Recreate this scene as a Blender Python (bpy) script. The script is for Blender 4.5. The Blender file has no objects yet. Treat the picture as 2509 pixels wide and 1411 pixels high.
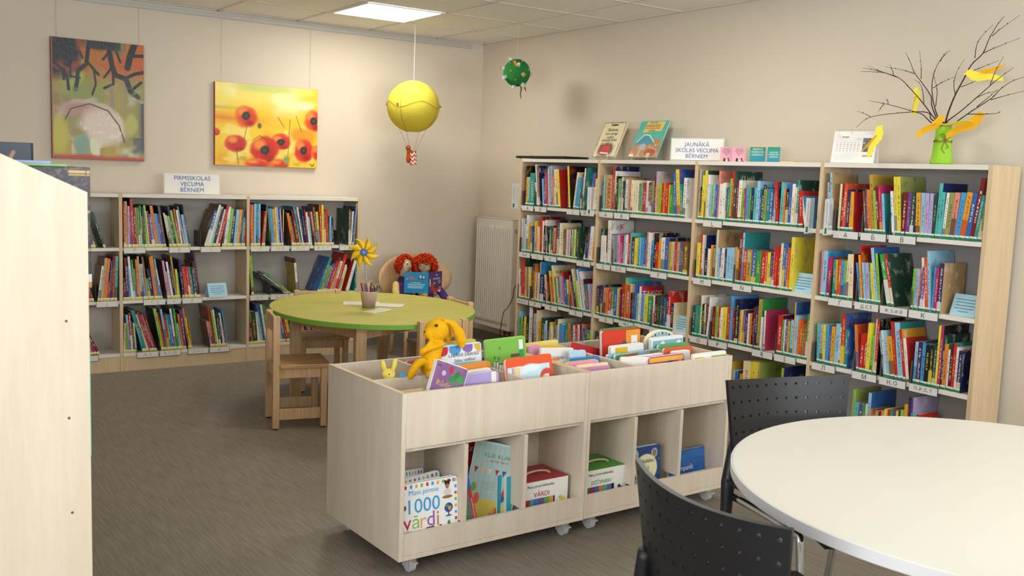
import bpy, bmesh, math, random
import numpy as np
from mathutils import Vector, Matrix, Euler
S = bpy.context.scene
COL = S.collection
PI = math.pi
rng = random.Random(7)

# ------------------------------------------------------------------ camera, world, light, exposure
CAMLOC = (-4.5629, -7.098, 1.4241)
_yaw, _pitch, _roll = .6089, -.1156, .0369
_d = Vector((math.sin(_yaw) * math.cos(_pitch), math.cos(_yaw) * math.cos(_pitch), math.sin(_pitch)))
_r0 = Vector((math.cos(_yaw), -math.sin(_yaw), 0)); _u0 = _r0.cross(_d)
_r = _r0 * math.cos(_roll) + _u0 * math.sin(_roll)
_u = -_r0 * math.sin(_roll) + _u0 * math.cos(_roll)
cam = bpy.data.objects.new('camera', bpy.data.cameras.new('camera'))
COL.objects.link(cam)
cam.matrix_world = Matrix(((_r.x, _u.x, -_d.x, CAMLOC[0]), (_r.y, _u.y, -_d.y, CAMLOC[1]), (_r.z, _u.z, -_d.z, CAMLOC[2]), (0, 0, 0, 1)))
cam.data.sensor_width = 36
cam.data.lens = 2389.4 / 2509 * 36
cam.data.clip_start = .05
cam.data.dof.use_dof = True
cam.data.dof.focus_distance = 4.6
cam.data.dof.aperture_fstop = 7.0
S.camera = cam

world = bpy.data.worlds.new('sky'); S.world = world
world.use_nodes = True
wb = world.node_tree.nodes['Background']
wb.inputs[0].default_value = (.78, .88, 1, 1)
wb.inputs[1].default_value = 1.0

def area(name, loc, rot, sx, sy, power, color):
    l = bpy.data.lights.new(name, 'AREA'); l.shape = 'RECTANGLE'; l.size = sx; l.size_y = sy
    l.energy = power; l.color = color
    o = bpy.data.objects.new(name, l); o.location = loc; o.rotation_euler = rot
    COL.objects.link(o); return o
# daylight lamps in the windows behind the photographer, tilted up to brighten the ceiling
# plus a fill lamp at an added left-wall window, brightening faces turned left
area('daylight_fill', (-2.1, -9.32, 1.62), (PI / 2 + 1.15, 0, 0), 2.9, 1.5, 168, (.85, .93, 1))
area('daylight_fill', (-5.6, -9.32, 1.62), (PI / 2 + 1.15, 0, 0), 2.3, 1.5, 30, (.85, .93, 1))
area('daylight_fill', (-7.52, -7.0, 1.62), (0, -PI / 2 - .5, 0), 1.5, 3.0, 85, (.9, .95, 1))
PANEL_STRENGTH = 13.5
S.view_settings.view_transform = 'Standard'
S.view_settings.look = 'None'
S.view_settings.gamma = 1
S.view_settings.use_curve_mapping = False
S.view_settings.exposure = 0.74

# ------------------------------------------------------------------ helpers
def lin(h):
    if not isinstance(h, str): return tuple(h)
    h = h.lstrip('#'); o = []
    for i in (0, 2, 4):
        c = int(h[i:i + 2], 16) / 255
        o.append(c / 12.92 if c <= .04045 else ((c + .055) / 1.055) ** 2.4)
    return tuple(o)

class MB:
    """Collects shapes and links them as ONE mesh object."""
    def __init__(s):
        s.bm = bmesh.new(); s.uv = s.bm.loops.layers.uv.new('UVMap')
    def _v(s, pts, M=None):
        return [s.bm.verts.new(M @ Vector(p) if M else Vector(p)) for p in pts]
    def face(s, vs, m=0):
        try: f = s.bm.faces.new(vs); f.material_index = m; return f
        except ValueError: return None
    def box(s, x0, x1, y0, y1, z0, z1, m=0, M=None):
        v = s._v([(x0, y0, z0), (x1, y0, z0), (x1, y1, z0), (x0, y1, z0), (x0, y0, z1), (x1, y0, z1), (x1, y1, z1), (x0, y1, z1)], M)
        return [s.face([v[i] for i in q], m) for q in ((3, 2, 1, 0), (4, 5, 6, 7), (0, 1, 5, 4), (1, 2, 6, 5), (2, 3, 7, 6), (3, 0, 4, 7))]
    def cbox(s, c, size, m=0, R=None):
        M = Matrix.Translation(c) @ (R.to_4x4() if R else Matrix())
        x, y, z = [k / 2 for k in size]
        return s.box(-x, x, -y, y, -z, z, m, M)
    def tube(s, pts, r, n=8, m=0, cap=True):
        pts = [Vector(p) for p in pts]; rings = []
        up = None
        for i, p in enumerate(pts):
            t = (pts[min(i + 1, len(pts) - 1)] - pts[max(i - 1, 0)]).normalized()
            if up is None:
                up = t.orthogonal().normalized()
            else:
                up = (up - t * up.dot(t))
                up = up.normalized() if up.length > 1e-6 else t.orthogonal().normalized()
            b = t.cross(up)
            rr = r[i] if isinstance(r, (list, tuple)) else r
            rings.append(s._v([p + (up * math.cos(2 * PI * k / n) + b * math.sin(2 * PI * k / n)) * rr for k in range(n)]))
        for a, b in zip(rings, rings[1:]):
            for k in range(n): s.face([a[k], a[(k + 1) % n], b[(k + 1) % n], b[k]], m)
        if cap:
            s.face(list(reversed(rings[0])), m); s.face(rings[-1], m)
    def lathe(s, prof, n=24, m=0, M=None, sx=1, sy=1):
        rings = []
        for r, z in prof:
            if r < 1e-6: rings.append(s._v([(0, 0, z)], M))
            else: rings.append(s._v([(r * sx * math.cos(2 * PI * k / n), r * sy * math.sin(2 * PI * k / n), z) for k in range(n)], M))
        for a, b in zip(rings, rings[1:]):
            for k in range(n):
                k2 = (k + 1) % n
                if len(a) == 1 and len(b) == 1: continue
                if len(a) == 1: s.face([a[0], b[k2], b[k]], m)
                elif len(b) == 1: s.face([a[k], a[k2], b[0]], m)
                else: s.face([a[k], a[k2], b[k2], b[k]], m)
        if len(rings[0]) > 1: s.face(list(reversed(rings[0])), m)
        if len(rings[-1]) > 1: s.face(rings[-1], m)
    def ell(s, c, r, n=16, m=0, R=None):
        M = Matrix.Translation(c) @ (R.to_4x4() if R else Matrix()) @ Matrix.Diagonal((r[0], r[1], r[2], 1))
        k = max(6, n // 2)
        s.lathe([(math.sin(PI * i / k) if 0 < i < k else 0, -math.cos(PI * i / k)) for i in range(k + 1)], n, m, M)
    def prism(s, out, h0, h1, m=0, M=None):
        a = s._v([(x, y, h0) for x, y in out], M); b = s._v([(x, y, h1) for x, y in out], M)
        n = len(out)
        s.face(list(reversed(a)), m); s.face(b, m)
        for k in range(n): s.face([a[k], a[(k + 1) % n], b[(k + 1) % n], b[k]], m)
    def build(s, name, mats, parent=None, bevel=0, smooth=False, M=None, seg=2):
        bm = s.bm
        bmesh.ops.recalc_face_normals(bm, faces=bm.faces[:])
        if bevel:
            es = [e for e in bm.edges if len(e.link_faces) == 2 and e.calc_face_angle(0) > .6]
            bmesh.ops.bevel(bm, geom=es, offset=bevel, segments=seg, profile=.5, affect='EDGES', clamp_overlap=True)
        me = bpy.data.meshes.new(name); bm.to_mesh(me); bm.free()
        for m in (mats if isinstance(mats, (list, tuple)) else [mats]): me.materials.append(m)
        if smooth:
            for p in me.polygons: p.use_smooth = True
        return link(name, me, parent, M)

def link(name, me, parent=None, M=None):
    o = bpy.data.objects.new(name, me); COL.objects.link(o)
    if parent: o.parent = parent
    if M is not None: o.matrix_local = M
    return o
def tag(o, label=None, cat=None, group=None, kind=None):
    if label: o['label'] = label
    if cat: o['category'] = cat
    if group: o['group'] = group
    if kind: o['kind'] = kind
    return o
def thing(name, label, cat, loc=(0, 0, 0), rz=0, group=None):
    o = bpy.data.objects.new(name, None); COL.objects.link(o)
    o.empty_display_size = .05
    o.location = loc; o.rotation_euler = (0, 0, rz)
    return tag(o, label, cat, group)
def dup(root, loc, rz, label, group=None):
    r = root.copy(); COL.objects.link(r); r.location = loc; r.rotation_euler = (0, 0, rz); r['label'] = label
    if group: r['group'] = group
    for ch in list(root.children):
        c = ch.copy(); COL.objects.link(c); c.parent = r
        for g in list(ch.children):
            d = g.copy(); COL.objects.link(d); d.parent = c
    return r
def MX(loc, x, y, z):
    """matrix with the given axes as columns"""
    x, y, z = Vector(x), Vector(y), Vector(z)
    return Matrix(((x.x, y.x, z.x, loc[0]), (x.y, y.y, z.y, loc[1]), (x.z, y.z, z.z, loc[2]), (0, 0, 0, 1)))
def RX(a): return Matrix.Rotation(a, 3, 'X')
def RY(a): return Matrix.Rotation(a, 3, 'Y')
def RZ(a): return Matrix.Rotation(a, 3, 'Z')
def smoothpath(pts, k=6):
    P = [Vector(p) for p in pts]; out = []
    for i in range(len(P) - 1):
        p0, p1, p2, p3 = P[max(i - 1, 0)], P[i], P[i + 1], P[min(i + 2, len(P) - 1)]
        for j in range(k):
            t = j / k
            out.append(.5 * ((2 * p1) + (p2 - p0) * t + (2 * p0 - 5 * p1 + 4 * p2 - p3) * t * t + (3 * p1 - p0 - 3 * p2 + p3) * t ** 3))
    out.append(P[-1]); return out
def lettering(parent, lines, w, M, m, name='lettering', lh=1.15, maxh=None, off=.0006, shear=0, weight=0):
    """flat raised letters, all lines in one mesh, fitted to width w (X of M), centred on M's origin"""
    cu = bpy.data.curves.new('t', 'FONT'); cu.body = lines; cu.align_x = 'CENTER'; cu.align_y = 'CENTER'
    cu.space_line = lh; cu.resolution_u = 3; cu.shear = shear; cu.offset = weight
    t = bpy.data.objects.new('t', cu)
    me = bpy.data.meshes.new_from_object(t)
    bpy.data.objects.remove(t)
    co = np.empty(len(me.vertices) * 3); me.vertices.foreach_get('co', co); co = co.reshape(-1, 3)
    if not len(co): return None
    lo, hi = co.min(0), co.max(0); sc = w / (hi[0] - lo[0])
    if maxh: sc = min(sc, maxh / (hi[1] - lo[1]))
    co = (co - (lo + hi) / 2) * sc; co[:, 2] = off
    me.vertices.foreach_set('co', co.ravel()); me.materials.clear(); me.materials.append(m); me.update()
    return link(name, me, parent, M)

# ------------------------------------------------------------------ materials
def nmat(name):
    m = bpy.data.materials.new(name); m.use_nodes = True
    nt = m.node_tree; return m, nt, nt.nodes['Principled BSDF']
def mat(name, c, rough=.5, spec=.3, var=.06, scale=8, bump=0, metal=0, stretch=(1, 1, 1), bscale=None, trans=0, emis=None):
    m, nt, b = nmat(name); c = lin(c)
    b.inputs['Roughness'].default_value = rough; b.inputs['Specular IOR Level'].default_value = spec
    b.inputs['Metallic'].default_value = metal
    if trans: b.inputs['Transmission Weight'].default_value = trans
    if emis:
        b.inputs['Emission Color'].default_value = (*lin(emis[0]), 1); b.inputs['Emission Strength'].default_value = emis[1]
    tc = nt.nodes.new('ShaderNodeTexCoord'); mp = nt.nodes.new('ShaderNodeMapping'); mp.inputs['Scale'].default_value = stretch
    nz = nt.nodes.new('ShaderNodeTexNoise'); nz.inputs['Scale'].default_value = scale; nz.inputs['Detail'].default_value = 5
    mx = nt.nodes.new('ShaderNodeMix'); mx.data_type = 'RGBA'
    mx.inputs['A'].default_value = (*[max(0, k * (1 - var)) for k in c], 1); mx.inputs['B'].default_value = (*[min(1, k * (1 + var)) for k in c], 1)
    L = nt.links.new
    L(tc.outputs['Object'], mp.inputs['Vector']); L(mp.outputs[0], nz.inputs['Vector']); L(nz.outputs['Fac'], mx.inputs['Factor']); L(mx.outputs['Result'], b.inputs['Base Color'])
    if bump:
        bp = nt.nodes.new('ShaderNodeBump'); bp.inputs['Strength'].default_value = bump; bp.inputs['Distance'].default_value = .01
        src = nz
        if bscale:
            src = nt.nodes.new('ShaderNodeTexNoise'); src.inputs['Scale'].default_value = bscale; L(mp.outputs[0], src.inputs['Vector'])
        L(src.outputs['Fac'], bp.inputs['Height']); L(bp.outputs[0], b.inputs['Normal'])
    return m
def wood(name, c1, c2, stretch=(14, 14, .8), rough=.42, spec=.35, wave=0):
    m, nt, b = nmat(name); L = nt.links.new
    tc = nt.nodes.new('ShaderNodeTexCoord'); mp = nt.nodes.new('ShaderNodeMapping'); mp.inputs['Scale'].default_value = stretch
    n1 = nt.nodes.new('ShaderNodeTexNoise'); n1.inputs['Scale'].default_value = 3; n1.inputs['Detail'].default_value = 8; n1.inputs['Distortion'].default_value = .6
    n2 = nt.nodes.new('ShaderNodeTexNoise'); n2.inputs['Scale'].default_value = 22; n2.inputs['Detail'].default_value = 3
    ad = nt.nodes.new('ShaderNodeMath'); ad.operation = 'MULTIPLY_ADD'; ad.inputs[1].default_value = .45
    cr = nt.nodes.new('ShaderNodeValToRGB')
    cr.color_ramp.elements[0].position = .45; cr.color_ramp.elements[1].position = .95
    cr.color_ramp.elements[0].color = (*lin(c1), 1); cr.color_ramp.elements[1].color = (*lin(c2), 1)
    L(tc.outputs['Object'], mp.inputs[0]); L(mp.outputs[0], n1.inputs['Vector']); L(mp.outputs[0], n2.inputs['Vector'])
    L(n2.outputs['Fac'], ad.inputs[0]); L(n1.outputs['Fac'], ad.inputs[2]); L(ad.outputs[0], cr.inputs[0]); L(cr.outputs[0], b.inputs['Base Color'])
    b.inputs['Roughness'].default_value = rough; b.inputs['Specular IOR Level'].default_value = spec
    return m
def attr_mat(name, rough=.45, spec=.35, bump=0, trans=0):
    """base colour painted per vertex (printed or painted pictures)"""
    m, nt, b = nmat(name); L = nt.links.new
    a = nt.nodes.new('ShaderNodeAttribute'); a.attribute_name = 'paint'
    L(a.outputs['Color'], b.inputs['Base Color']); b.inputs['Roughness'].default_value = rough; b.inputs['Specular IOR Level'].default_value = spec
    if bump:
        nz = nt.nodes.new('ShaderNodeTexNoise'); nz.inputs['Scale'].default_value = 60; nz.inputs['Detail'].default_value = 4
        tc = nt.nodes.new('ShaderNodeTexCoord'); mp = nt.nodes.new('ShaderNodeMapping'); mp.inputs['Scale'].default_value = (1, 1, .5)
        bp = nt.nodes.new('ShaderNodeBump'); bp.inputs['Strength'].default_value = bump; bp.inputs['Distance'].default_value = .006
        L(tc.outputs['Object'], mp.inputs[0]); L(mp.outputs[0], nz.inputs['Vector']); L(nz.outputs['Fac'], bp.inputs['Height']); L(bp.outputs[0], b.inputs['Normal'])
    return m
def glassy(name, c=(.92, .95, .95), alpha=.25, rough=.08):
    m, nt, b = nmat(name)
    b.inputs['Base Color'].default_value = (*c, 1); b.inputs['Alpha'].default_value = alpha
    b.inputs['Roughness'].default_value = rough; b.inputs['Specular IOR Level'].default_value = .6
    return m

BIRCH = wood('birch_laminate', 'd3c3ae', 'dfd1be', (9, 9, .7))
TANW = wood('tan_birch_laminate', 'c9ae88', 'd8bf9b', (9, 9, .7))
EDGE = wood('birch_edge_band', 'd3b48a', 'dfc6a2', (9, 9, .7))
SHELF = mat('white_laminate', 'e2dbcf', .4, .35, .02)
BACKP = mat('grey_back_board', 'a49f9c', .6, .2, .04)
BEECH = wood('beech_wood', 'c49a6c', 'e0bd92', (16, 16, 1.2), .38, .4)
BEECHS = wood('beech_seat', 'b98a58', 'd3a877', (1.5, 22, 22), .35, .4)
DARKMETAL = mat('dark_grey_metal', '57534f', .45, .4, .05)
STEEL = mat('chrome', 'c9ccd0', .18, .5, .03, metal=1)
WHITEP = mat('white_paper', 'efece6', .7, .2, .02)
WHITEPL = mat('white_plastic', 'e9e6e0', .4, .4, .02)
BLACKPL = mat('black_plastic', '17171a', .42, .45, .1, 40, .02)
YELLOW = mat('yellow_plush', 'f2b41c', .95, .1, .12, 60, .3, bscale=220)
BLUEPAPER = mat('light_blue_paper', 'a9d0e0', .75, .2, .03)
INKBLUE = mat('blue_ink', '3f66ad', .6, .2, .03)
INKGREEN = mat('green_ink', '14503f', .6, .2, .03)
INKYG = mat('yellow_green_ink', 'b9b45a', .6, .2, .03)
INKBLACK = mat('black_ink', '26262b', .6, .2, .03)
INKWHITE = mat('white_ink', 'f4f1ea', .6, .2, .02)
INKRED = mat('red_ink', 'c3282f', .6, .2, .03)
CLEAR = glassy('clear_acrylic')
STICKG = mat('green_label', '1f7a55', .5, .3, .05)
PAINT = attr_mat('oil_paint', .38, .5, .35)
PRINT = attr_mat('glossy_print', .35, .4)

# ------------------------------------------------------------------ painted surfaces (numpy)
def vnoise(U, V, sx, sy, seed):
    r = np.random.RandomState(seed); g = r.rand(int(sy) + 3, int(sx) + 3)
    x = U * sx; y = V * sy; xi = np.clip(x.astype(int), 0, int(sx) + 1); yi = np.clip(y.astype(int), 0, int(sy) + 1)
    fx = x - xi; fy = y - yi; fx = fx * fx * (3 - 2 * fx); fy = fy * fy * (3 - 2 * fy)
    return (g[yi, xi] * (1 - fx) + g[yi, xi + 1] * fx) * (1 - fy) + (g[yi + 1, xi] * (1 - fx) + g[yi + 1, xi + 1] * fx) * fy
def fbm(U, V, sx, sy, seed, o=3):
    return sum(vnoise(U, V, sx * 2 ** i, sy * 2 ** i, seed + i) * .5 ** i for i in range(o)) / sum(.5 ** i for i in range(o))
class Canvas:
    """u to the right 0..1, v up 0..1; asp = width / height"""
    def __init__(s, asp, bg, res=100):
        s.asp = asp; s.nx = max(8, int(res * math.sqrt(asp))); s.ny = max(8, int(res / math.sqrt(asp)))
        s.U, s.V = np.meshgrid(np.linspace(0, 1, s.nx + 1), np.linspace(0, 1, s.ny + 1))
        s.C = np.ones(s.U.shape + (3,)) * np.array(lin(bg))
    def mix(s, mask, c):
        m = np.clip(mask, 0, 1)[..., None]; s.C = s.C * (1 - m) + np.array(lin(c)) * m; return s
    def ell(s, u, v, ru, rv, c, soft=.15, ang=0, wob=0, seed=1):
        dx = (s.U - u) * s.asp; dy = s.V - v
        ca, sa = math.cos(ang), math.sin(ang); X = (dx * ca + dy * sa) / (ru * s.asp); Y = (-dx * sa + dy * ca) / rv
        d = np.hypot(X, Y)
        if wob: d = d + wob * (fbm(s.U, s.V, 9, 9, seed) - .5) * 2
        return s.mix((1 - d) / soft + .5, c)
    def rect(s, u0, u1, v0, v1, c):
        return s.mix(((s.U >= u0) & (s.U <= u1) & (s.V >= v0) & (s.V <= v1)).astype(float), c)
    def line(s, pts, w, c, soft=.5):
        d = np.full(s.U.shape, 9.)
        for (a, b), (e, f) in zip(pts, pts[1:]):
            ax, ay, bx, by = a * s.asp, b, e * s.asp, f
            L = (bx - ax) ** 2 + (by - ay) ** 2 + 1e-9
            t = np.clip(((s.U * s.asp - ax) * (bx - ax) + (s.V - ay) * (by - ay)) / L, 0, 1)
            d = np.minimum(d, np.hypot(s.U * s.asp - ax - t * (bx - ax), s.V - ay - t * (by - ay)))
        return s.mix((w - d) / (w * soft) + .5, c)
    def noise(s, sx, sy, seed, c, th=.5, k=6, amt=1, area=None):
        m = np.clip((fbm(s.U, s.V, sx, sy, seed) - th) * k, 0, 1) * amt
        if area is not None: m = m * area
        return s.mix(m, c)
    def poly(s, pts, c):
        ins = np.zeros(s.U.shape, bool); n = len(pts)
        for i in range(n):
            (x1, y1), (x2, y2) = pts[i], pts[(i + 1) % n]
            cnd = (y1 > s.V) != (y2 > s.V)
            with np.errstate(divide='ignore', invalid='ignore'):
                xx = (x2 - x1) * (s.V - y1) / (y2 - y1) + x1
            ins ^= cnd & (s.U < xx)
        return s.mix(ins.astype(float), c)
    def mesh(s, name, w, h, m, parent=None, M=None, bow=None):
        """w x h picture, X right, Z up, facing -Y, centred on its bottom edge"""
        nx, ny = s.nx, s.ny
        co = np.stack([(s.U - .5) * w, np.zeros_like(s.U), s.V * h], -1).reshape(-1, 3)
        if bow is not None: co[:, 1] = bow(s.U, s.V).ravel()
        i = np.arange(nx)[None, :] + np.arange(ny)[:, None] * (nx + 1)
        F = np.stack([i, i + 1, i + nx + 2, i + nx + 1], -1).reshape(-1, 4)
        me = bpy.data.meshes.new(name)
        me.from_pydata(co.tolist(), [], F.tolist())
        a = me.attributes.new('paint', 'FLOAT_COLOR', 'POINT')
        a.data.foreach_set('color', np.concatenate([s.C.reshape(-1, 3), np.ones((len(co), 1))], 1).ravel())
        me.materials.append(m)
        return link(name, me, parent, M)
FRONT = Matrix()
# ------------------------------------------------------------------ the room
H = 2.5123
WALL = mat('wall_paint', 'd8ccba', .85, .12, .025, 3, .03, bscale=120)
CEIL = mat('ceiling_tile', 'f4f1ea', .9, .1, .03, 30, .06, bscale=260)
TBAR = mat('ceiling_bar', 'd8d1c4', .7, .2, .02)
XW, YW = -7.6, -9.4
def struct(o, label=None):
    o['kind'] = 'structure'; return o
def floor_mat():
    m, nt, b = nmat('linoleum'); L = nt.links.new
    tc = nt.nodes.new('ShaderNodeTexCoord'); mp = nt.nodes.new('ShaderNodeMapping')
    mp.inputs['Rotation'].default_value = (0, 0, math.radians(5)); mp.inputs['Scale'].default_value = (60, 3, 1)
    n1 = nt.nodes.new('ShaderNodeTexNoise'); n1.inputs['Scale'].default_value = 2.2; n1.inputs['Detail'].default_value = 7
    n2 = nt.nodes.new('ShaderNodeTexNoise'); n2.inputs['Scale'].default_value = .9; n2.inputs['Detail'].default_value = 2
    cr = nt.nodes.new('ShaderNodeValToRGB')
    cr.color_ramp.elements[0].position = .35; cr.color_ramp.elements[0].color = (*lin('7f766b'), 1)
    cr.color_ramp.elements[1].position = .68; cr.color_ramp.elements[1].color = (*lin('9c9286'), 1)
    mx = nt.nodes.new('ShaderNodeMix'); mx.data_type = 'RGBA'; mx.blend_type = 'MULTIPLY'; mx.inputs['Factor'].default_value = .25
    L(tc.outputs['Object'], mp.inputs[0]); L(mp.outputs[0], n1.inputs['Vector']); L(tc.outputs['Object'], n2.inputs['Vector'])
    L(n1.outputs['Fac'], cr.inputs[0]); L(cr.outputs[0], mx.inputs['A']); L(n2.outputs['Fac'], mx.inputs['B']); L(mx.outputs['Result'], b.inputs['Base Color'])
    b.inputs['Roughness'].default_value = .42; b.inputs['Specular IOR Level'].default_value = .4
    return m
mb = MB(); mb.box(XW, 0, YW, 0, -.05, 0); struct(mb.build('floor', floor_mat()))
mb = MB(); mb.box(XW, 0, YW, 0, H, H + .05); ceil = struct(mb.build('ceiling', CEIL))
mb = MB(); mb.box(XW, .1, 0, .1, -.05, H + .05); struct(mb.build('wall_back', WALL))
mb = MB(); mb.box(0, .1, YW, 0, -.05, H + .05); struct(mb.build('wall_right', WALL))
mb = MB(); a_, b_ = -8.55, -5.45
mb.box(XW - .1, XW, YW, a_, -.05, H + .05); mb.box(XW - .1, XW, b_, .1, -.05, H + .05); mb.box(XW - .1, XW, a_, b_, -.05, .85); mb.box(XW - .1, XW, a_, b_, 2.35, H + .05)
struct(mb.build('wall_left', WALL))
mb = MB(); mb.box(XW - .08, XW - .02, a_, b_, .85, .91); mb.box(XW - .08, XW - .02, a_, b_, 2.29, 2.35)
for k in range(4): y = a_ + (b_ - a_ - .06) * k / 3; mb.box(XW - .08, XW - .02, y, y + .06, .91, 2.29)
struct(mb.build('window_3', WHITEPL))  # window and its opening added for the left fill lamp
mb = MB(); Y0, Y1 = YW - .1, YW
WIN = [(-6.75, -4.45), (-3.55, -.65)]
mb.box(XW, 0.1, Y0, Y1, -.05, .85); mb.box(XW, 0.1, Y0, Y1, 2.35, H + .05)
mb.box(XW, WIN[0][0], Y0, Y1, .85, 2.35); mb.box(WIN[0][1], WIN[1][0], Y0, Y1, .85, 2.35); mb.box(WIN[1][1], .1, Y0, Y1, .85, 2.35)
struct(mb.build('wall_front', WALL))
for i, (a, b_) in enumerate(WIN):
    mb = MB(); w = .06; y0, y1 = YW - .08, YW - .02
    mb.box(a, b_, y0, y1, .85, .85 + w); mb.box(a, b_, y0, y1, 2.35 - w, 2.35)
    n = 3
    for k in range(n + 1):
        x = a + (b_ - a - w) * k / n; mb.box(x, x + w, y0, y1, .85 + w, 2.35 - w)
    struct(mb.build('window_%d' % (i + 1), WHITEPL))
SKIRT = mat('grey_skirting', '7d7870', .6, .25, .04)
mb = MB(); mb.box(XW, -.014, -.014, -.001, 0, .085); struct(mb.build('baseboard_back', SKIRT))
mb = MB(); mb.box(-.014, -.001, YW, -.001, 0, .085); struct(mb.build('baseboard_right', SKIRT))
# suspended ceiling grid, 0.6 m module
XG, YG = -.468, -.5791
mb = MB(); bw = .008
k = 0
while XG - .6 * k > XW:
    x = XG - .6 * k; mb.box(x - bw, x + bw, YW, 0, H - .006, H); k += 1
k = 0
while YG - .6 * k > YW:
    y = YG - .6 * k; mb.box(XW, 0, y - bw, y + bw, H - .0055, H - .0005); k += 1
mb.box(XW, 0, -.02, 0, H - .006, H); mb.box(-.02, 0, YW, 0, H - .006, H)
g = mb.build('ceiling_grid', TBAR, ceil)
# light panels
LAMP = nmat('lit_diffuser'); _b = LAMP[2]
_b.inputs['Emission Color'].default_value = (1, .955, .87, 1); _b.inputs['Emission Strength'].default_value = PANEL_STRENGTH
_b.inputs['Base Color'].default_value = (.9, .9, .9, 1); LAMP = LAMP[0]
def lamp(i, j, label):
    x0, y0 = XG - .6 * i, YG - .6 * j
    t = thing('ceiling_light', label, 'ceiling light', (x0 - .3, y0 - .3, H - .008), 0, 'square light panels in the ceiling')
    mb = MB(); f = .02; q = .2925
    mb.box(-q, q, -q, -q + f, -.004, .002); mb.box(-q, q, q - f, q, -.004, .002); mb.box(-q, -q + f, -q + f, q - f, -.004, .002); mb.box(q - f, q, -q + f, q - f, -.004, .002)
    mb.build('frame', WHITEPL, t)
    mb = MB(); mb.box(-q + f, q - f, -q + f, q - f, -.002, .002); mb.build('diffuser', LAMP, t)
lamp(1, 0, 'square ceiling light panel above the yellow balloon, nearest the corner')
lamp(1, 4, 'square ceiling light panel over the white book trolleys')
# picture rail
ALU = mat('white_aluminium', 'bdbcb6', .4, .4, .02)
mb = MB(); mb.box(XW, -.12, -.02, -.0005, 2.459, 2.487); mb.box(XW, -.12, -.024, -.018, 2.4835, 2.489)
struct(mb.build('trim_1', ALU))

# ------------------------------------------------------------------ bookcases
def bookcase(name, label, nb, W, top, shelves, D, M, loc, rz):
    """local X along the front to the right, Y into the case, Z up, front at y = 0, upright 0 starts at x = 0"""
    T = .022
    t = thing(name, label, 'bookcase', loc, rz)
    for k in range(nb + 1):
        mb = MB(); mb.box(k * W, k * W + T, 0, D, 0, top, 0); o = mb.build('upright', [TANW], t, .001)
    for k in range(nb):
        x0, x1 = k * W + T + .0005, (k + 1) * W - .0005
        mb = MB(); mb.box(x0, x1, 0, D - .002, top - .024, top - .0005); mb.build('top_board', SHELF, t, .001)
        for z in shelves:
            mb = MB(); mb.box(x0, x1, .001, D - .012, z - .022, z); mb.build('shelf', SHELF, t, .001)
        mb = MB(); mb.box(x0, x1, D - .01, D - .003, .1, top - .025); mb.build('back_panel', BACKP if M else BACKL, t)
        mb = MB(); mb.box(x0, x1, .004, .02, .0, shelves[-1] - .0225); mb.build('plinth', TANW, t, .001)
    return t
BACKL = mat('warm_back_board', 'b9b2a6', .6, .2, .04)
ZR = [1.1963, .8425, .4850, .1244]; ZLS = [.8424, .4852, .1244]
XR, YR0, WR, TR = -.2724, -.9981, .9179, 1.5476
YL, XL0, WL, TL = -.2641, -1.2423, .8721, 1.2031
bookcase('bookcase', 'long light wood bookcase of four bays along the right wall', 4, WR, TR, ZR, .2377, 1, (XR, YR0, 0), -PI / 2)
bookcase('bookcase', 'low light wood bookcase under the two paintings on the back wall', 3, WL, TL, ZLS, .25, 0, (XL0 - 3 * WL - .022, YL, 0), 0)
ORD = lambda n: str(n) + ('th' if 10 < n % 100 < 14 else {1: 'st', 2: 'nd', 3: 'rd'}.get(n % 10, 'th'))
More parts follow.
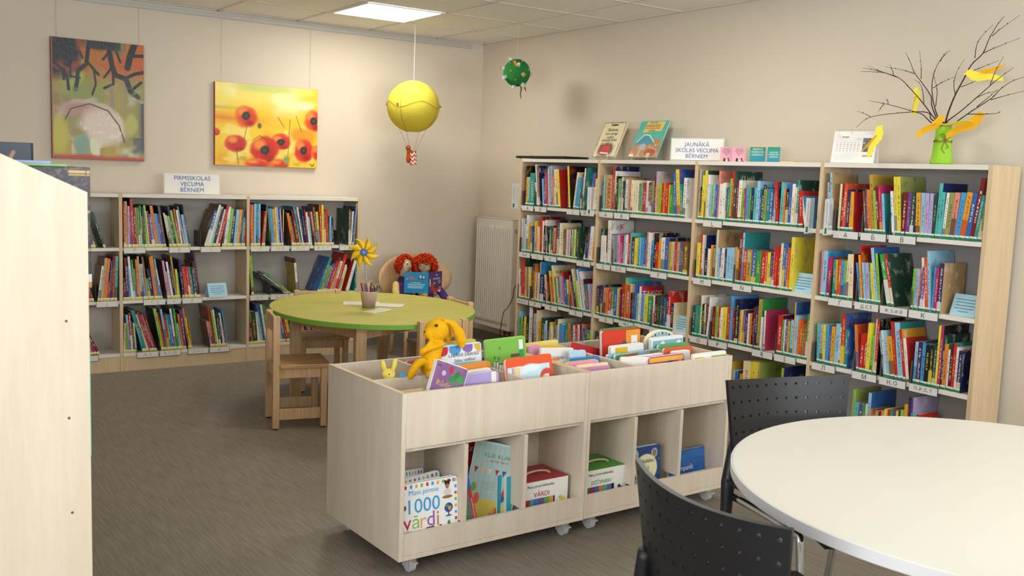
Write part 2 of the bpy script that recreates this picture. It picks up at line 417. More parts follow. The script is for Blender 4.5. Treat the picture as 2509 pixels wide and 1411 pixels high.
# shelf books, measured in millimetres: position, thickness, height, spine/cover colour, lean in degrees (! = in the packed mass)
BOOKS = {
'R11': '-1069,8.2,296,bk/bk,0,!;-1077,22.9,214,am,0,!;-1100,19,215,mi,0,!;-1119,60,246,te/te,0;-1216,11.9,178,cr,-11.5,!;-1228,11.5,310,wh,-8.2,!;-1240,20.9,302,br/nv,-6.3;-1292,15.5,206,lb,-6.8,!;-1308,23.2,223,bl,-5.9,!;-1331,28.2,251,mg,-5.7;-1359,17.9,279,wh,-5,!;-1377,12.7,298,mi,-5.9,!;-1390,15.3,302,li,-3.4,!;-1405,15.1,201,ye,-6.8,!;-1421,12.6,235,sa,-5.8,!;-1433,12.5,149,wh,-7.8,!;-1446,20,277,cr,-6.6,!;-1466,22.3,279,cr,-7;-1488,27,277,ye/rd,-8.6;-1609,19.2,303,ye/bk,-6.8;-1655,16.6,261,cr,7.5,!;-1672,35.4,221,sb,7;-1707,16.4,207,te,6.4,!;-1724,18.8,251,nv,5,!;-1743,14,290,wh,5.1,!;-1757,11.6,298,bk/te,5.7,!;-1817,27.1,259,bl/rd,11.2;-1872,18.1,222,cr,5.2,!;-1890,18.1,219,wh,2.9,!',
'R12': '-1044,13.9,253,wh,-1.2,!;-1058,11.1,252,mg,-1.9,!;-1069,19.3,253,lb,-1.9,!;-1089,11,213,cr,-2.3,!;-1100,24.6,283,wh/wh,0;-1124,13.6,202,lg,-1.5,!;-1138,16.3,219,am,-1.7,!;-1154,13.5,220,ye,-2.4,!;-1168,18.9,203,pu,-3,!;-1200,18.8,240,lb,0,!;-1219,13.3,243,ye,-3.2,!;-1232,21.2,246,am,-3.2,!;-1253,26.4,204,cr,-3.1,!;-1280,26.3,280,rd/dr,-1.7;-1306,20.9,251,wh,-1.5,!;-1327,20.8,218,bk,-1.2,!;-1356,15.5,260,wh/wh,-5,!;-1371,18,218,bk,-5.3,!;-1389,18,201,te,0,!;-1407,23,196,dk,0,!;-1430,12.7,210,ol,0,!;-1443,22.8,209,sa,0,!;-1466,15.1,268,dr,0,!;-1481,27.6,268,nv/bk,0;-1509,27.3,246,wh/wh,-5.1;-1536,27.2,241,cr,-5.2;-1563,17.3,207,br,0,!;-1581,14.7,208,tn,0,!;-1595,12.3,207,wh,0,!;-1608,22,208,li,0,!;-1630,9.7,208,wh,0,!;-1639,17,206,mr,0,!;-1656,12.1,211,wh,0,!;-1668,14.5,211,lg,0,!;-1683,19.2,213,cr,0,!;-1702,35.7,232,dk/dk,0;-1797,18.5,145,nv,7,!;-1815,18.5,238,vi,5.9,!;-1834,18.4,245,li,5.6,!;-1853,18.4,247,wh,3.3,!;-1871,18.3,247,wh,2.2,!;-1889,16,142,am,3.2,!',
'R13': '-1033,15.9,227,wh,-2.1,!;-1049,19.1,204,pu,-2,!;-1068,41,304,rd/dk,-2;-1109,12.5,246,cr,-3,!;-1121,21.9,247,tn,-3,!;-1143,12.4,246,bk,-3.1,!;-1156,12.4,250,cr,-3.1,!;-1168,15.5,212,ye,-3,!;-1196,27.7,281,dk/or,0;-1224,12.2,218,or,0,!;-1236,21.3,218,wh,0,!;-1257,12.2,218,mr,0,!;-1269,21.2,218,cr,0,!;-1291,12.1,304,lb/sb,0,!;-1303,47.9,212,nv/nv,0;-1351,17.8,214,nv,0,!;-1368,17.7,215,pu,-4.7,!;-1386,11.7,217,cr,-8.6,!;-1398,23.2,218,sa,-10.1,!;-1421,23,242,bk,-10.9,!;-1445,17.1,250,ye,-11.3,!;-1462,22.7,208,ro,-12,!;-1486,16.9,295,cr/cr,-11.8;-1503,11.3,216,am,-11.6,!;-1514,14.1,206,gr,-11.1,!;-1529,14,206,cr,-11.9,!;-1543,11.3,216,dg,-8.5,!;-1554,16.8,221,li,-9.9,!;-1571,22.3,222,li,-9.8,!;-1594,16.6,259,rd/dr,-9.6,!;-1611,30.4,206,bl,-9.5;-1642,16.5,207,cr,-8.6,!;-1658,32.8,208,ol,-8.6;-1691,18.5,216,or,-15.8,!;-1711,15.7,246,li/nv,-16.9,!;-1727,18.3,246,bk,-16.9,!;-1746,20.8,297,cr/gy,-16.8;-1768,15.5,216,lg,-17.1,!;-1784,18,215,cr,-17.2,!;-1803,12.9,298,wh,-15.6,!;-1816,12.8,305,sb/sb,-16.3,!;-1830,15.4,287,wh/wh,-15.4;-1846,10.2,230,rd,-16.8,!;-1856,10.2,236,cr/mr,-14.5,!;-1867,15.5,201,te,-12.4,!;-1883,10.2,150,rd,-13.2,!;-1893,13.9,204,li,-10.8,!',
'R14': '-1032,20.7,259,lb/lb,0,!;-1053,23.5,211,gr,0,!;-1076,20.5,216,lg,0,!;-1097,17.5,229,bk,0,!;-1114,29,230,ye,0,!;-1143,31.7,239,bk/bk,0;-1175,51.3,312,wh/wh,0;-1226,28.3,317,mr,0;-1255,33.6,271,gy,-3.3;-1288,22.3,300,cr/cr,-3.4;-1311,27.7,219,am,-3.2,!;-1338,30.3,251,dk,0;-1369,24.7,210,lb,0,!;-1393,21.8,235,wh,-3.2,!;-1415,16.3,244,nv/nv,0,!;-1431,21.6,201,cr,-3.9,!;-1453,16.1,233,ye,-3.2,!;-1469,18.7,207,wh,-3.1,!;-1488,13.3,227,ol,0,!;-1501,16,262,br,0,!;-1517,15.9,222,tn,0,!;-1533,18.5,269,wh/cr,0,!;-1552,60,238,sb,0;-1622,36.1,253,te,0;-1658,15.4,246,wh,0,!;-1674,30.6,251,or,-3.9;-1704,20.3,260,dg,-3.3,!;-1725,30.2,251,wh,-3.3;-1755,25,266,rd,-3.9,!;-1780,24.9,262,wh,-3.8,!;-1805,19.8,270,mr/sa,-3.3,!;-1825,19.7,246,bl,0,!;-1844,14.7,245,pu,0,!;-1859,53.6,235,gr/gr,0',
'R21': '-1960,20.7,205,bl,0,!;-1985,10.1,249,mi,0,!;-1995,10.5,247,ol,0,!;-2006,60,250,tn,0;-2076,20.1,310,rd/nv,0;-2096,17.8,277,wh/wh,0;-2113,15.5,243,bk/bk,0,!;-2129,15.4,226,lg,0,!;-2144,17.6,230,te,0,!;-2162,15.3,239,cr/tn,0,!;-2177,13.1,212,bk,0,!;-2190,13,211,dk,0,!;-2203,21.6,223,wh,0,!;-2225,15.1,223,gy,0,!;-2240,23.6,215,or,0;-2264,21.3,221,wh,0,!;-2285,21.2,219,cr,0,!;-2306,16.9,222,cr,0,!;-2323,12.6,212,wh,0,!;-2336,20.9,201,te,0,!;-2357,12.5,201,lg,0,!;-2369,12.5,207,bl,0,!;-2382,24.8,208,rd,0;-2406,18.5,219,wh,0,!;-2425,18.4,209,dk,0,!;-2443,20.3,212,br,0,!;-2464,16.2,210,ol,0,!;-2480,18.1,251,dr,0,!;-2498,12,282,li/gy,0,!;-2510,16,211,am,0,!;-2526,19.9,209,lg,0,!;-2546,17.8,209,rd,0,!;-2564,21.7,210,or,0;-2585,25.5,213,rd,0;-2611,9.7,200,ye,0,!;-2621,25.2,199,gr,0;-2646,21.2,207,gr,0,!;-2673,22.8,279,bl,-6.1;-2696,28.3,297,ye/bl,-6.4;-2724,20.7,207,te,-5.6,!;-2745,24.4,247,wh/wh,0',
'R22': '-1972,12.4,239,dk,0,!;-1984,24.6,192,wh,0,!;-2009,24.5,191,wh,0,!;-2033,29.2,196,mr,0;-2062,26.5,299,wh/wh,-2.8;-2089,24,209,br/dg,0;-2118,16.6,201,li,-7,!;-2134,16.5,206,ol,-6.9,!;-2151,16.4,208,sb,-6.9,!;-2167,23.4,209,pk,-5.6,!;-2191,23.3,208,mg,-5.6,!;-2214,18.6,209,lb,0,!;-2233,25.4,215,wh,0;-2258,23,218,rd,0;-2281,13.7,230,tq/tq,0,!;-2295,29.6,205,vi,0;-2325,13.6,201,ye,0,!;-2338,15.8,199,ye,0,!;-2354,20.2,207,tq,0,!;-2374,8.9,205,wh,0,!;-2383,26.7,206,sb,0;-2410,22.1,214,bl,0;-2432,19.8,248,sa/rd,0;-2452,26.2,244,wh,0;-2478,23.9,195,sb,0;-2502,23.7,244,bk/bk,0;-2526,21.5,187,rd,0,!;-2547,23.5,216,am,0;-2570,33.9,221,wh,0;-2604,37.8,222,bl/nv,0;-2642,16.7,200,or,0,!;-2659,8.3,200,lg,0,!;-2667,12.4,202,ye,0,!;-2679,14.4,202,li,0,!;-2694,20.5,203,rd,0,!;-2714,22.4,201,tn,0;-2737,16.2,203,bl,0,!;-2753,12.1,205,br,0,!;-2765,8.1,205,dg,0,!;-2773,40.1,206,br/br,0',
'R23': '-1959,22.5,200,nv,0,!;-1981,24.8,206,vi,0,!;-2006,17.3,212,nv/nv,0,!;-2024,9.9,198,bl,0,!;-2033,27,196,sa,0;-2060,19.5,196,or,0,!;-2080,31.5,192,rd,0;-2111,26.5,208,gr,0;-2138,31.1,205,bl,0;-2169,14.3,205,wh,0,!;-2183,18.9,215,am,0,!;-2202,18.8,206,vi,0,!;-2221,25.8,246,rd,0;-2247,16.3,289,lg/tq,0;-2263,41.6,247,ro/cr,0;-2305,16.1,194,bk,0,!;-2321,16,196,br,0,!;-2337,9.1,191,vi,0,!;-2346,20.4,267,bl/bl,0;-2366,20.3,198,mi,0,!;-2387,20.2,246,wh/rd,0;-2407,15.7,200,li,0,!;-2422,20,199,sb/lb,0;-2443,31,198,ye,0;-2473,39.5,193,gr/te,0;-2526,17.4,203,wh,0,!;-2543,21.6,205,mr,0,!;-2565,25.7,201,dk,0;-2591,17.1,205,dg,0,!;-2608,17,204,dk,0,!;-2625,16.9,200,bl,0,!;-2642,16.8,199,nv,0,!;-2658,33.4,245,rd/rd,0;-2692,20.8,176,nv/cr,0',
'R24': '-1967,44.9,249,dk,0,!;-2012,60,250,gy,0;-2076,29.2,266,wh,0,!;-2105,60,299,bl/nv,0;-2167,38.1,308,bk,0,!',
'R31': '-2872,11.2,301,gy,0,!;-2883,15.7,195,bk,0,!;-2899,17.8,266,ye,0;-2917,20,295,ye/dk,0;-2937,19.8,270,wh/wh,0;-2956,17.5,213,lb,0,!;-2974,17.5,214,lg,0,!;-2991,17.4,213,lb,0,!;-3009,17.3,212,bl,0,!;-3026,15.1,294,sa/sa,0;-3041,27.8,219,wh,0;-3069,21.2,226,wh,0;-3090,10.6,198,te,0,!;-3101,10.5,192,mg,0,!;-3111,10.5,193,te,0,!;-3122,16.7,252,lg,0;-3139,14.6,293,rd,0;-3153,18.7,295,dk/dk,0;-3172,14.4,244,dr,0,!;-3186,24.6,244,wh/wh,0;-3211,16.3,199,lg,0,!;-3227,8.1,197,gr,0,!;-3235,10.1,195,mg,0,!;-3246,20.2,200,sb,0;-3266,18.1,204,gr,0,!;-3284,20,203,nv,0;-3304,21.8,204,tq,0;-3326,21.7,242,lb/lb,0;-3347,11.8,197,bl,0,!;-3359,19.5,199,dk,0;-3379,19.4,200,ol,0;-3398,23.2,202,te,0;-3421,23,203,bl,0;-3444,7.6,204,nv,0,!;-3452,15.2,204,lb,0,!;-3467,11.4,225,vi,0,!;-3478,18.7,241,rd,-7.2;-3497,22.5,241,tq/lb,0;-3520,11.2,206,or,0,!;-3531,20.4,206,bk,0;-3551,20.3,232,bl,0;-3571,20.1,234,wh,0;-3592,16.4,214,cr,0,!;-3608,14.5,255,te/dk,0;-3623,12.6,196,lb,0,!;-3635,26.8,196,rd/rd,-5;-3673,15.5,198,wh/sb,-13.8',
'R32': '-2888,24.8,213,ye,0;-2913,13.5,263,rd,0,!;-2926,13.4,263,wh,0,!;-2940,13.4,262,gy/nv,0;-2953,24.4,185,bk,0;-2977,19.8,184,wh,0,!;-2997,17.5,208,am,0,!;-3015,6.6,197,br,0,!;-3021,13.1,191,tn,0,!;-3034,10.9,285,sb,0,!;-3045,13,301,cr/tn,0;-3058,15.1,196,lb,0,!;-3073,17.2,195,pu,0,!;-3090,21.3,197,wh,0;-3112,12.7,195,nv,0,!;-3125,35.9,203,lb,0;-3160,25.1,206,lb,0;-3186,18.7,211,tn,0,!;-3204,20.7,200,am,0;-3225,18.5,295,dr,0;-3243,14.3,298,lb/te,0;-3258,24.4,204,rd,0;-3282,36.3,203,mu,0;-3318,35.9,206,bl,0;-3354,33.6,203,gr,0;-3388,29.3,202,rd,0;-3417,15.5,203,ro,0,!;-3433,21.3,201,ye,0;-3454,21.1,200,nv,0;-3475,13.4,231,mg,0,!;-3489,17.1,236,rd,0;-3506,18.9,241,rd,0;-3525,15.1,259,cr,0;-3540,18.7,261,bl,0;-3558,14.9,259,bl,0;-3573,18.5,240,ro,0;-3592,23.9,298,ye/ye,0',
'R33': '-2883,20.7,188,dk,0,!;-2904,23.2,189,te,0;-2927,15.4,190,gr,0,!;-2942,17.8,255,wh/wh,0;-2960,17.7,206,bk,0,!;-2978,12.6,206,cr,0,!;-2990,10.1,206,mr,0,!;-3000,15,254,wh/wh,3.8;-3048,19.8,202,dr,0,!;-3068,22.1,205,lg,0;-3090,19.6,204,rd,0,!;-3109,19.4,203,wh,0,!;-3129,29,208,ye,0;-3158,9.6,217,ol,0,!;-3167,16.7,218,rd,0,!;-3184,23.8,281,sb/sb,0;-3208,16.6,202,dr,0,!;-3224,28.2,267,bk/nv,0;-3253,14,208,tn,0,!;-3267,18.6,210,ye,0;-3285,18.5,209,pu,0;-3304,13.8,210,nv,0,!;-3318,13.8,196,wh,0,!;-3331,18.3,198,or,0,!;-3350,11.4,200,bk,0,!;-3361,15.8,240,dr,0,!;-3377,15.8,246,vi,0;-3393,13.5,290,mu,0;-3406,11.2,290,ol/gr,0;-3417,11.1,189,wh,0,!;-3439,11.1,229,wh/mc,-1,!;-3540,32.1,220,rd/mr,0;-3572,10.6,197,gr,0,!;-3583,8.5,199,wh,0,!;-3591,16.9,200,pu,0,!;-3608,12.6,195,am,0,!;-3621,8.4,194,gr,0,!;-3629,18.8,202,lb,0;-3648,8.3,303,am/bl,0,!;-3656,18.6,233,lb/lb,0;-3675,14.4,212,or,0,!;-3689,20.5,210,ro,0;-3710,8.2,193,gr,0,!;-3718,14.2,201,rd,0,!;-3732,24.3,250,gr/gr,0',
'R34': '-3223,9,259,am/mu,0,!;-3232,20.2,209,lb,0,!;-3252,17.9,208,bl,0,!;-3270,13.3,210,nv,0,!;-3284,22.1,198,mu,0,!;-3306,54.7,278,cr/cr,0;-3360,19.5,281,ye,0,!;-3380,17.2,288,ye,0,!;-3397,21.4,287,ye,0,!;-3419,12.8,291,tn/ol,0,!;-3585,16.2,287,lg,0,!;-3601,12.1,292,nv/nv,0,!',
'R41': '-3816,11.1,249,gy,-3.6,!;-3827,13.2,198,lb,-4.4,!;-3840,13.1,299,lb/tn,-5.1;-3884,10.8,242,cr,0,!;-3895,15.1,244,dr,0;-3910,19.3,246,ro/ro,0;-3929,19.2,215,vi/nv,0;-3948,27.5,204,am/rd,-2.8;-4047,12.2,213,br,-8.5,!;-4059,12.2,220,pu,-7.9,!;-4071,16.1,219,or,-7.9;-4087,20.1,295,mu/mu,-8;-4108,14,215,lg,-7.9,!;-4122,13.9,226,dr,-8.8,!;-4136,15.8,242,mg,-8.1;-4152,13.8,202,lb/te,-7.5;-4205,11.6,216,wh,-7.3,!;-4217,15.4,287,ye/ye,-6.4;-4232,21.1,287,ye/ol,-6;-4253,19.2,213,dr,0;-4273,20.9,212,pu,0;-4294,20.8,213,dk,0;-4314,18.8,212,nv,0;-4333,22.3,213,am,-3.8;-4355,20.3,212,lb,-3.3;-4376,20.2,211,li,-2.9;-4396,18.2,212,li,-1.9;-4414,14.5,203,dk,0.2,!;-4429,18,261,tq/nv,1.3;-4447,19.7,220,tq,0.6;-4466,14.2,217,wh,2.6;-4481,23,219,ol,3.4;-4504,24.5,220,sa,3.7;-4528,26,221,sb,4.9;-4554,27.4,223,am,5.6;-4582,22.1,222,bl,5.9;-4604,21.9,289,dr/br,6.5;-4626,15,213,te,6.2;-4641,15,213,rd,5.3;-4656,8.3,212,gr,-0.1,!',
'R42': '-3801,11.3,239,pk,-1.3,!;-3812,26.9,242,lb/sb,-0.3;-3839,26.7,208,mg/mg,-0.2;-3879,17.6,202,te,-1.4;-3896,13.1,202,am,-2,!;-3910,17.4,201,ro,-0.8;-3927,17.3,201,sb,-0.8;-3944,17.2,203,lg,-0.3;-3961,17.1,237,cr,0;-3979,27.6,238,cr/dr,-3.6;-4044,12.3,201,sb,-10.5,!;-4057,12.3,241,am,-8.6,!;-4069,8.2,289,rd/rd,-8.5,!;-4077,12.2,204,lb,-8.7,!;-4090,20.3,203,li,-8.1;-4110,14.1,205,gr,-8.6,!;-4124,18.1,205,ye,-8;-4143,17.8,285,lb/bl,-10.5;-4161,13.9,258,lg/dk,-9.2;-4209,24.8,261,gr,-14.4;-4234,15.2,263,rd/dk,-14.3;-4340,11.3,201,lg,0,!;-4352,11.3,202,lb,0,!;-4363,11.2,201,li,0,!;-4374,11.2,204,am,0,!;-4385,18.6,210,pu,0;-4404,12.9,258,wh,-6.2;-4417,16.4,259,ro,-6.2;-4433,10.9,293,lb/lb,-6.1;-4444,12.7,216,sb,0,!;-4457,14.5,214,mg,0;-4472,21.6,239,vi/tn,0',
'R43': '-3812,16.4,211,tq,-3.1;-3829,18.7,208,gy,-2.5;-3848,16.3,209,ye,-2.5;-3864,18.5,208,sb,-1.3;-3882,16.1,209,bl,-1.3,!;-3898,20.6,207,am,-0.7;-3919,27.2,226,lb,0.1;-3946,15.8,210,wh,-1.4,!;-3962,24.6,281,rd/bl,-1.5;-3987,15.6,205,te/bl,-1.4;-4057,17.3,238,or/ro,-7.2;-4075,21.6,197,rd,0;-4096,19.3,200,rd,0;-4115,23.4,259,ye,0;-4139,14.8,199,lg,0,!;-4154,10.5,283,wh,0,!;-4164,14.7,284,rd/bk,0;-4219,8.1,261,lb/mi,-12.1,!;-4227,14.1,234,wh,-10.8;-4241,18.1,236,lb,-10.2;-4260,28,210,am,-10.3;-4288,15.9,287,rd,-10.1;-4304,29.6,285,lb/te,-9.3;-4334,13.6,256,rd/am,-10.6;-4348,15.5,215,wh/rd,-10;-4381,17.6,205,lb,0;-4399,21.3,208,vi/nv,0;-4420,19.2,201,sb,0;-4440,22.9,201,bk,0;-4462,19,198,bk,0;-4481,17,204,dk,0;-4498,11.3,301,ye,0;-4510,13.1,301,mg/bk,0;-4523,11.2,260,dk/dk,0;-4534,18.5,220,or/gr,0;-4552,11,195,wh,0,!;-4563,16.5,216,mr,0;-4580,14.6,231,rd/te,0;-4594,12.7,213,wh,0,!;-4607,19.8,198,nv/nv,0',
'R44': '-4054,18.4,263,lg/ol,0,!;-4073,19.9,197,tq,0,!;-4093,23.1,195,pu,0,!;-4116,19.6,194,gr,0,!;-4135,9.8,204,cr,0,!;-4145,17.8,264,lb/bl,0,!;-4163,14.5,184,or,0,!;-4178,16.1,188,br,0,!;-4194,16,180,tn,0,!;-4210,17.5,180,dr,0,!;-4227,17.4,190,sa,0,!;-4244,15.7,202,ye,0,!;-4260,15.6,200,mg,0,!;-4276,15.5,201,gr,0,!;-4291,15.5,207,pu,0,!;-4307,12.3,205,ye,0,!;-4319,15.3,208,dk,0,!;-4334,18.3,217,lg,0,!;-4353,18.2,249,am,0,!;-4371,12,286,vi,0,!;-4383,12,288,pu/li,0,!;-4395,26.8,211,tq,0,!;-4422,17.7,214,rd,0,!',
'L11': '-2979,11.7,300,rd,0,!;-2968,16.7,309,tn,-0.7;-2951,13.4,278,pk,-0.2,!;-2938,15.1,236,bl,-2,!;-2922,18.5,327,rd/bk,-2.8;-2904,11.8,266,dr,-2.8,!;-2892,13.5,268,mu,-2.8,!;-2879,11.9,270,gr,-2.5,!;-2867,10.2,282,gr,-2,!;-2857,10.2,211,ol,-3.3,!;-2846,13.6,272,dk,-3.2,!;-2833,15.3,286,lg/dk,-3.7;-2817,8.5,247,cr,-5.2,!;-2809,17.1,247,dr,-6;-2792,22.2,226,bl,-6.6;-2769,20.5,284,or/bk,-8.4;-2748,17.2,231,sb,-8.3;-2731,17.2,228,pu,-8.5,!;-2714,15.5,283,dg/bk,-8.9;-2677,12.1,237,cr/mr,-10.8,!;-2665,8.6,222,wh,-10.2,!;-2656,13.9,215,lg,-10.1,!;-2642,17.4,280,nv/nv,-10.6;-2624,15.6,256,lg,-11.7;-2608,12.2,265,ro/bk,-9.8;-2596,10.6,257,wh,-8.5,!;-2585,10.6,258,li,-8.9,!;-2575,10.5,282,te/dg,-10.3,!;-2564,21.2,225,lb,-9;-2542,8.8,295,nv/dg,-10,!;-2441,24.5,261,bl/br,16.7;-2416,14.1,305,wh/br,15.6;-2401,19.4,291,mi,16.1;-2381,19.7,270,mr,14.2;-2360,14.4,269,wh,13.4,!;-2346,18,301,rd/bk,13.4;-2314,12.9,201,dg,8.4,!;-2301,20.4,282,wh,7.1;-2280,20.5,270,lg,7;-2260,26.2,260,nv,6.4;-2233,22.6,262,lb,5.2;-2211,18.9,264,am,5.9;-2192,15.1,264,pu,6.3,!;-2177,17.1,208,te,4.5,!;-2159,13.4,189,rd,2,!',
'L12': '-2982,8.4,154,nv,0.5,!;-2974,11.7,151,mr,-2,!;-2962,16.8,288,mr/dr,-2.8;-2945,15.1,229,sb,-4.2,!;-2930,15.2,297,wh/dk,-5;-2915,11.8,274,gr,-3.8,!;-2903,10.2,213,ol,-4.1,!;-2893,10.2,276,or,-2.7,!;-2883,13.6,297,tn/bk,-2.5;-2869,23.9,244,gy,-2.8;-2845,17,246,sb,-8.4;-2828,13.7,295,br/nv,-7.3;-2814,13.7,144,te,-7.9,!;-2801,20.5,206,nv/bk,-8.3;-2780,20.7,291,or/br,-7.2;-2759,18.9,300,mu,-9.6;-2740,8.6,280,lb,-8.6,!;-2731,8.6,210,wh,-11.2,!;-2694,15.7,266,pk/mr,-8.1;-2678,13.9,189,gy,-9.4,!;-2664,14,258,wh/nv,-9.2;-2650,15.8,234,nv,-7.6,!;-2634,12.3,296,mu/br,-8;-2622,14.2,203,ye,-5.3,!;-2607,7.1,185,te,-6.5,!;-2591,17.8,268,nv/bk,-5.9;-2573,14.3,221,rd,-6.4,!;-2559,14.3,221,rd,-6.9,!;-2545,14.3,220,rd,-6.9,!;-2530,12.6,220,rd,-7,!;-2518,14.3,217,te,-8.5,!;-2503,14.4,216,dk,-7.6,!;-2489,12.6,257,mr,-8.1,!;-2476,12.7,323,vi/vi,-7.7',
'L13': '-2984,11.8,204,cr/tn,1.9,!;-2972,11.8,196,gr,0.5,!;-2960,11.8,197,ol,-2.5,!;-2948,13.5,261,lb,-4.7,!;-2935,13.6,274,rd/bk,-3.8;-2921,13.6,213,dg,-5,!;-2908,10.2,205,cr,-4.3,!;-2861,15,297,te,-14.9;-2846,16.6,298,te,-15.9;-2829,14.9,270,cr,-17.4;-2813,13.3,288,rd,-17.3,!;-2799,13.3,268,pu,-17.6,!;-2785,11.6,266,or,-18.6,!;-2773,11.6,268,dr/bk,-18.1,!;-2736,20.7,300,lg/bk,-10.8;-2715,12.1,269,rd,-11,!;-2703,12.3,291,lb,-8.1,!;-2690,15.8,244,rd,-8.9,!;-2674,17.6,250,te,-8.3;-2657,17.6,249,bl,-8.8;-2639,14.2,292,wh/bk,-8.2;-2624,16,290,gr,-6.9;-2608,16,183,mi,-8.8,!;-2592,12.5,249,or,-7.7,!;-2580,17.9,277,pu,-6.6;-2551,12.6,292,or/br,-8.4;-2538,9.7,224,ye,-9.2,!;-2528,7.2,188,mu,-6.6,!;-2393,11,190,pk/br,-10.1,!;-2382,14.7,186,tn,-9.8,!;-2367,11,292,rd/br,-10.3,!;-2355,13,267,lg,-8.9,!;-2342,11.1,270,wh,-8.4,!;-2331,15,234,dk,-6.5,!;-2316,13.1,230,dk,-7.2,!;-2303,15,241,wh/dr,-8.2;-2288,9.4,172,mg,-9,!;-2278,7.5,263,sb,-8,!',
'L21': '-2106,12.2,300,ro,-0.7,!;-2094,12.3,297,or,-0.7,!;-2081,14,305,lb/sb,0;-2067,12.3,305,sb,0,!;-2055,10.6,306,te,0,!;-2044,12.4,306,lb/nv,0;-2023,15.9,254,ro,5.2,!;-2007,10.6,299,te/nv,3.6,!;-1954,8.9,272,ol,-5,!;-1945,23.2,272,sb,-5.4;-1922,16.1,269,am,-5.1;-1905,10.8,282,cr,-4.5,!;-1895,10.8,282,lb,-3.8,!;-1884,12.6,279,nv,-3.5,!;-1871,10.9,272,li,-4,!;-1860,6.2,268,cr/br,-0.2,!;-1791,19.9,242,or/br,-10.6;-1771,18,222,dg,-12.1,!;-1752,25.5,266,dr/bk,-10.2;-1726,9.1,267,cr,-11,!;-1717,10.8,295,sb/te,-14,!;-1706,9.2,288,wh,-10.3,!;-1697,12.9,266,nv,-9.5,!;-1683,12.9,266,nv,-8.8,!;-1670,13,265,dr,-7.6,!;-1657,13,248,wh,-7.2,!;-1644,14.9,213,lb,-7.3,!;-1610,14.9,253,sa,-8.9,!;-1595,16.9,287,br/dg,-7.2;-1578,17,252,ye,-6.4,!;-1561,13.3,304,ro/br,-3.7;-1548,17.2,304,ye,-2.3;-1530,11.5,272,dr,-2.5,!;-1519,21.1,269,rd,-2.1;-1498,13.5,222,te,0,!;-1484,11.6,216,lb,-2,!;-1473,17.4,209,nv,-2.5,!;-1335,15.8,274,br/dk,0.1;-1319,11.8,257,wh,3.3,!;-1307,11.8,293,bl/nv,4.3,!;-1295,7.9,319,gy,4.2,!',
'L22': '-2095,19.3,290,lg/dk,-3.8;-1842,6.2,280,bk/dg,-55.5,!;-1831,5.3,282,dg/dg,-54.6,!;-1822,6.7,237,wh,-52.3,!;-1811,8.2,241,lg,-50.6,!;-1798,5.9,244,te,-50.6,!;-1752,16.7,229,wh/mu,-5.3;-1735,10,262,br/dr,-7.6,!;-1590,21.2,278,te/bl,21.8;-1567,23.1,212,ol,22;-1542,25.2,225,bl,20.7;-1515,25.3,247,rd/rd,20.6;-1488,20.2,236,tn,18.7;-1467,20.5,241,wh/dg,16.4;-1446,26.2,296,rd,16.3;-1418,13.1,213,wh,16.6,!;-1405,11.3,193,ye,15.5,!;-1353,17,246,wh/rd,16.7;-1336,11.5,240,wh,15.2,!;-1276,14,184,te,0.1,!',
'L23': '-2113,19.1,161,dr,-0.3,!;-2094,12.1,229,ol,-3.8,!;-2082,36.5,239,dk/te,-5.3;-2045,20.7,237,wh,-9.7;-2024,20.8,237,mi,-10.2,!;-2003,17.3,293,bl,-11.4,!;-1985,13.9,290,wh,-9.5,!;-1971,21,289,gr,-9.5,!;-1950,21,267,br,-9.6,!;-1929,21.2,266,te,-8.9,!;-1907,21.2,255,wh,-9.3,!;-1886,21.3,250,li,-9.6,!;-1864,10.6,230,gy,-11.3,!;-1853,17.6,195,bl,-13.3,!;-1835,10.5,188,wh,-13.9,!;-1824,17.6,187,rd,-13.9,!;-1806,21.3,192,ye,-12.6,!;-1784,21.4,198,dk,-12.3,!;-1762,21.5,197,te,-12.4,!;-1741,21.4,182,wh,-13.4,!;-1718,21.5,181,dr,-13.6,!;-1696,14.4,180,wh,-13.7,!;-1682,18,179,rd,-13.8,!;-1663,18.1,177,bk,-12.8,!;-1644,18.2,176,te,-12.9,!;-1626,18.1,161,dr,-14.1,!;-1607,21.9,159,rd,-13,!;-1585,22,158,bl,-13.1,!',
'L01': '-3199,15.7,130,nv,-11.1,!;-3183,11.8,130,bl,-12.3,!;-3171,7.8,130,pu,-13.7,!;-3163,11.7,130,nv,-15.4,!;-3106,15.5,243,dk/dk,-17.7,!',
'L02': '-3228,15.9,130,or,-8.6,!;-3212,15.7,130,tn,-12.1,!;-3196,15.6,130,rd,-14.7,!;-3180,15.5,130,dr,-17.3,!;-3149,17.8,238,wh/br,7.5,!;-3131,20.3,290,tn/br,6.3,!;-3110,16.3,285,or,6.4,!;-3094,12.3,131,rd,6,!;-3082,12.3,271,pu,4.9,!;-3069,12.4,292,mr,3.8,!;-3057,16.5,300,rd,2.9,!;-3040,16.6,300,tq,2.1,!',
'L03': '-3208,15.6,138,or,-16.2,!;-3192,19.2,131,mg,-19.2,!;-3172,18.9,130,mg,-22.6,!;-3151,18.5,155,dr,-25.7,!',
}
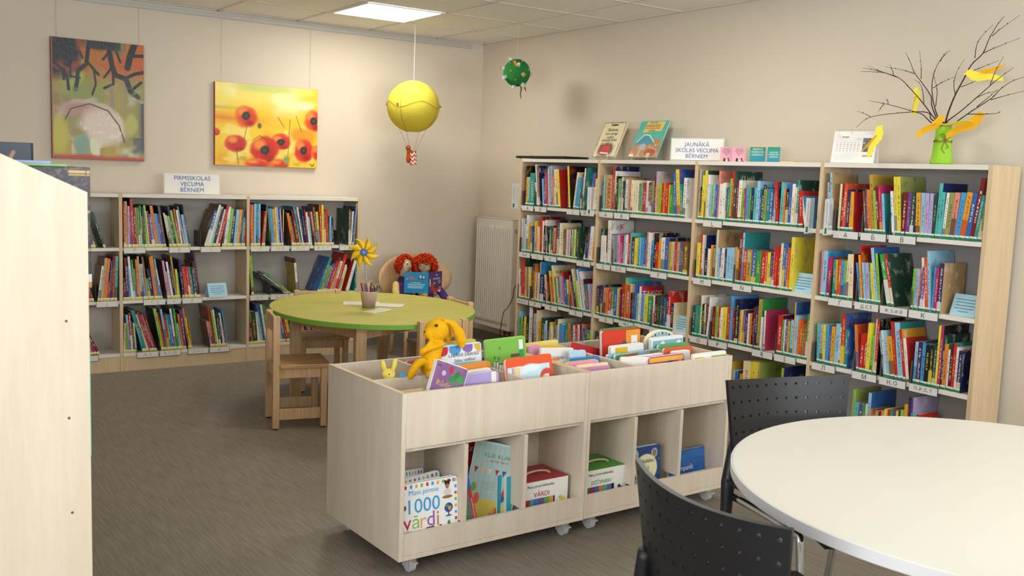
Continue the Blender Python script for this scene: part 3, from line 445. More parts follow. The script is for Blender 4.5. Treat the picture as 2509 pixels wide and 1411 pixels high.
LABELS = {
'R11': [(-1041, -1193, 'A'), (-1209, -1355, 'B'), (-1595, -1744, 'C'), (-1758, -1903, 'D, E, F')],
'R12': [(-1026, -1174, 'G, H'), (-1190, -1339, 'I, J'), (-1354, -1500, 'K'), (-1734, -1888, 'L')],
'R13': [(-1024, -1172, 'M, N, O'), (-1181, -1337, 'P'), (-1381, -1535, 'R'), (-1673, -1828, 'S')],
'R21': [(-1952, -2103, 'A'), (-2112, -2267, 'B')],
'R22': [(-1948, -2100, 'C'), (-2109, -2259, 'D, E'), (-2494, -2647, 'F')],
'R23': [(-2005, -2156, 'G'), (-2213, -2361, 'H, I'), (-2510, -2681, 'J')],
'R31': [(-2929, -3085, 'L')],
'R32': [(-2875, -3027, 'M'), (-3195, -3342, 'N')],
'R33': [(-2874, -3024, 'O'), (-3032, -3183, 'P'), (-3373, -3524, 'R'), (-3533, -3684, 'S')],
'R34': [(-3158, -3321, 'U')],
'R41': [(-3865, -4019, 'А'), (-4031, -4181, 'Б'), (-4193, -4344, 'В')],
'R42': [(-3865, -4016, 'Г'), (-4027, -4170, 'Д, Е, Ё'), (-4176, -4332, 'Ж, З, И, Й'), (-4336, -4493, 'К')],
'R43': [(-3790, -3941, 'Л'), (-4043, -4191, 'М'), (-4203, -4355, 'Н, О'), (-4371, -4524, 'П, Р, С, Т')],
'L11': [(-2981, -2838, 'P'), (-2684, -2539, 'R'), (-2468, -2323, 'S')],
'L12': [(-2856, -2708, 'T, U'), (-2700, -2602, 'V'), (-2595, -2454, 'Z')],
'L13': [(-2901, -2756, 'А, Б'), (-2749, -2603, 'В, Г, Д,'), (-2556, -2411, 'З, И, Й'), (-2404, -2259, 'К')],
'L21': [(-2109, -1966, 'Л'), (-1957, -1813, 'М, Н'), (-1802, -1655, 'О, П'), (-1621, -1477, 'Р, С, Т'), (-1416, -1273, 'У, Ф,')],
'L22': [(-2112, -1969, 'Ц, Ч,'), (-1958, -1812, 'Ш, Щ')],
'L02': [(-3159, -3016, 'L')],
'L03': [(-3249, -3147, '')],
}
BRANCHES = [[[[-151, -4345, 1737], [-162, -4319, 1765], [-187, -4267, 1837], [-216, -4203, 1915], [-236, -4149, 1967], [-257, -4070, 1995], [-281, -3959, 2006]], [[-236, -4149, 1967], [-248, -4104, 1985], [-261, -4058, 2004], [-278, -3995, 2032]], [[-243, -4127, 1979], [-250, -4119, 2007], [-258, -4109, 2035]], [[-257, -4070, 1998], [-269, -4024, 2011], [-281, -3971, 2022]]], [[[-154, -4338, 1737], [-169, -4306, 1748], [-191, -4268, 1787], [-208, -4234, 1801], [-260, -4119, 1837], [-297, -4034, 1856]], [[-260, -4119, 1837], [-263, -4118, 1854], [-270, -4108, 1866]], [[-268, -4101, 1840], [-271, -4089, 1821], [-274, -4076, 1802]]], [[[-152, -4340, 1735], [-168, -4301, 1765], [-180, -4284, 1798], [-210, -4179, 1799], [-259, -4025, 1778], [-281, -3960, 1726]], [[-259, -4025, 1778], [-269, -3996, 1795], [-282, -3957, 1808]]], [[[-150, -4345, 1735], [-152, -4330, 1749], [-162, -4295, 1827], [-168, -4288, 1876], [-177, -4244, 1939], [-184, -4201, 1991], [-191, -4175, 2048], [-197, -4149, 2094]], [[-184, -4201, 1988], [-187, -4164, 2001], [-191, -4114, 2015], [-197, -4041, 2031]], [[-179, -4235, 1961], [-184, -4236, 2000], [-188, -4233, 2033], [-195, -4224, 2096]], [[-166, -4253, 1845], [-172, -4245, 1900], [-177, -4232, 1937], [-181, -4201, 1960]]], [[[-150, -4351, 1735], [-150, -4337, 1751], [-150, -4300, 1827], [-150, -4279, 1911], [-150, -4282, 1983], [-150, -4309, 2047], [-150, -4359, 2093]], [[-150, -4285, 1917], [-150, -4320, 1937], [-150, -4354, 1951], [-150, -4394, 1964]], [[-150, -4310, 2042], [-150, -4325, 2068], [-150, -4341, 2088]], [[-150, -4306, 1827], [-150, -4308, 1899], [-150, -4291, 1955], [-150, -4278, 1989]]], [[[-149, -4359, 1734], [-149, -4364, 1743], [-147, -4373, 1797], [-144, -4399, 1879], [-140, -4431, 1948], [-137, -4463, 2016], [-134, -4513, 2066], [-131, -4534, 2127], [-128, -4565, 2188], [-126, -4595, 2227]], [[-134, -4513, 2066], [-132, -4555, 2083], [-130, -4602, 2098], [-127, -4678, 2122]], [[-135, -4476, 2047], [-133, -4480, 2111], [-131, -4508, 2156], [-128, -4548, 2192]], [[-130, -4548, 2142], [-129, -4573, 2163], [-127, -4603, 2184], [-124, -4666, 2224]], [[-138, -4455, 1984], [-137, -4494, 1995], [-136, -4536, 2008], [-133, -4591, 2028]], [[-142, -4423, 1916], [-140, -4467, 1930], [-138, -4510, 1946]], [[-143, -4398, 1884], [-142, -4386, 1934], [-139, -4397, 1993], [-136, -4425, 2045]]], [[[-153, -4368, 1734], [-155, -4376, 1753], [-171, -4463, 1809], [-198, -4598, 1907], [-211, -4660, 1949], [-222, -4716, 1980]], [[-198, -4598, 1907], [-209, -4625, 1972], [-222, -4663, 2032]]], [[[-158, -4380, 1732], [-165, -4408, 1735], [-192, -4500, 1785], [-232, -4628, 1846], [-250, -4678, 1884], [-270, -4738, 1914], [-288, -4800, 1927]], [[-231, -4628, 1841], [-251, -4702, 1854], [-279, -4801, 1868]], [[-192, -4500, 1783], [-214, -4592, 1779], [-234, -4668, 1780], [-237, -4679, 1790]], [[-212, -4539, 1851], [-230, -4603, 1871], [-245, -4662, 1877]], [[-209, -4552, 1814], [-232, -4622, 1857], [-247, -4665, 1885]]]]
# ------------------------------------------------------------------ books in the bookcases
PAL = dict(wh='e6e2da', cr='e2d3a6', gy='b3b0ab', dg='50545a', bk='1b1b20', rd='bf2a22', dr='7c1f22', mr='571c2c', ro='cf4f2a', am='dfa028', ye='e3cf3c', mu='b49537', ol='93994f', lg='8cbc42', gr='3c9449', dk='28493a', te='2b8b8b', tq='58b6b0', mi='93c8b4', lb='93c0da', sb='479bd3', bl='3462a8', nv='20295a', pu='67488c', vi='3d2956', li='b3a6cc', pk='dc92ac', mg='b52a62', br='795338', tn='bd9c6c', sa='de8a76', mc='c23a5a')
PAL['or'] = 'de7d2c'
CNAME = dict(wh='white', cr='cream', gy='grey', dg='slate grey', bk='black', rd='red', dr='dark red', mr='maroon', ro='orange red', am='amber', ye='yellow', mu='mustard', ol='olive', lg='lime green', gr='green', dk='dark green', te='teal', tq='turquoise', mi='mint', lb='pale blue', sb='sky blue', bl='blue', nv='navy', pu='purple', vi='deep violet', li='lilac', pk='pink', mg='magenta', br='brown', tn='tan', sa='salmon', mc='patterned')
CNAME['or'] = 'orange'
LINP = {k: lin(v) for k, v in PAL.items()}
def book_mat(name, cover):
    m, nt, b = nmat(name); L = nt.links.new; N = nt.nodes.new
    def at(n):
        a = N('ShaderNodeAttribute'); a.attribute_name = n; return a
    t1, t2 = at('tint'), at('tint2')
    uv = N('ShaderNodeUVMap'); sp = N('ShaderNodeSeparateXYZ'); L(uv.outputs[0], sp.inputs[0])
    def math_(op, a, b_=None, c=None):
        n = N('ShaderNodeMath'); n.operation = op
        for i, v in enumerate((a, b_, c)):
            if v is None: continue
            if isinstance(v, (int, float)): n.inputs[i].default_value = v
            else: L(v, n.inputs[i])
        return n.outputs[0]
    rnd = t2.outputs['Alpha']
    r2 = math_('FRACT', math_('MULTIPLY', rnd, 7.31)); r3 = math_('FRACT', math_('MULTIPLY', rnd, 13.7))
    cmb = N('ShaderNodeCombineXYZ'); nz = N('ShaderNodeTexNoise'); nz.inputs['Detail'].default_value = 2
    mx = N('ShaderNodeMix'); mx.data_type = 'RGBA'; L(t1.outputs['Color'], mx.inputs['A']); L(t2.outputs['Color'], mx.inputs['B'])
    U, V = sp.outputs['X'], sp.outputs['Y']
    if not cover:      # printed lettering marks along the spine and a coloured block on some
        L(math_('MULTIPLY', V, 46), cmb.inputs['X']); L(math_('MULTIPLY', U, 2.5), cmb.inputs['Y']); L(math_('MULTIPLY', rnd, 57), cmb.inputs['Z'])
        nz.inputs['Scale'].default_value = 1
        L(cmb.outputs[0], nz.inputs['Vector'])
        ink = math_('GREATER_THAN', nz.outputs['Fac'], .52)
        du = math_('LESS_THAN', math_('ABSOLUTE', math_('SUBTRACT', U, .5)), .2)
        lo = math_('GREATER_THAN', V, math_('MULTIPLY_ADD', r2, .25, .16)); hi = math_('LESS_THAN', V, math_('MULTIPLY_ADD', r3, .25, .68))
        txt = math_('MULTIPLY', math_('MULTIPLY', ink, du), math_('MULTIPLY', lo, hi))
        blk = math_('MULTIPLY', math_('GREATER_THAN', r3, .74), math_('LESS_THAN', V, math_('MULTIPLY_ADD', r2, .4, .12)))
        fac = math_('MAXIMUM', math_('MULTIPLY', txt, .8), math_('MULTIPLY', blk, .75))
    else:              # loose printed picture on the cover
        L(math_('MULTIPLY', U, 3.2), cmb.inputs['X']); L(math_('MULTIPLY', V, 3.2), cmb.inputs['Y']); L(math_('MULTIPLY', rnd, 91), cmb.inputs['Z'])
        nz.inputs['Scale'].default_value = 1.3; L(cmb.outputs[0], nz.inputs['Vector'])
        fac = math_('MULTIPLY', math_('SMOOTH_MIN', math_('MULTIPLY', math_('SUBTRACT', nz.outputs['Fac'], .56), 9), 1, .1), .4)
        fac = math_('MAXIMUM', fac, 0)
    L(fac, mx.inputs['Factor']); L(mx.outputs['Result'], b.inputs['Base Color'])
    b.inputs['Roughness'].default_value = .38; b.inputs['Specular IOR Level'].default_value = .4
    return m
SPINE = book_mat('printed_spine', False); COVER = book_mat('printed_cover', True)
PAGES = mat('page_block', 'e6decb', .8, .1, .05, 90, stretch=(1, 1, .05))
STG = nmat('spine_sticker_green'); STY = nmat('spine_sticker_yellow')
def sticker_mat(name, c):
    m, nt, b = nmat(name); L = nt.links.new; N = nt.nodes.new
    uv = N('ShaderNodeUVMap'); sp = N('ShaderNodeSeparateXYZ'); L(uv.outputs[0], sp.inputs[0])
    g = N('ShaderNodeMath'); g.operation = 'GREATER_THAN'; g.inputs[1].default_value = .55; L(sp.outputs['Y'], g.inputs[0])
    mx = N('ShaderNodeMix'); mx.data_type = 'RGBA'; mx.inputs['A'].default_value = (*lin(c), 1); mx.inputs['B'].default_value = (*lin('dfe3dc'), 1)
    L(g.outputs[0], mx.inputs['Factor']); L(mx.outputs['Result'], b.inputs['Base Color']); b.inputs['Roughness'].default_value = .4
    return m
STG = sticker_mat('green_white_sticker', '1d8059'); STY = sticker_mat('yellow_white_sticker', 'e0d23a')
def book_into(bm, ly, M, w, D, Hh, c, cc, c2, rnd, what='cps', mi=(0, 1, 2, 3)):
    """adds cover (c), pages (p) and sticker (s) of one book to bm. x along shelf, y into shelf, z up"""
    uv, ta, tb = ly
    b = .0022 if w > .012 else .0008
    A = (*LINP[c], 1); B = (*LINP[cc], 1); T2 = (*LINP[c2], rnd)
    def quad(ps, m, col, uvs):
        vs = [bm.verts.new(M @ Vector(p)) for p in ps]; f = bm.faces.new(vs); f.material_index = m
        for l, q in zip(f.loops, uvs): l[uv].uv = q; l[ta] = col; l[tb] = T2
    def box(x0, x1, y0, y1, z0, z1, ms, cs):
        P = [(x0, y0, z0), (x1, y0, z0), (x1, y1, z0), (x0, y1, z0), (x0, y0, z1), (x1, y0, z1), (x1, y1, z1), (x0, y1, z1)]
        F = ((0, 1, 5, 4), (1, 2, 6, 5), (2, 3, 7, 6), (3, 0, 4, 7), (4, 5, 6, 7), (3, 2, 1, 0))
        for i, q in enumerate(F):
            uvs = ((0, 0), (1, 0), (1, 1), (0, 1)) if i < 4 else ((0, 0), (.1, 0), (.1, .1), (0, .1))
            quad([P[k] for k in q], ms[i], cs[i], uvs)
    s_, k_, p_, t_ = mi
    if 'c' in what:
        box(0, w, 0, b, 0, Hh, [s_] + [k_] * 5, [A] + [A] * 5)
        box(0, b, b, D, 0, Hh, [k_] * 6, [B] * 6); box(w - b, w, b, D, 0, Hh, [k_] * 6, [B] * 6)
    if 'p' in what and w > 2 * b + .001:
        box(b, w - b, b, D - .003, .003, Hh - .003, [p_] * 6, [A] * 6)
    if 's' in what:
        box(.0004, w - .0004, -.0005, .0002, .001, .021, [t_] * 6, [A] * 6)
def layers(bm):
    return (bm.loops.layers.uv.new('UVMap'), bm.loops.layers.float_color.new('tint'), bm.loops.layers.float_color.new('tint2'))
INK2 = {True: ['wh', 'wh', 'cr', 'am', 'ye'], False: ['nv', 'rd', 'bk', 'dk', 'mr', 'bl']}
def dark(c): r, g, b_ = LINP[c]; return .3 * r + .6 * g + .1 * b_ < .28
ROWN = {'R': ['', 'top', 'second', 'third', 'bottom'], 'L': ['', 'top', 'middle', 'bottom']}
BAYN = {'R': ['', 'first bay by the radiator', 'second bay', 'third bay', 'fourth bay nearest the white table'], 'L': ['bay behind the big panel', 'middle bay', 'bay beside the pinwheel']}
TITLE_COVER = {('R', 2, 3, 21): ('TAKSIS', 'wh', .80, .9), ('R', 1, 3, 23): ('RUNĀJOŠIE', 'bk', .83, .75), ('R', 3, 1, 18): ('Lielā', 'cr', .86, .4), ('R', 4, 3, 9): ('РОНИ', 'dr', .84, .7), ('R', 4, 4, 20): ('Софи', 'mr', .85, .8), ('R', 3, 1, 28): ('Poniji', 'mr', .8, .7), ('R', 2, 2, 5): ('K', 'rd', .86, .14)}
TITLE_SPINE = {('R', 2, 1, 4): ('PASAKAS', 'rd'), ('R', 3, 3, 33): ('CIRKS', 'wh'), ('R', 3, 2, 19): ('ANNE', 'wh'), ('R', 3, 2, 20): ('ANNE', 'wh'), ('R', 3, 2, 21): ('ANNE', 'wh'), ('R', 3, 2, 22): ('ANNE', 'wh'), ('R', 3, 2, 23): ('ANNE', 'wh'), ('R', 3, 3, 16): ('LOTE', 'dr'), ('R', 2, 3, 17): ('', 'wh')}
TMAT = {k: mat('title_' + CNAME[k].replace(' ', '_'), PAL[k], .5, .3, .02) for k in ('wh', 'bk', 'cr', 'dr', 'mr', 'rd')}
rest = bmesh.new(); RL = layers(rest)
n_books = 0
for key, data in BOOKS.items():
    side, bay, row = key[0], int(key[1]), int(key[2])
    z0 = (ZR if side == 'R' else ZLS)[row - 1]
    items = data.split(';')
    for i, it in enumerate(items):
        p = it.split(','); a, w, hh = int(p[0]) / 1000, float(p[1]) / 1000, int(p[2]) / 1000
        le = math.radians(float(p[4])); solo = len(p) < 6
        c, cc = (p[3].split('/') + [p[3]])[:2]
        big = '/' in p[3]
        D = min(.21, max(.13, (.78 if big else .72) * hh))
        r = random.Random(hash((bay, row, i, side == 'R')) & 0xffff)
        c2 = r.choice(INK2[dark(c)]); rv = r.random()
        w2 = w - .0006
        lift = max(0, w2 * math.sin(le)) + .0008
        push = r.uniform(-.002, .006)
        if side == 'R': loc = Vector((XR + .004 + push, a, z0 + lift)); rz = -PI / 2
        else: loc = Vector((a, YL + .004 + push, z0 + lift)); rz = 0
        R = Matrix.Translation(loc) @ Euler((0, le, rz)).to_matrix().to_4x4()
        if not solo:
            book_into(rest, RL, R, w2, D, hh, c, cc, c2, rv, 'cps', (0, 1, 2, 3 if side == 'R' else 4)); continue
        n_books += 1
        bm = bmesh.new(); ly = layers(bm); book_into(bm, ly, Matrix(), w2, D, hh, c, cc, c2, rv, 'c')
        me = bpy.data.meshes.new('book'); bm.to_mesh(me); bm.free(); me.materials.append(SPINE); me.materials.append(COVER)
        o = link('book', me); o.location = loc; o.rotation_euler = (0, le, rz)
        size = ('tall ' if hh > .27 else 'short ' if hh < .19 else '') + ('thick ' if w > .03 else 'thin ' if w < .012 else '')
        prev = CNAME[items[i - 1].split(',')[3].split('/')[0]] if i else None
        nb = ('after a %s one' % prev) if prev else 'at left end'
        case = 'tall bookcase' if side == 'R' else 'low bookcase'
        by = {'R': ['', 'first', 'second', 'third', 'fourth'], 'L': ['left', 'middle', 'right']}[side][bay]
        lb = '%s%s book %s, %s, %s shelf, %s bay, %s'
        if len((lb % (size, CNAME[c], nb, 'x', 'x', 'x', case)).split()) > 16: size = size.split(' ')[0] + ' '
        tag(o, lb % (size, CNAME[c], nb, ORD(i + 1), ROWN[side][row], by, case), 'book', 'books on the right-wall bookcase' if side == 'R' else 'books on the low bookcase')
        if w2 > .006:
            bm = bmesh.new(); ly = layers(bm); book_into(bm, ly, Matrix(), w2, D, hh, c, cc, c2, rv, 'p', (0, 0, 0, 0))
            me = bpy.data.meshes.new('pages'); bm.to_mesh(me); bm.free(); me.materials.append(PAGES); link('pages', me, o)
        bm = bmesh.new(); ly = layers(bm); book_into(bm, ly, Matrix(), w2, D, hh, c, cc, c2, rv, 's', (0, 0, 0, 0))
        me = bpy.data.meshes.new('spine_sticker'); bm.to_mesh(me); bm.free(); me.materials.append(STG if side == 'R' else STY); link('spine_sticker', me, o)
        kk = (side, bay, row, i + 1)
        if kk in TITLE_COVER:
            tx, tc_, zr, fw = TITLE_COVER[kk]
            lettering(o, tx, D * fw, MX((w2, D * .5, hh * zr), (0, 1, 0), (0, 0, 1), (1, 0, 0)), TMAT[tc_], 'title')
        if TITLE_SPINE.get(kk, ('',))[0]:
            tx, tc_ = TITLE_SPINE[kk]
            long_ = tx in ('PASAKAS',)
            lettering(o, tx, hh * (.78 if long_ else .3), MX((w2 / 2, 0, hh * (.5 if long_ or tx == 'CIRKS' else .8)), (0, 0, -1), (1, 0, 0), (0, -1, 0)), TMAT[tc_], 'title', maxh=w2 * .7)
me = bpy.data.meshes.new('bookcase_books'); rest.to_mesh(me); rest.free()
for m in (SPINE, COVER, PAGES, STG, STY): me.materials.append(m)
tag(link('bookcase_books', me), 'the many smaller, farther books packed between the others in both bookcases', 'books', None, 'stuff')

# ------------------------------------------------------------------ clip-on letter labels with book supports
CARD = mat('label_card', 'dcd9d4', .5, .3, .02)
for key, ls in LABELS.items():
    side, bay, row = key[0], int(key[1]), int(key[2])
    z0 = (ZR if side == 'R' else ZLS)[row - 1]
    for n, (a, b_, tx) in enumerate(ls):
        a, b_ = a / 1000, b_ / 1000; w = abs(b_ - a)
        loc, rz = ((XR, a, z0), -PI / 2) if side == 'R' else ((a, YL, z0), 0)
        case = 'right-wall bookcase' if side == 'R' else 'low bookcase'
        by = {'R': ['', 'first', 'second', 'third', 'fourth'], 'L': ['left', 'middle', 'right']}[side][bay]
        lb = ('shelf label card reading %s' % tx.strip(',') if tx else 'blank shelf label card') + ' on the %s shelf, %s bay, %s' % (ROWN[side][row], by, case)
        t = thing('shelf_label', lb, 'shelf label', loc, rz, 'letter labels clipped on the shelf edges')
        mb = MB(); mb.box(0, w, -.004, -.0015, -.040, .002); mb.box(0, .0015, -.0015, .15, .0003, .11); mb.box(.0015, w, -.0015, .001, .0003, .0015)
        mb.build('book_support', DARKMETAL, t)
        mb = MB(); mb.box(.002, w - .003, -.0052, -.0042, -.037, .0); mb.build('card', CARD, t)
        if tx: lettering(t, tx, w * .62, MX((w * .5, -.0052, -.0185), (1, 0, 0), (0, 0, 1), (0, -1, 0)), INKGREEN if side == 'R' else INKYG, maxh=.0255)
# clear flags standing out from the uprights
for y, z, lb in ((-1.006, 1.17, 'clear shelf flag at the radiator end of the right-wall bookcase'), (-1.909, 1.17, 'clear shelf flag between the first and second bay'), (-3.735, 1.17, 'clear shelf flag on the upright left of the fourth bay'), (-3.855, 1.17, 'clear shelf flag in front of the books left of label А')):
    t = thing('shelf_flag', lb, 'sign holder', (XR - .006, y, z), 0, 'clear flags on the right-wall bookcase')
    mb = MB(); mb.box(-.07, 0, -.001, .001, 0, .19); mb.build('holder', CLEAR, t)
    mb = MB(); mb.box(-.068, -.036, -.0022, -.0012, .002, .188); s_ = mb.build('paper_strip', CARD, t)
    mb = MB(); mb.box(-.0535, -.0505, -.0028, -.0022, .06, .17); mb.build('print_line', mat('grey_print', '8d93a0', .6, .2), s_)
    mb = MB(); mb.box(-.060, -.044, -.003, -.0022, .008, .038); mb.build('green_dot', STICKG, s_, .003)
# blue folded cards
def tent(loc, rz, w, h, d, label):
    t = tag(None or MB_tent(w, h, d), label, 'paper card', 'blue folded notice cards on the shelves')
    t.location = loc; t.rotation_euler = (0, 0, rz)
    mb = MB()
    for i in range(5): mb.cbox((rng.uniform(-.003, .003), 0, h * (.82 - .15 * i)), (w * (.75 if i < 4 else .4), .0004, h * .035))
    o = mb.build('print_lines', mat('blue_grey_print', '5f8296', .6, .2), t)
    o.matrix_local = Matrix.Translation((0, -d / 2 - .0008, 0)) @ Matrix.Rotation(-math.atan2(d / 2, h), 4, 'X')
    return t
def MB_tent(w, h, d):
    mb = MB(); th = .0006
    v = [(-w / 2, -d / 2, 0), (w / 2, -d / 2, 0), (w / 2, 0, h), (-w / 2, 0, h), (w / 2, d / 2, 0), (-w / 2, d / 2, 0)]
    a = mb._v(v); mb.face([a[0], a[1], a[2], a[3]]); mb.face([a[3], a[2], a[4], a[5]])
    o = mb.build('folded_card', BLUEPAPER)
    md = o.modifiers.new('thick', 'SOLIDIFY'); md.thickness = .0008
    return o
tent((-2.345, -.235, .4856), .1, .14, .095, .07, 'light blue folded notice card on the middle shelf of the low bookcase')
tent((XR + .06, -2.75, .4854), -PI / 2, .14, .1, .07, 'light blue folded notice card on third shelf, second bay, right-wall bookcase')
tent((XR + .06, -3.66, .843), -PI / 2, .15, .105, .08, 'light blue folded notice card before the yellow book, third bay')
tent((XR + .075, -4.585, .843), -PI / 2, .125, .1, .08, 'light blue folded notice card on second shelf, fourth bay, right-wall bookcase')
# ------------------------------------------------------------------ book trolleys
TR_D, TR_Z0, TR_Z1 = .586, .062, .663
def trolley(L, loc, rz, label, front_div, back_div, mid):
    t = thing('book_trolley', label, 'book trolley', loc, rz, 'white wheeled book trolleys')
    T, D, z0, z1 = .017, TR_D, TR_Z0, TR_Z1
    for x in (0, L - T):
        mb = MB(); mb.box(x, x + T, 0, D, z0, z1, 0); mb.build('end_panel', [BIRCH], t, .0012)
        mb = MB(); mb.box(x - .0004, x + T + .0004, 0, D, z1 - .0002, z1 + .0006); mb.build('edge_band', EDGE, t)
    x0, x1 = T + .0004, L - T - .0004
    mb = MB(); mb.box(x0, x1, .001, D - .001, z0, z0 + .017); mb.build('bottom_board', BIRCH, t, .001)
    for y, nm in ((.002, 'front_panel'), (D - .018, 'back_panel')):
        mb = MB(); mb.box(x0, x1, y, y + .016, .466, z1 - .0005); mb.build(nm, BIRCH, t, .001)
        mb = MB(); mb.box(x0, x1, y, y + .016, z0 + .0175, .158); mb.build('front_lip' if y < .1 else 'back_lip', BIRCH, t, .001)
    mb = MB(); mb.box(x0, x1, .0185, D - .0185, .450, .4655); mb.build('tray_floor', BIRCH, t)
    mb = MB(); mb.box(x0, x1, D / 2 - .008, D / 2 + .008, z0 + .0175, .4495); mb.build('middle_panel', BIRCH, t)
    mb = MB(); mb.box(x0, x1 if mid > .99 else L * mid, D / 2 - .006, D / 2 + .006, .466, z1 - .012); mb.build('tray_divider', BIRCH, t, .001)
    for x in (L * .3245, L * .6465):
        for ya, yb in ((.0185, D / 2 - .0085), (D / 2 + .0085, D - .0185)):
            mb = MB(); mb.box(x - .0085, x + .0085, ya if ya > .1 else .004, yb, z0 + .0175 if ya > .1 else .1585, .4495); mb.build('shelf_divider', BIRCH, t, .001)
    for f in front_div:
        mb = MB(); mb.box(L * f - .006, L * f + .006, .0185, D / 2 - .0065, .466, z1 - .001); mb.build('tray_divider', BIRCH, t, .001)
    for f in back_div:
        mb = MB(); mb.box(L * f - .006, L * f + .006, D / 2 + .0065, D - .0185, .466, z1 - .001); mb.build('tray_divider', BIRCH, t, .001)
    for x in (.07, L - .07):
        for y in (.055, D - .055):
            mb = MB(); mb.box(x - .025, x + .025, y - .025, y + .025, .058, .0618)
            mb.tube([(x, y, .05), (x, y, .06)], .012, 12)
            mb.box(x - .018, x - .014, y - .03, y + .012, .02, .055); mb.box(x + .014, x + .018, y - .03, y + .012, .02, .055); mb.box(x - .018, x + .018, y - .03, y + .012, .049, .053)
            mb.box(x - .01, x + .01, y - .055, y - .03, .04, .046)
            c = mb.build('caster', CASTER, t, .001)
            mb = MB(); mb.tube([(x - .012, y - .012, .0285), (x + .012, y - .012, .0285)], .028, 24); mb.build('wheel', CASTERW, c, .003)
    return t
CASTER = glassy('smoky_clear_plastic', (.62, .62, .6), .6, .15); CASTERW = glassy('clear_wheel', (.72, .72, .7), .55, .12)
TA = Vector((-2.985, -4.204, 0)); TH = .022
TM = Matrix.Translation(TA) @ Matrix.Rotation(TH, 4, 'Z')
trolley(.8415, TA, TH, 'white wheeled book trolley with the yellow bunny sitting on it', (.6465,), (.34,), 1)
trolley(.831, TM @ Vector((.8445, .004, 0)), TH, 'white wheeled book trolley with the red and orange book on top, by the black chairs', (.3245,), (.3245,), .32)
def tp(s, t_, z): return TM @ Vector((s, t_, z))

# ------------------------------------------------------------------ children's table and chairs
GREEN = wood('lime_linoleum', 'b3ad4a', 'c3bc5c', (1.2, 7, 4), .45, .3); RIM = mat('green_rim', '7fb443', .4, .35, .04)
TC = Vector((-1.905, -1.82, 0))
t = thing('children_table', 'oval lime green children\'s table with beech legs', 'table', TC)
def ellipse(a, b, th, n=72):
    return [(a * math.cos(2 * PI * k / n) * math.cos(th) - b * math.sin(2 * PI * k / n) * math.sin(th), a * math.cos(2 * PI * k / n) * math.sin(th) + b * math.sin(2 * PI * k / n) * math.cos(th)) for k in range(n)]
mb = MB(); mb.prism(ellipse(.602, .706, -.186), .573, .600); top = mb.build('table_top', GREEN, t, .002)
mb = MB(); o_ = ellipse(.605, .709, -.186); i_ = ellipse(.6022, .7062, -.186); n = len(o_)
A_, B_, C_, D_ = [mb._v([(x, y, z) for x, y in q]) for q, z in ((o_, .572), (o_, .5985), (i_, .5985), (i_, .572))]
for k in range(n):
    j = (k + 1) % n; mb.face([A_[k], A_[j], B_[j], B_[k]]); mb.face([B_[k], B_[j], C_[j], C_[k]]); mb.face([D_[k], D_[j], A_[j], A_[k]])
mb.build('edge_band', RIM, t)
LEGP = [(-.42, .17), (-.315, -.48), (.40, -.17), (.315, .47)]
for x, y in LEGP:
    mb = MB(); mb.cbox((0, 0, .287), (.06, .06, .572)); o = mb.build('leg', BEECH, t, .004); o.location = (x, y, 0); o.rotation_euler = (0, 0, -.186)
for k in range(4):
    a, b = Vector(LEGP[k]), Vector(LEGP[(k + 1) % 4]); d = b - a
    mb = MB(); mb.cbox((0, 0, 0), (d.length - .075, .022, .075)); o = mb.build('apron', BEECH, t, .002); o.location = (*((a + b) / 2), .534); o.rotation_euler = (0, 0, math.atan2(d.y, d.x))

def kid_chair(loc, rz, label):
    t = thing('children_chair', label, 'chair', loc, rz, 'small beech chairs around the green table')
    for y in (-.135, .135):
        mb = MB(); mb.box(-.148, -.112, y - .0175, y + .0175, .006, .622); p = mb.build('leg', BEECH, t, .003)
        mb = MB(); mb.tube([(-.13, y, 0), (-.13, y, .0058)], .012, 12); mb.build('foot_pad', BLACKPL, p)
        mb = MB(); mb.box(.112, .146, y - .0175, y + .0175, .006, .334); p = mb.build('leg', BEECH, t, .003)
        mb = MB(); mb.tube([(.129, y, 0), (.129, y, .0058)], .012, 12); mb.build('foot_pad', BLACKPL, p)
        mb = MB(); mb.box(-.1115, .1115, y - .009, y + .009, .282, .3345); mb.build('seat_rail', BEECH, t, .002)
        mb = MB(); mb.box(-.1115, .1115, y - .009, y + .009, .052, .112); mb.build('stretcher', BEECH, t, .002)
    for x in (.129, -.13):
        mb = MB(); mb.box(x - .009, x + .009, -.117, .117, .282, .3345); mb.build('seat_rail', BEECH, t, .002)
    mb = MB(); mb.box(-.111, .165, -.158, .158, .335, .358); mb.build('seat', BEECHS, t, .004)
    mb = MB(); mb.box(-.140, -.122, -.117, .117, .525, .615); mb.build('backrest', BEECH, t, .003)
    return t
kc = kid_chair((-2.475, -2.025, 0), math.radians(-13), 'small beech chair at the left of the green table, facing right')
dup(kc, (-1.99, -1.25, 0), math.radians(-103), 'small beech chair pushed under the far side of the green table')
dup(kc, (-1.43, -1.835, 0), math.radians(176), 'small beech chair at the right of the green table by the radiator')
dup(kc, (-1.85, -2.43, 0), math.radians(90), 'small beech chair behind the yellow bunny, its back to the trolleys')

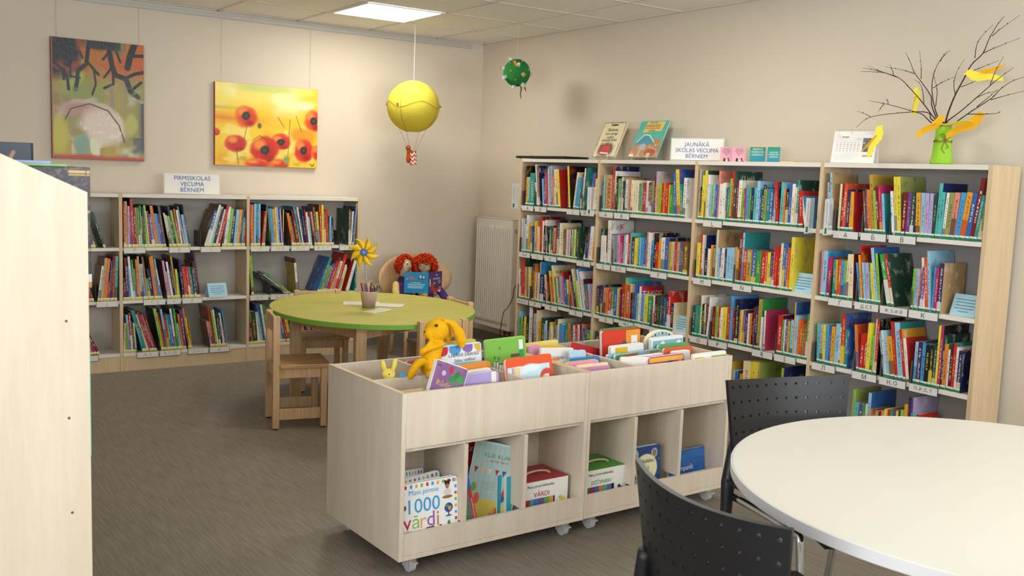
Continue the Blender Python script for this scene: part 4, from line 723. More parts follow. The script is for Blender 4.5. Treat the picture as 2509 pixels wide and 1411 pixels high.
# ------------------------------------------------------------------ white table and black chairs
WT = Vector((-2.253, -5.956, 0))
WTOP = mat('white_table_top', 'e4dfd2', .38, .4, .015); WRIM = mat('white_rim', 'e4e3e4', .4, .4, .01)
t = thing('round_table', 'large round white table in the right foreground', 'table', WT)
mb = MB(); mb.lathe([(0, .704), (.684, .704), (.684, .73), (0, .73)], 128); mb.build('table_top', WTOP, t, .0015)
mb = MB(); mb.lathe([(.6842, .7045), (.688, .7045), (.688, .729), (.6842, .729), (.6842, .7045)], 128); mb.build('edge_band', WRIM, t)
mb = MB(); mb.tube([(0, 0, .03), (0, 0, .69)], .04, 24); mb.box(-.25, .25, -.03, .03, .67, .7035); mb.box(-.03, .03, -.25, .25, .67, .7035); mb.build('column', BLACKPL, t, .003)
mb = MB()
for k in range(4):
    a = k * PI / 2 + .5
    mb.tube([(0, 0, .05), (.2 * math.cos(a), .2 * math.sin(a), .04), (.42 * math.cos(a), .42 * math.sin(a), .02)], [.035, .028, .02], 10)
mb.build('foot', BLACKPL, t)

def perf_shell(name, fn, nu, nv, hole, mat_, parent, thick=.006, skip=lambda i, j: False, rad=.0046, seg=12):
    """curved plastic shell with real round holes: fn(u, v) -> point; nu x nv cells, hole in the middle of each"""
    bm = bmesh.new(); sub = 2
    W = [[None] * (nv * sub + 1) for _ in range(nu * sub + 1)]
    for i in range(nu * sub + 1):
        for j in range(nv * sub + 1):
            if i % 2 and j % 2 and not skip(i // 2, j // 2): continue
            W[i][j] = bm.verts.new(fn(i / (nu * sub), j / (nv * sub)))
    for i in range(nu):
        for j in range(nv):
            c = [(2 * i, 2 * j), (2 * i + 1, 2 * j), (2 * i + 2, 2 * j), (2 * i + 2, 2 * j + 1), (2 * i + 2, 2 * j + 2), (2 * i + 1, 2 * j + 2), (2 * i, 2 * j + 2), (2 * i, 2 * j + 1)]
            vs = [W[a][b] for a, b in c]
            if skip(i, j):
                m = W[2 * i + 1][2 * j + 1]
                for q in ((0, 1, 7), (1, 2, 3), (3, 4, 5), (5, 6, 7)):
                    pass
                for k in range(0, 8, 2):
                    bm.faces.new([vs[k], vs[(k + 1) % 8], m, vs[(k - 1) % 8]])
                continue
            u, v = (i + .5) / nu, (j + .5) / nv; p = fn(u, v)
            du = (fn(u + .01, v) - fn(u - .01, v)).length / .02; dv = (fn(u, v + .01) - fn(u, v - .01)).length / .02
            ring = []
            for k in range(16):
                a = -3 * PI / 4 + 2 * PI * k / 16
                ring.append(bm.verts.new(fn(u + rad * math.cos(a) / du, v + rad * math.sin(a) / dv)))
            for k in range(8):
                r0, r1, r2 = ring[2 * k], ring[2 * k + 1], ring[(2 * k + 2) % 16]
                bm.faces.new([vs[k], vs[(k + 1) % 8], r2, r1, r0])
    bmesh.ops.recalc_face_normals(bm, faces=bm.faces[:])
    me = bpy.data.meshes.new(name); bm.to_mesh(me); bm.free(); me.materials.append(mat_)
    for p in me.polygons: p.use_smooth = True
    o = link(name, me, parent)
    md = o.modifiers.new('thickness', 'SOLIDIFY'); md.thickness = thick; md.offset = 0
    md = o.modifiers.new('edges', 'EDGE_SPLIT'); md.split_angle = .7
    return o
def black_chair(loc, rz, label):
    t = thing('black_chair', label, 'chair', loc, rz, 'black perforated plastic chairs at the white table')
    def back(u, v):          # u across, v up; concave towards +x
        w = .205 + .035 * v
        y = (u - .5) * 2 * w; q = abs(u - .5) * 2
        x = -.215 - .055 * v + .055 * q ** 2 * (.6 + .4 * v)
        z = .475 + .315 * v + .012 * v * q ** 2 - .02 * (1 - v) * q
        return Vector((x, y, z))
    perf_shell('backrest', back, 12, 7, 0, BLACKPL, t, .011, rad=.0052)
    def seat(u, v):
        y = (u - .5) * .47; x = -.2 + .5 * v; q = abs(u - .5) * 2
        z = .452 + .018 * (1 - v) ** 2 - .02 * max(0, v - .85) * 6 + .012 * q ** 2
        return Vector((x, y, z))
    perf_shell('seat', seat, 7, 7, 0, BLACKPL, t, .010)
    for s in (-1, 1):
        mb = MB(); pts = smoothpath([(-.21, s * .20, .60), (-.205, s * .215, .50), (-.20, s * .222, .44), (-.195, s * .225, .33)], 4)
        mb.tube(pts, [.017 + .006 * (1 - abs(i / (len(pts) - 1) - .5) * 2) for i in range(len(pts))], 10); mb.build('back_support', BLACKPL, t, 0, True)
        mb = MB(); mb.tube(smoothpath([(-.195, s * .225, .40), (-.205, s * .225, .25), (-.25, s * .228, .012)], 5), .0125, 12); l = mb.build('leg', STEEL, t, 0, True)
        mb = MB(); mb.tube([(-.252, s * .228, 0), (-.25, s * .228, .03)], .015, 12); mb.build('foot_cap', BLACKPL, l)
        mb = MB(); mb.tube(smoothpath([(-.17, s * .215, .432), (.12, s * .215, .425), (.175, s * .218, .38), (.215, s * .225, .012)], 5), .0125, 12); l = mb.build('leg', STEEL, t, 0, True)
        mb = MB(); mb.tube([(.216, s * .225, 0), (.214, s * .225, .03)], .015, 12); mb.build('foot_cap', BLACKPL, l)
    return t
bc = black_chair((-2.908, -5.775, 0), math.radians(-6), 'black perforated chair in the foreground, seen from behind, chrome legs')
dup(bc, (-2.075, -5.265, 0), math.radians(-104), 'black perforated chair behind the white table, before the bookcase')
# padded navy backrest cut by the right edge of the picture
NAVY = mat('navy_fabric', '15172e', .95, .1, .15, 300, .2)
t = thing('upholstered_chair', 'dark navy upholstered chair at the near side of the white table', 'chair', (-2.80, -6.475, 0), math.radians(27))
mb = MB(); mb.prism([(-.24, .5), (.24, .5), (.245, .6), (.2, .9), (.15, .985), (-.15, .985), (-.2, .9), (-.245, .6)], .165, .225, 0, MX((0, 0, 0), (0, 1, 0), (0, 0, 1), (-1, 0, 0))); mb.build('backrest', NAVY, t, .025, True, seg=4)
mb = MB(); mb.box(-.21, .21, -.22, .22, .42, .49); mb.build('seat', NAVY, t, .03, True, seg=4)
for x in (-.18, .18):
    for y in (-.19, .19):
        mb = MB(); mb.tube([(x, y, 0), (x, y, .43)], .014, 12); mb.build('leg', STEEL, t)
mb = MB(); mb.box(-.2, -.175, -.12, .12, .44, .55); mb.build('back_bracket', BLACKPL, t)

# ------------------------------------------------------------------ sloped display case at the left edge
t = thing('sloped_bookcase', 'tall light wood bookcase with a sloping end panel, cut by the left edge', 'bookcase', (-4.05, -4.5, 0))
prof = [(0, 0), (0, 1.343), (-.40, 1.526), (-.80, 1.343), (-.80, 0)]
PANEL = wood('pale_birch_panel', 'd3c3ab', 'ddcfba', (7, 7, .6), .4, .35)
for y in (-.022, .9):
    mb = MB(); mb.prism(prof, 0, .022, 0, MX((0, y + .022, 0), (1, 0, 0), (0, 0, 1), (0, -1, 0))); p = mb.build('end_panel', PANEL, t, .001)
    if y < 0:
        for x, z in ((-.053, 1.025), (-.05, .78), (-.046, .535)):
            mb = MB(); mb.tube([(x, -.0224, z), (x, -.0216, z)], .0035, 12); mb.build('screw', DARKMETAL, p)
mb = MB(); mb.box(-.41, -.39, .001, .899, .05, 1.50); mb.build('middle_panel', BIRCH, t)
for z in (.10, .42, .76, 1.10):
    for x0, x1 in ((-.389, -.004), (-.796, -.411)):
        mb = MB(); mb.box(x0, x1, .001, .899, z - .02, z); mb.build('shelf', BIRCH, t)
def big_book(name, label, loc, size, mats, rz=0, cat='book', parts=True):
    """closed book standing: x = width (spine at +x), y = thickness, z = height"""
    w, th, h = size; t = thing(name, label, cat, loc, rz)
    mb = MB(); b = .003
    mb.box(-w, 0, 0, b, 0, h); mb.box(-w, 0, th - b, th, 0, h); mb.box(-b, 0, b, th - b, 0, h)
    mb.build('cover', mats, t, .0008)
    mb = MB(); mb.box(-w + .004, -b - .0002, b + .0002, th - b - .0002, .004, h - .004); mb.build('pages', PAGES, t)
    return t
c = Canvas(.8, '3b3940', 90)
c.noise(14, 14, 3, '6c5b50', .5, 5, .8).noise(30, 30, 9, '20232c', .5, 6, .8).noise(40, 40, 4, '8b7a5e', .62, 8, .7)
for v in (.96, .935, .63, .31): c.rect(.8, 1, v, v + .012, 'c9a860')
c.rect(.955, .965, 0, 1, '6b3a22')
a = big_book('album', 'old marbled brown album with gilt bands beside the sloping panel', (-4.034, -4.475, 1.101), (.24, .045, .302), mat('marbled_brown', '3a2c2a', .5, .3, .5, 60))
c.mesh('marbled_cover', .238, .30, PRINT, a, Matrix.Translation((-.12, -.0006, .001)))
mb = MB(); mb.box(-.03, .0006, -.0012, -.0004, .014, .034, 0); mb.box(-.03, .0006, -.0012, -.0004, .0, .0138, 1); mb.build('sticker', [WHITEP, mat('orange_sticker', 'd89050', .5)], a)
big_book('mint_book', 'mint green book edge on the lower shelf of the sloped bookcase', (-4.038, -4.47, .661), (.2, .016, .306), mat('mint_cover', '8fe0c0', .4, .4, .03))
c = Canvas(.8, '22303c', 90)
c.line([(.55, .8), (.62, .62), (.7, .58)], .012, 'b07a5a').line([(.7, .95), (.68, .75), (.6, .5)], .012, 'b8866a').line([(.85, .93), (.72, .72)], .012, 'b07a5a').line([(.5, .78), (.6, .68)], .008, '9a6a55').line([(.88, .72), (.66, .62)], .01, 'b07a5a')
c.line([(.15, .85), (.5, .68)], .008, 'd0c0a8').line([(.2, .75), (.45, .5)], .009, 'd8ccb8').ell(.22, .93, .12, .07, 'd9b8a0').ell(.1, .8, .07, .06, 'c9a08a').ell(.75, .42, .17, .13, 'cdb890').ell(.75, .42, .14, .1, 'b89a78')
a = big_book('natural_history_book', 'navy book with pale shells and coral on its cover, top of the sloped bookcase', (-4.12, -4.2, 1.101), (.29, .025, .36), mat('navy_cover', '1d2733', .5, .3, .08))
c.mesh('printed_cover', .282, .358, PRINT, a, Matrix.Translation((-.147, -.0006, .001)))
a = thing('flat_book', 'thin green and blue book lying flat on top of the brown album', 'book', (-4.09, -4.36, 1.4038))
mb = MB(); mb.box(-.21, 0, -.13, .13, 0, .006); mb.build('cover', mat('green_blue_cover', '7fae6a', .4, .3, .3, 12), a)
mb = MB(); mb.box(-.2, -.035, -.12, .12, .0062, .012); mb.build('insert', mat('lilac_paper', '9aa6d8', .5, .3, .1), a)
big_book('stored_book', 'plain brown book standing behind the marbled album', (-4.045, -4.36, 1.101), (.23, .03, .302), mat('plain_brown_cover', '6a4a38', .5, .3, .1))

# ------------------------------------------------------------------ radiator
RADW = mat('radiator_enamel', 'ddd6c8', .35, .4, .01)
t = thing('radiator', 'white panel radiator in the corner beside the right-wall bookcase', 'radiator', (-.03, -.137, 0))
mb = MB(); mb.box(-.07, 0, -.535, 0, .155, 1.06)
n = 22
bmx = mb
o = mb.build('body', RADW, t, .006)
mb = MB()
for k in range(16):
    y = -.03 - .031 * k
    mb.tube([(-.0705, y, .2), (-.0735, y, .225), (-.0735, y, .98), (-.0705, y, 1.005)], .0085, 8)
mb.build('ribs', RADW, t, 0, True)
mb = MB(); mb.box(-.072, .002, -.537, .002, 1.0605, 1.066); mb.box(-.066, -.004, -.5425, -.5372, .17, 1.05); mb.build('cover_grille', RADW, t, .001)
mb = MB(); mb.tube([(-.035, -.543, .97), (-.035, -.565, .97)], .02, 16); mb.tube([(-.035, -.565, .97), (-.035, -.585, .97)], .012, 12); mb.build('valve', STEEL, t)
COPPER = mat('brown_pipe', '5c4638', .5, .4, .1)
mb = MB()
for y in (-.43, -.49): mb.tube(smoothpath([(-.035, y, .155), (-.035, y, .11), (-.01, y, .09), (.025, y, .09)], 4), .009, 10); mb.tube([(-.035, y, .12), (-.035, y, .145)], .015, 10)
mb.build('pipes', COPPER, t)
# ------------------------------------------------------------------ paintings on the back wall
WIRE = mat('hanging_wire', '9a9488', .5, .4)
def framed(label, x0, x1, z0, z1, cv, side, wires):
    w, h = x1 - x0, z1 - z0
    t = thing('painting', label, 'painting', ((x0 + x1) / 2, -.004, z0), 0, 'two unframed canvases hung from the picture rail')
    mb = MB(); mb.box(-w / 2, w / 2, -.026, 0, 0, h); mb.build('canvas', side, t, .001)
    cv.mesh('painted_front', w - .002, h - .002, PAINT, t, Matrix.Translation((0, -.0264, .001)))
    for x in wires:
        mb = MB(); mb.tube([(x - (x0 + x1) / 2, -.006, h - .02), (x - (x0 + x1) / 2, -.008, 2.46 - z0)], .0007, 6); mb.build('hanging_wire', WIRE, t)
c = Canvas(.74, '8f8f4a', 270)
c.mix(fbm(c.U, c.V, 3, 4, 5) * 1.4 - .4, 'b59a52').mix((c.V - .64) * 6, 'b8701f').noise(4, 5, 11, 'c55a24', .5, 6, .8, np.clip((c.V - .6) * 8, 0, 1)).noise(5, 5, 12, 'a3b43a', .5, 6, .9, np.clip(1 - abs(c.V - .7) * 6, 0, 1) * (c.U < .35))
c.mix(((c.V - .9) * 14 + (fbm(c.U, c.V, 5, 4, 4) - .5) * 3) * (c.U < .75), '2d3030').noise(4, 6, 31, '6f7a58', .5, 6, .8, ((c.V > .9) & (c.U > .35) & (c.U < .8)).astype(float)).ell(.1, .86, .2, .19, '1c1f22', .4, 0, .25).noise(5, 3, 35, '23282a', .48, 8, .85, (c.V > .93).astype(float))
c.noise(6, 3, 21, 'c25a28', .52, 7, .8, ((c.V > .78) & (c.V < .88)).astype(float)).ell(.2, .77, .16, .05, '8c3a2a', .6)
for p, w in ((((.2, 1), (.21, .9), (.17, .8)), .03), (((.4, .98), (.37, .8), (.28, .74), (.27, .65), (.25, .58)), .013), (((.37, .83), (.45, .76), (.5, .72)), .01), (((.62, .92), (.65, .8), (.68, .73), (.8, .7), (.85, .6), (.93, .55)), .018), (((.9, 1), (.85, .9), (.82, .8)), .022), (((.85, .9), (1, .91)), .012), (((.65, .8), (.6, .74), (.56, .7)), .008), (((.78, .7), (.9, .75), (1, .77)), .012), (((.66, .73), (.66, .65), (.56, .61)), .009), (((.02, .8), (.12, .74), (.13, .66)), .009), (((.2, .8), (.2, .68)), .006), (((.12, .7), (.3, .68)), .006), (((.45, .76), (.47, .64), (.43, .55)), .007), (((.85, .6), (.97, .68)), .01), (((.3, .9), (.33, .85)), .008), (((.13, .74), (.17, .66), (.18, .58)), .01), (((.6, .9), (.55, .85)), .008), (((.7, .92), (.74, .84)), .008)):
    c.line(p, w * 1.25, '1b1e20', .3)
c.noise(7, 16, 41, 'b6b39a', .52, 6, .9, np.clip(1 - abs(c.V - .5) * 6, 0, 1) * (c.U > .3)).noise(14, 4, 42, '7c7c8c', .55, 7, .7, np.clip(1 - abs(c.V - .52) * 5, 0, 1) * (c.U > .5))
c.noise(6, 6, 51, '8d5a4c', .5, 6, .8, ((c.V > .38) & (c.V < .56) & (c.U < .35)).astype(float)).noise(5, 5, 52, '7f9a4c', .5, 6, .7, ((c.V > .44) & (c.V < .6) & (c.U > .2) & (c.U < .55)).astype(float))
c.ell(.42, .3, .38, .19, 'cdb9a3', .12, -.25, .12, 3).ell(.3, .3, .22, .13, '9a8f52', .5, 0, .3, 8).ell(.28, .42, .2, .06, 'b58a80', .8).ell(.55, .27, .25, .14, 'dccbb8', .4, -.3, .2, 6).line([(.12, .3), (.2, .42), (.4, .47), (.6, .42), (.72, .3), (.78, .16)], .006, '5a4636').noise(20, 30, 61, 'efe4d4', .6, 9, .6, ((c.U > .3) & (c.U < .75) & (c.V > .1) & (c.V < .42)).astype(float))
c.mix(((.17 - c.V) * 9 + (fbm(c.U, c.V, 6, 5, 71) - .5) * 2), 'b89a3e').noise(7, 7, 72, 'c9c9a0', .5, 7, .8, (c.V < .18).astype(float) * (c.U > .2)).noise(5, 6, 73, '54585e', .45, 6, .9, np.clip((c.U - .6) * 5, 0, 1) * (c.V < .2)).ell(.32, .12, .08, .08, '7fa08c', .3, 0, .2).ell(.45, .1, .05, .08, 'd8dcb8', .3, .2, .2).ell(.08, .2, .09, .16, 'c3b53c', .4, 0, .2)
c.mix((.045 - c.V) * 40 + (fbm(c.U, c.V, 8, 3, 81) - .5), 'b5402e').mix((c.U - .93) * 20 * ((c.V > .1) & (c.V < .5)), '4d4f58').mix((.02 - c.U) * 60, 'a85a3a').ell(.85, .3, .07, .1, 'b7b35a', .5, 0, .3)
framed('tall dark abstract painting with black branches over a pale boulder', -3.369, -2.784, 1.421, 2.209, c, mat('canvas_edge_dark', '7a3f2c', .7, .2, .3, 10), (-3.33, -2.81))
c = Canvas(1.34, 'eec52c', 270)
c.mix((c.V - .66) * 6, 'f2de6a').noise(3, 3, 5, 'f7ecb4', .5, 5, .8, np.clip((c.V - .6) * 6, 0, 1)).noise(3, 4, 6, 'e9bd22', .55, 5, .9, (c.V > .72) * np.clip((c.U - .5) * 5, 0, 1)).ell(.86, .78, .1, .05, 'dfe3b0', .4).ell(.5, .97, .3, .06, 'c9d078', .8)
c.mix((1 - abs(c.V - .58 + .05 * c.U) / .09) * np.clip(1.15 - c.U * 1.5, 0, 1), 'e0861c').mix((1 - abs(c.V - .7) / .03) * np.clip(.8 - c.U * 2, 0, 1), 'a9ad4a').noise(6, 5, 8, 'e39a1c', .52, 6, .7, np.clip((.5 - c.V) * 6, 0, 1)).noise(7, 7, 9, 'f3e07c', .55, 7, .7, np.clip((.6 - c.V) * 6, 0, 1)).noise(9, 12, 10, '9a9a3a', .62, 8, .6, np.clip((.3 - c.V) * 6, 0, 1))
def poppy(u, v, ru, rv, core=True, seed=1, c1='cf3a1c', c2='e8622a'):
    c.ell(u, v, ru, rv, c2, .25, 0, .22, seed).ell(u + ru * .1, v - rv * .12, ru * .8, rv * .75, c1, .5, 0, .25, seed + 1).ell(u - ru * .35, v + rv * .4, ru * .4, rv * .35, 'ee8a3a', .9).ell(u + ru * .3, v - rv * .6, ru * .4, rv * .25, 'a81c1c', .8)
    if core: c.ell(u, v, ru * .36, rv * .36, '2a2320', .4, 0, .25, seed + 2).ell(u, v, ru * .16, rv * .16, '454a3e', 1, 0, .4, seed + 3)
poppy(.29, .61, .105, .135, True, 1, 'd4401e', 'e66a28'); poppy(.96, .6, .1, .14, True, 5, 'd23a1c', 'e66a28')
c.ell(.85, .4, .13, .1, 'e59a1c', .5, 0, .2)
poppy(.63, .31, .1, .1, True, 9, 'c92a22', 'df4a38'); poppy(.2, .27, .1, .105, False, 13, 'bd2a20', 'd8462e'); poppy(.86, .22, .1, .15, True, 17, 'cc2c20', 'e0482c'); poppy(.47, .2, .135, .17, True, 21, 'bf2418', 'd63c22')
poppy(1.0, .2, .06, .1, False, 25); poppy(.0, .4, .05, .05, False, 27); poppy(.4, .03, .12, .06, False, 29); poppy(.62, .03, .09, .06, False, 31)
for p in (((.3, .5), (.27, .3)), ((.72, .6), (.7, .1)), ((.2, .2), (.22, .02)), ((.5, .1), (.52, 0)), ((.78, .65), (.84, .45)), ((.6, .62), (.66, .5)), ((.36, .32), (.42, .38), (.5, .33))): c.line(p, .004, '5c5a2a', .8)
c.ell(.69, .09, .03, .05, '7f9a5a', .5).ell(.42, .5, .02, .035, '6a5a2c', .6).line([(.93, .05), (.95, .02), (.97, .05)], .005, '3a2a1a')
framed('yellow landscape painting with red poppies', -2.292, -1.503, 1.417, 2.011, c, mat('canvas_edge_red', 'b8401f', .7, .2, .1), (-2.24, -1.56))

# ------------------------------------------------------------------ hanging paper balloon and felt planet
LANT = mat('yellow_lantern_paper', 'ece05a', .8, .15, .06, 30, .25, stretch=(1, 1, 6)); 
TWINE = mat('brown_twine', '8a6a44', .9, .1, .1); STRINGW = mat('white_string', 'efece2', .8, .1)
_n = LANT.node_tree; _tr = _n.nodes.new('ShaderNodeBsdfTranslucent'); _tr.inputs[0].default_value = (*lin('f2e86a'), 1); _ms = _n.nodes.new('ShaderNodeMixShader'); _ms.inputs[0].default_value = .45
_n.links.new(_n.nodes['Principled BSDF'].outputs[0], _ms.inputs[1]); _n.links.new(_tr.outputs[0], _ms.inputs[2]); _n.links.new(_ms.outputs[0], _n.nodes['Material Output'].inputs[0])
t = thing('paper_balloon', 'yellow paper lantern made into a hot-air balloon hanging from the ceiling', 'hanging decoration', (-.95, -.528, 1.905))
mb = MB(); prof = [(.198 * math.cos(a), .193 * math.sin(a)) for a in [math.radians(-76 + 152 * k / 40) for k in range(41)]]
bm = mb.bm; n = 64
rings = [mb._v([(r * (1 + .006 * math.cos(8 * 2 * PI * k / n)) * math.cos(2 * PI * k / n), r * (1 + .006 * math.cos(8 * 2 * PI * k / n)) * math.sin(2 * PI * k / n), z + .0012 * math.sin(i * PI)) for k in range(n)]) for i, (r, z) in enumerate(prof)]
for a, b in zip(rings, rings[1:]):
    for k in range(n): mb.face([a[k], a[(k + 1) % n], b[(k + 1) % n], b[k]])
lant = mb.build('lantern', LANT, t, 0, True)
md = lant.modifiers.new('thick', 'SOLIDIFY'); md.thickness = .0015
mb = MB()
for z, r in ((.187, .048), (-.187, .048)): mb.tube([(r * math.cos(2 * PI * k / 24), r * math.sin(2 * PI * k / 24), z) for k in range(25)], .0016, 6)
mb.build('rim_wire', STRINGW, t)
mb = MB(); mb.tube([(0, 0, .185), (.0, 0, H - 1.905 - .001)], .0012, 6); mb.tube([(-.05, 0, .187), (.05, 0, .187)], .001, 6); mb.build('hanging_string', STRINGW, t)
mb = MB(); R_ = .2005
def onball(az, el): return (R_ * math.cos(el) * math.cos(az), R_ * math.cos(el) * math.sin(az), R_ * .975 * math.sin(el))
band = [onball(2 * PI * k / 48, .12 * math.cos(4 * 2 * PI * k / 48 + .8) + .05) for k in range(49)]
mb.tube(band, .0013, 5)
bask = Vector((.002, 0, -.335))
for k in range(4):
    az = PI / 4 + k * PI / 2 - .2
    pts = [onball(az, .9 - 1.7 * j / 8) for j in range(9)]
    q = Vector(onball(az, -.95)); mb.tube(pts + [tuple(q), tuple(bask + Vector((.026 * math.cos(az), .026 * math.sin(az), .0)))], .0011, 5)
mb.build('rigging', TWINE, t)
mb = MB()
for k in (0, 3, 6, 8): 
    p = Vector(onball(k * .7 + 3.6, .03)); mb.cbox(p * 1.01, (.012, .012, .014))
mb.build('clips', TWINE, t)
CHEV = attr_mat('chevron_card', .6, .2)
cv = Canvas(1.9, 'efe9e2', 90)
for k in range(-1, 5): cv.mix((np.abs(((cv.V * 3.2 + np.abs(((cv.U * 6) % 1) - .5) * 1.3) % 1) - .5) < .24).astype(float) if k == 0 else np.zeros_like(cv.U), 'cf3f2c')
o = cv.mesh('basket', 1, .1, CHEV, t)
co = [((.033 - .006 * (1 - v.co.z / .1)) * math.cos(v.co.x * 2 * PI), (.033 - .006 * (1 - v.co.z / .1)) * math.sin(v.co.x * 2 * PI), v.co.z) for v in o.data.vertices]
for v, q in zip(o.data.vertices, co): v.co = q
MB_ = Matrix.Translation(bask + Vector((.012, 0, -.1))) @ Matrix.Rotation(math.radians(-9), 4, 'Y'); o.matrix_local = MB_
mb = MB(); mb.lathe([(0, 0), (.027, 0), (.027, .002), (0, .002)], 24, 0, MB_); mb.build('basket_floor', mat('white_card', 'e6e0d6', .7), t)
FUR = mat('orange_brown_plush', 'b3501f', .95, .1, .2, 80, .3)
t2 = thing('tiny_figure', 'tiny orange toy figure riding in the balloon basket', 'toy', (-.985, -.535, 1.52))
mb = MB(); mb.ell((-.004, 0, .076), (.019, .019, .02), 14); mb.ell((0, 0, .0), (.017, .017, .04), 14); mb.ell((.014, -.012, .05), (.016, .01, .009), 10); mb.ell((.02, .004, .052), (.012, .01, .012), 10); mb.tube([(0, 0, .03), (-.002, 0, .06)], .012, 10)
b_ = mb.build('body', FUR, t2, 0, True)
mb = MB(); mb.ell((-.008, -.016, .08), (.008, .004, .008), 8); mb.build('face', mat('tan_plush', 'd98a4a', .95, .1), t2, 0, True)

t = thing('felt_planet', 'green felt ball covered with tiny paper houses, hanging near the corner', 'hanging decoration', (-.464, -1.179, 2.158))
mb = MB(); mb.ell((0, 0, 0), (.098, .098, .098), 32); mb.build('ball', mat('green_felt', '2f7a3a', .95, .1, .45, 9, .3, bscale=150), t, 0, True)
mb = MB(); mb.tube([(0, 0, .09), (0, 0, H - 2.158 - .006)], .0006, 5); mb.build('hanging_string', STRINGW, t)
HOUSE = mat('printed_paper_house', 'c9ccd2', .7, .2, .5, 120); ROOFM = mat('orange_roof', 'cf8a3a', .7, .2, .2)
r = random.Random(3)
for k in range(26):
    z = 1 - 2 * (k + .5) / 26; a = k * 2.39996; q = Vector((math.sqrt(1 - z * z) * math.cos(a), math.sqrt(1 - z * z) * math.sin(a), z))
    Rm = q.to_track_quat('Z', 'Y').to_matrix().to_4x4(); Mx = Matrix.Translation(q * .096) @ Rm @ Matrix.Rotation(r.random() * 3, 4, 'Z')
    if k % 2:
        mb = MB(); s_ = r.uniform(.008, .012); mb.box(-s_, s_, -s_, s_, 0, s_ * 2, 0, Mx)
        mb.prism([(-s_ * 1.1, s_ * 2), (s_ * 1.1, s_ * 2), (0, s_ * 3)], -s_, s_, 1 if k % 3 == 0 else 0, Mx @ MX((0, 0, 0), (1, 0, 0), (0, 0, 1), (0, -1, 0)))
        mb.build('paper_house', [HOUSE, ROOFM], t)
    else:
        mb = MB(); mb.ell((0, 0, .004), (.006, .006, .005), 8, 0, None) if False else mb.lathe([(0, 0), (.006, 0), (.006, .005), (0, .006)], 8, 0, Mx); mb.build('felt_dot', mat('yellow_felt', 'd9c23c', .9, .1) if k % 4 else ROOFM, t)
mb = MB(); mb.box(-.009, .009, -.024, .024, .0, .012, 0, Matrix.Translation((-.055, -.062, .052)) @ Vector((-.055, -.062, .052)).to_track_quat('Z', 'Y').to_matrix().to_4x4() @ Matrix.Rotation(.5, 4, 'Z')); mb.build('yellow_house', ROOFM, t)
mb = MB(); mb.tube(smoothpath([(.0, -.05, -.08), (.006, -.055, -.12), (.004, -.05, -.15), (.012, -.05, -.185)], 4), [.009 - .0005 * i for i in range(13)], 8); mb.build('tail', mat('olive_felt', '6a7a34', .95, .1), t, 0, True)
mb = MB(); mb.lathe([(.001, -.05), (.009, 0), (.0, .002)], 10, 0, Matrix.Translation((.04, -.04, -.09)) @ Matrix.Rotation(-.5, 4, 'Y')); mb.build('carrot', mat('brown_felt', '9a5a2a', .95, .1), t, 0, True)

# ------------------------------------------------------------------ things on top of the right-wall bookcase
ZT = TR + .0005
t = thing('closed_laptop', 'flat closed black laptop lying on the bookcase above label A', 'laptop', (-.15, -1.22, ZT), 0)
mb = MB(); mb.box(-.115, .115, -.3, .3, .004, .014); mb.build('base', BLACKPL, t, .003)
mb = MB(); mb.box(-.115, .115, -.3, .3, .0145, .021); mb.build('lid', mat('black_lid', '1c1c20', .35, .5, .05), t, .003)
mb = MB()
for x in (-.09, .09):
    for y in (-.27, .27): mb.tube([(x, y, 0), (x, y, .0038)], .008, 10)
mb.build('feet', BLACKPL, t)
def easel_book(x, y, w, h, cv, label, mats, title, tmat, tz, tw, extra=None):
    e = thing('wire_easel', 'small chrome wire easel holding the ' + label[1], 'easel', (x, y, ZT), -PI / 2)
    lean = math.radians(24)
    for s in (-1, 1):
        xx = s * w * .28
        mb = MB(); ca, sa = math.cos(lean), math.sin(lean)
        mb.tube([(xx, -.028, .034), (xx, -.03, .014), (xx, .006, .011), (xx, .006 + .7 * h * sa, .012 + .7 * h * ca), (xx, .10, .003), (xx, -.03, .003), (xx, -.03, .012)], .0018, 6); mb.build('wire_leg', STEEL, e)
    mb = MB(); mb.tube([(-w * .28, .006 + .35 * h * sa, .012 + .35 * h * ca), (w * .28, .006 + .35 * h * sa, .012 + .35 * h * ca)], .0018, 6); mb.build('cross_wire', STEEL, e)
    t = thing('picture_book', label[0], 'book', (x, y, ZT), -PI / 2, 'picture books shown on wire easels')
    Mx = Matrix.Translation((0, .003, .0145)) @ Matrix.Rotation(-lean, 4, 'X')
    mb = MB(); mb.box(-w / 2, w / 2, -.0025, 0, 0, h, 0, Mx); mb.box(-w / 2, w / 2, -.016, -.0135, 0, h, 0, Mx); mb.box(-w / 2, -w / 2 + .003, -.0135, -.0025, 0, h, 0, Mx); mb.build('cover', mats, t)
    mb = MB(); mb.box(-w / 2 + .0032, w / 2 - .004, -.0133, -.0027, .003, h - .003, 0, Mx); mb.build('pages', PAGES, t)
    cv.mesh('printed_cover', w, h, PRINT, t, Mx @ Matrix.Translation((0, -.0166, 0)))
    for i, (tx, zz, ww) in enumerate(title):
        lettering(t, tx, w * ww, Mx @ MX((0, -.017, h * zz), (1, 0, 0), (0, 0, 1), (0, -1, 0)), tmat, 'title', maxh=h * .11, shear=.25)
    return t
c = Canvas(.85, 'e3d4ac', 110)
c.mix((np.maximum(np.abs(c.U - .5), np.abs(c.V - .5)) - .46 + .05 * (fbm(c.U, c.V, 9, 9, 2) - .5)) * 25, '6a4c34').ell(.5, .92, .18, .025, '2a2018', .3).ell(.48, .22, .34, .19, '4a3a30', .5, 0, .2).ell(.46, .2, .26, .14, 'b01e20', .15, 0, .1).rect(.3, .62, .16, .34, 'c02a2a').line([(.3, .12), (.65, .1)], .02, 'e8ddd0')
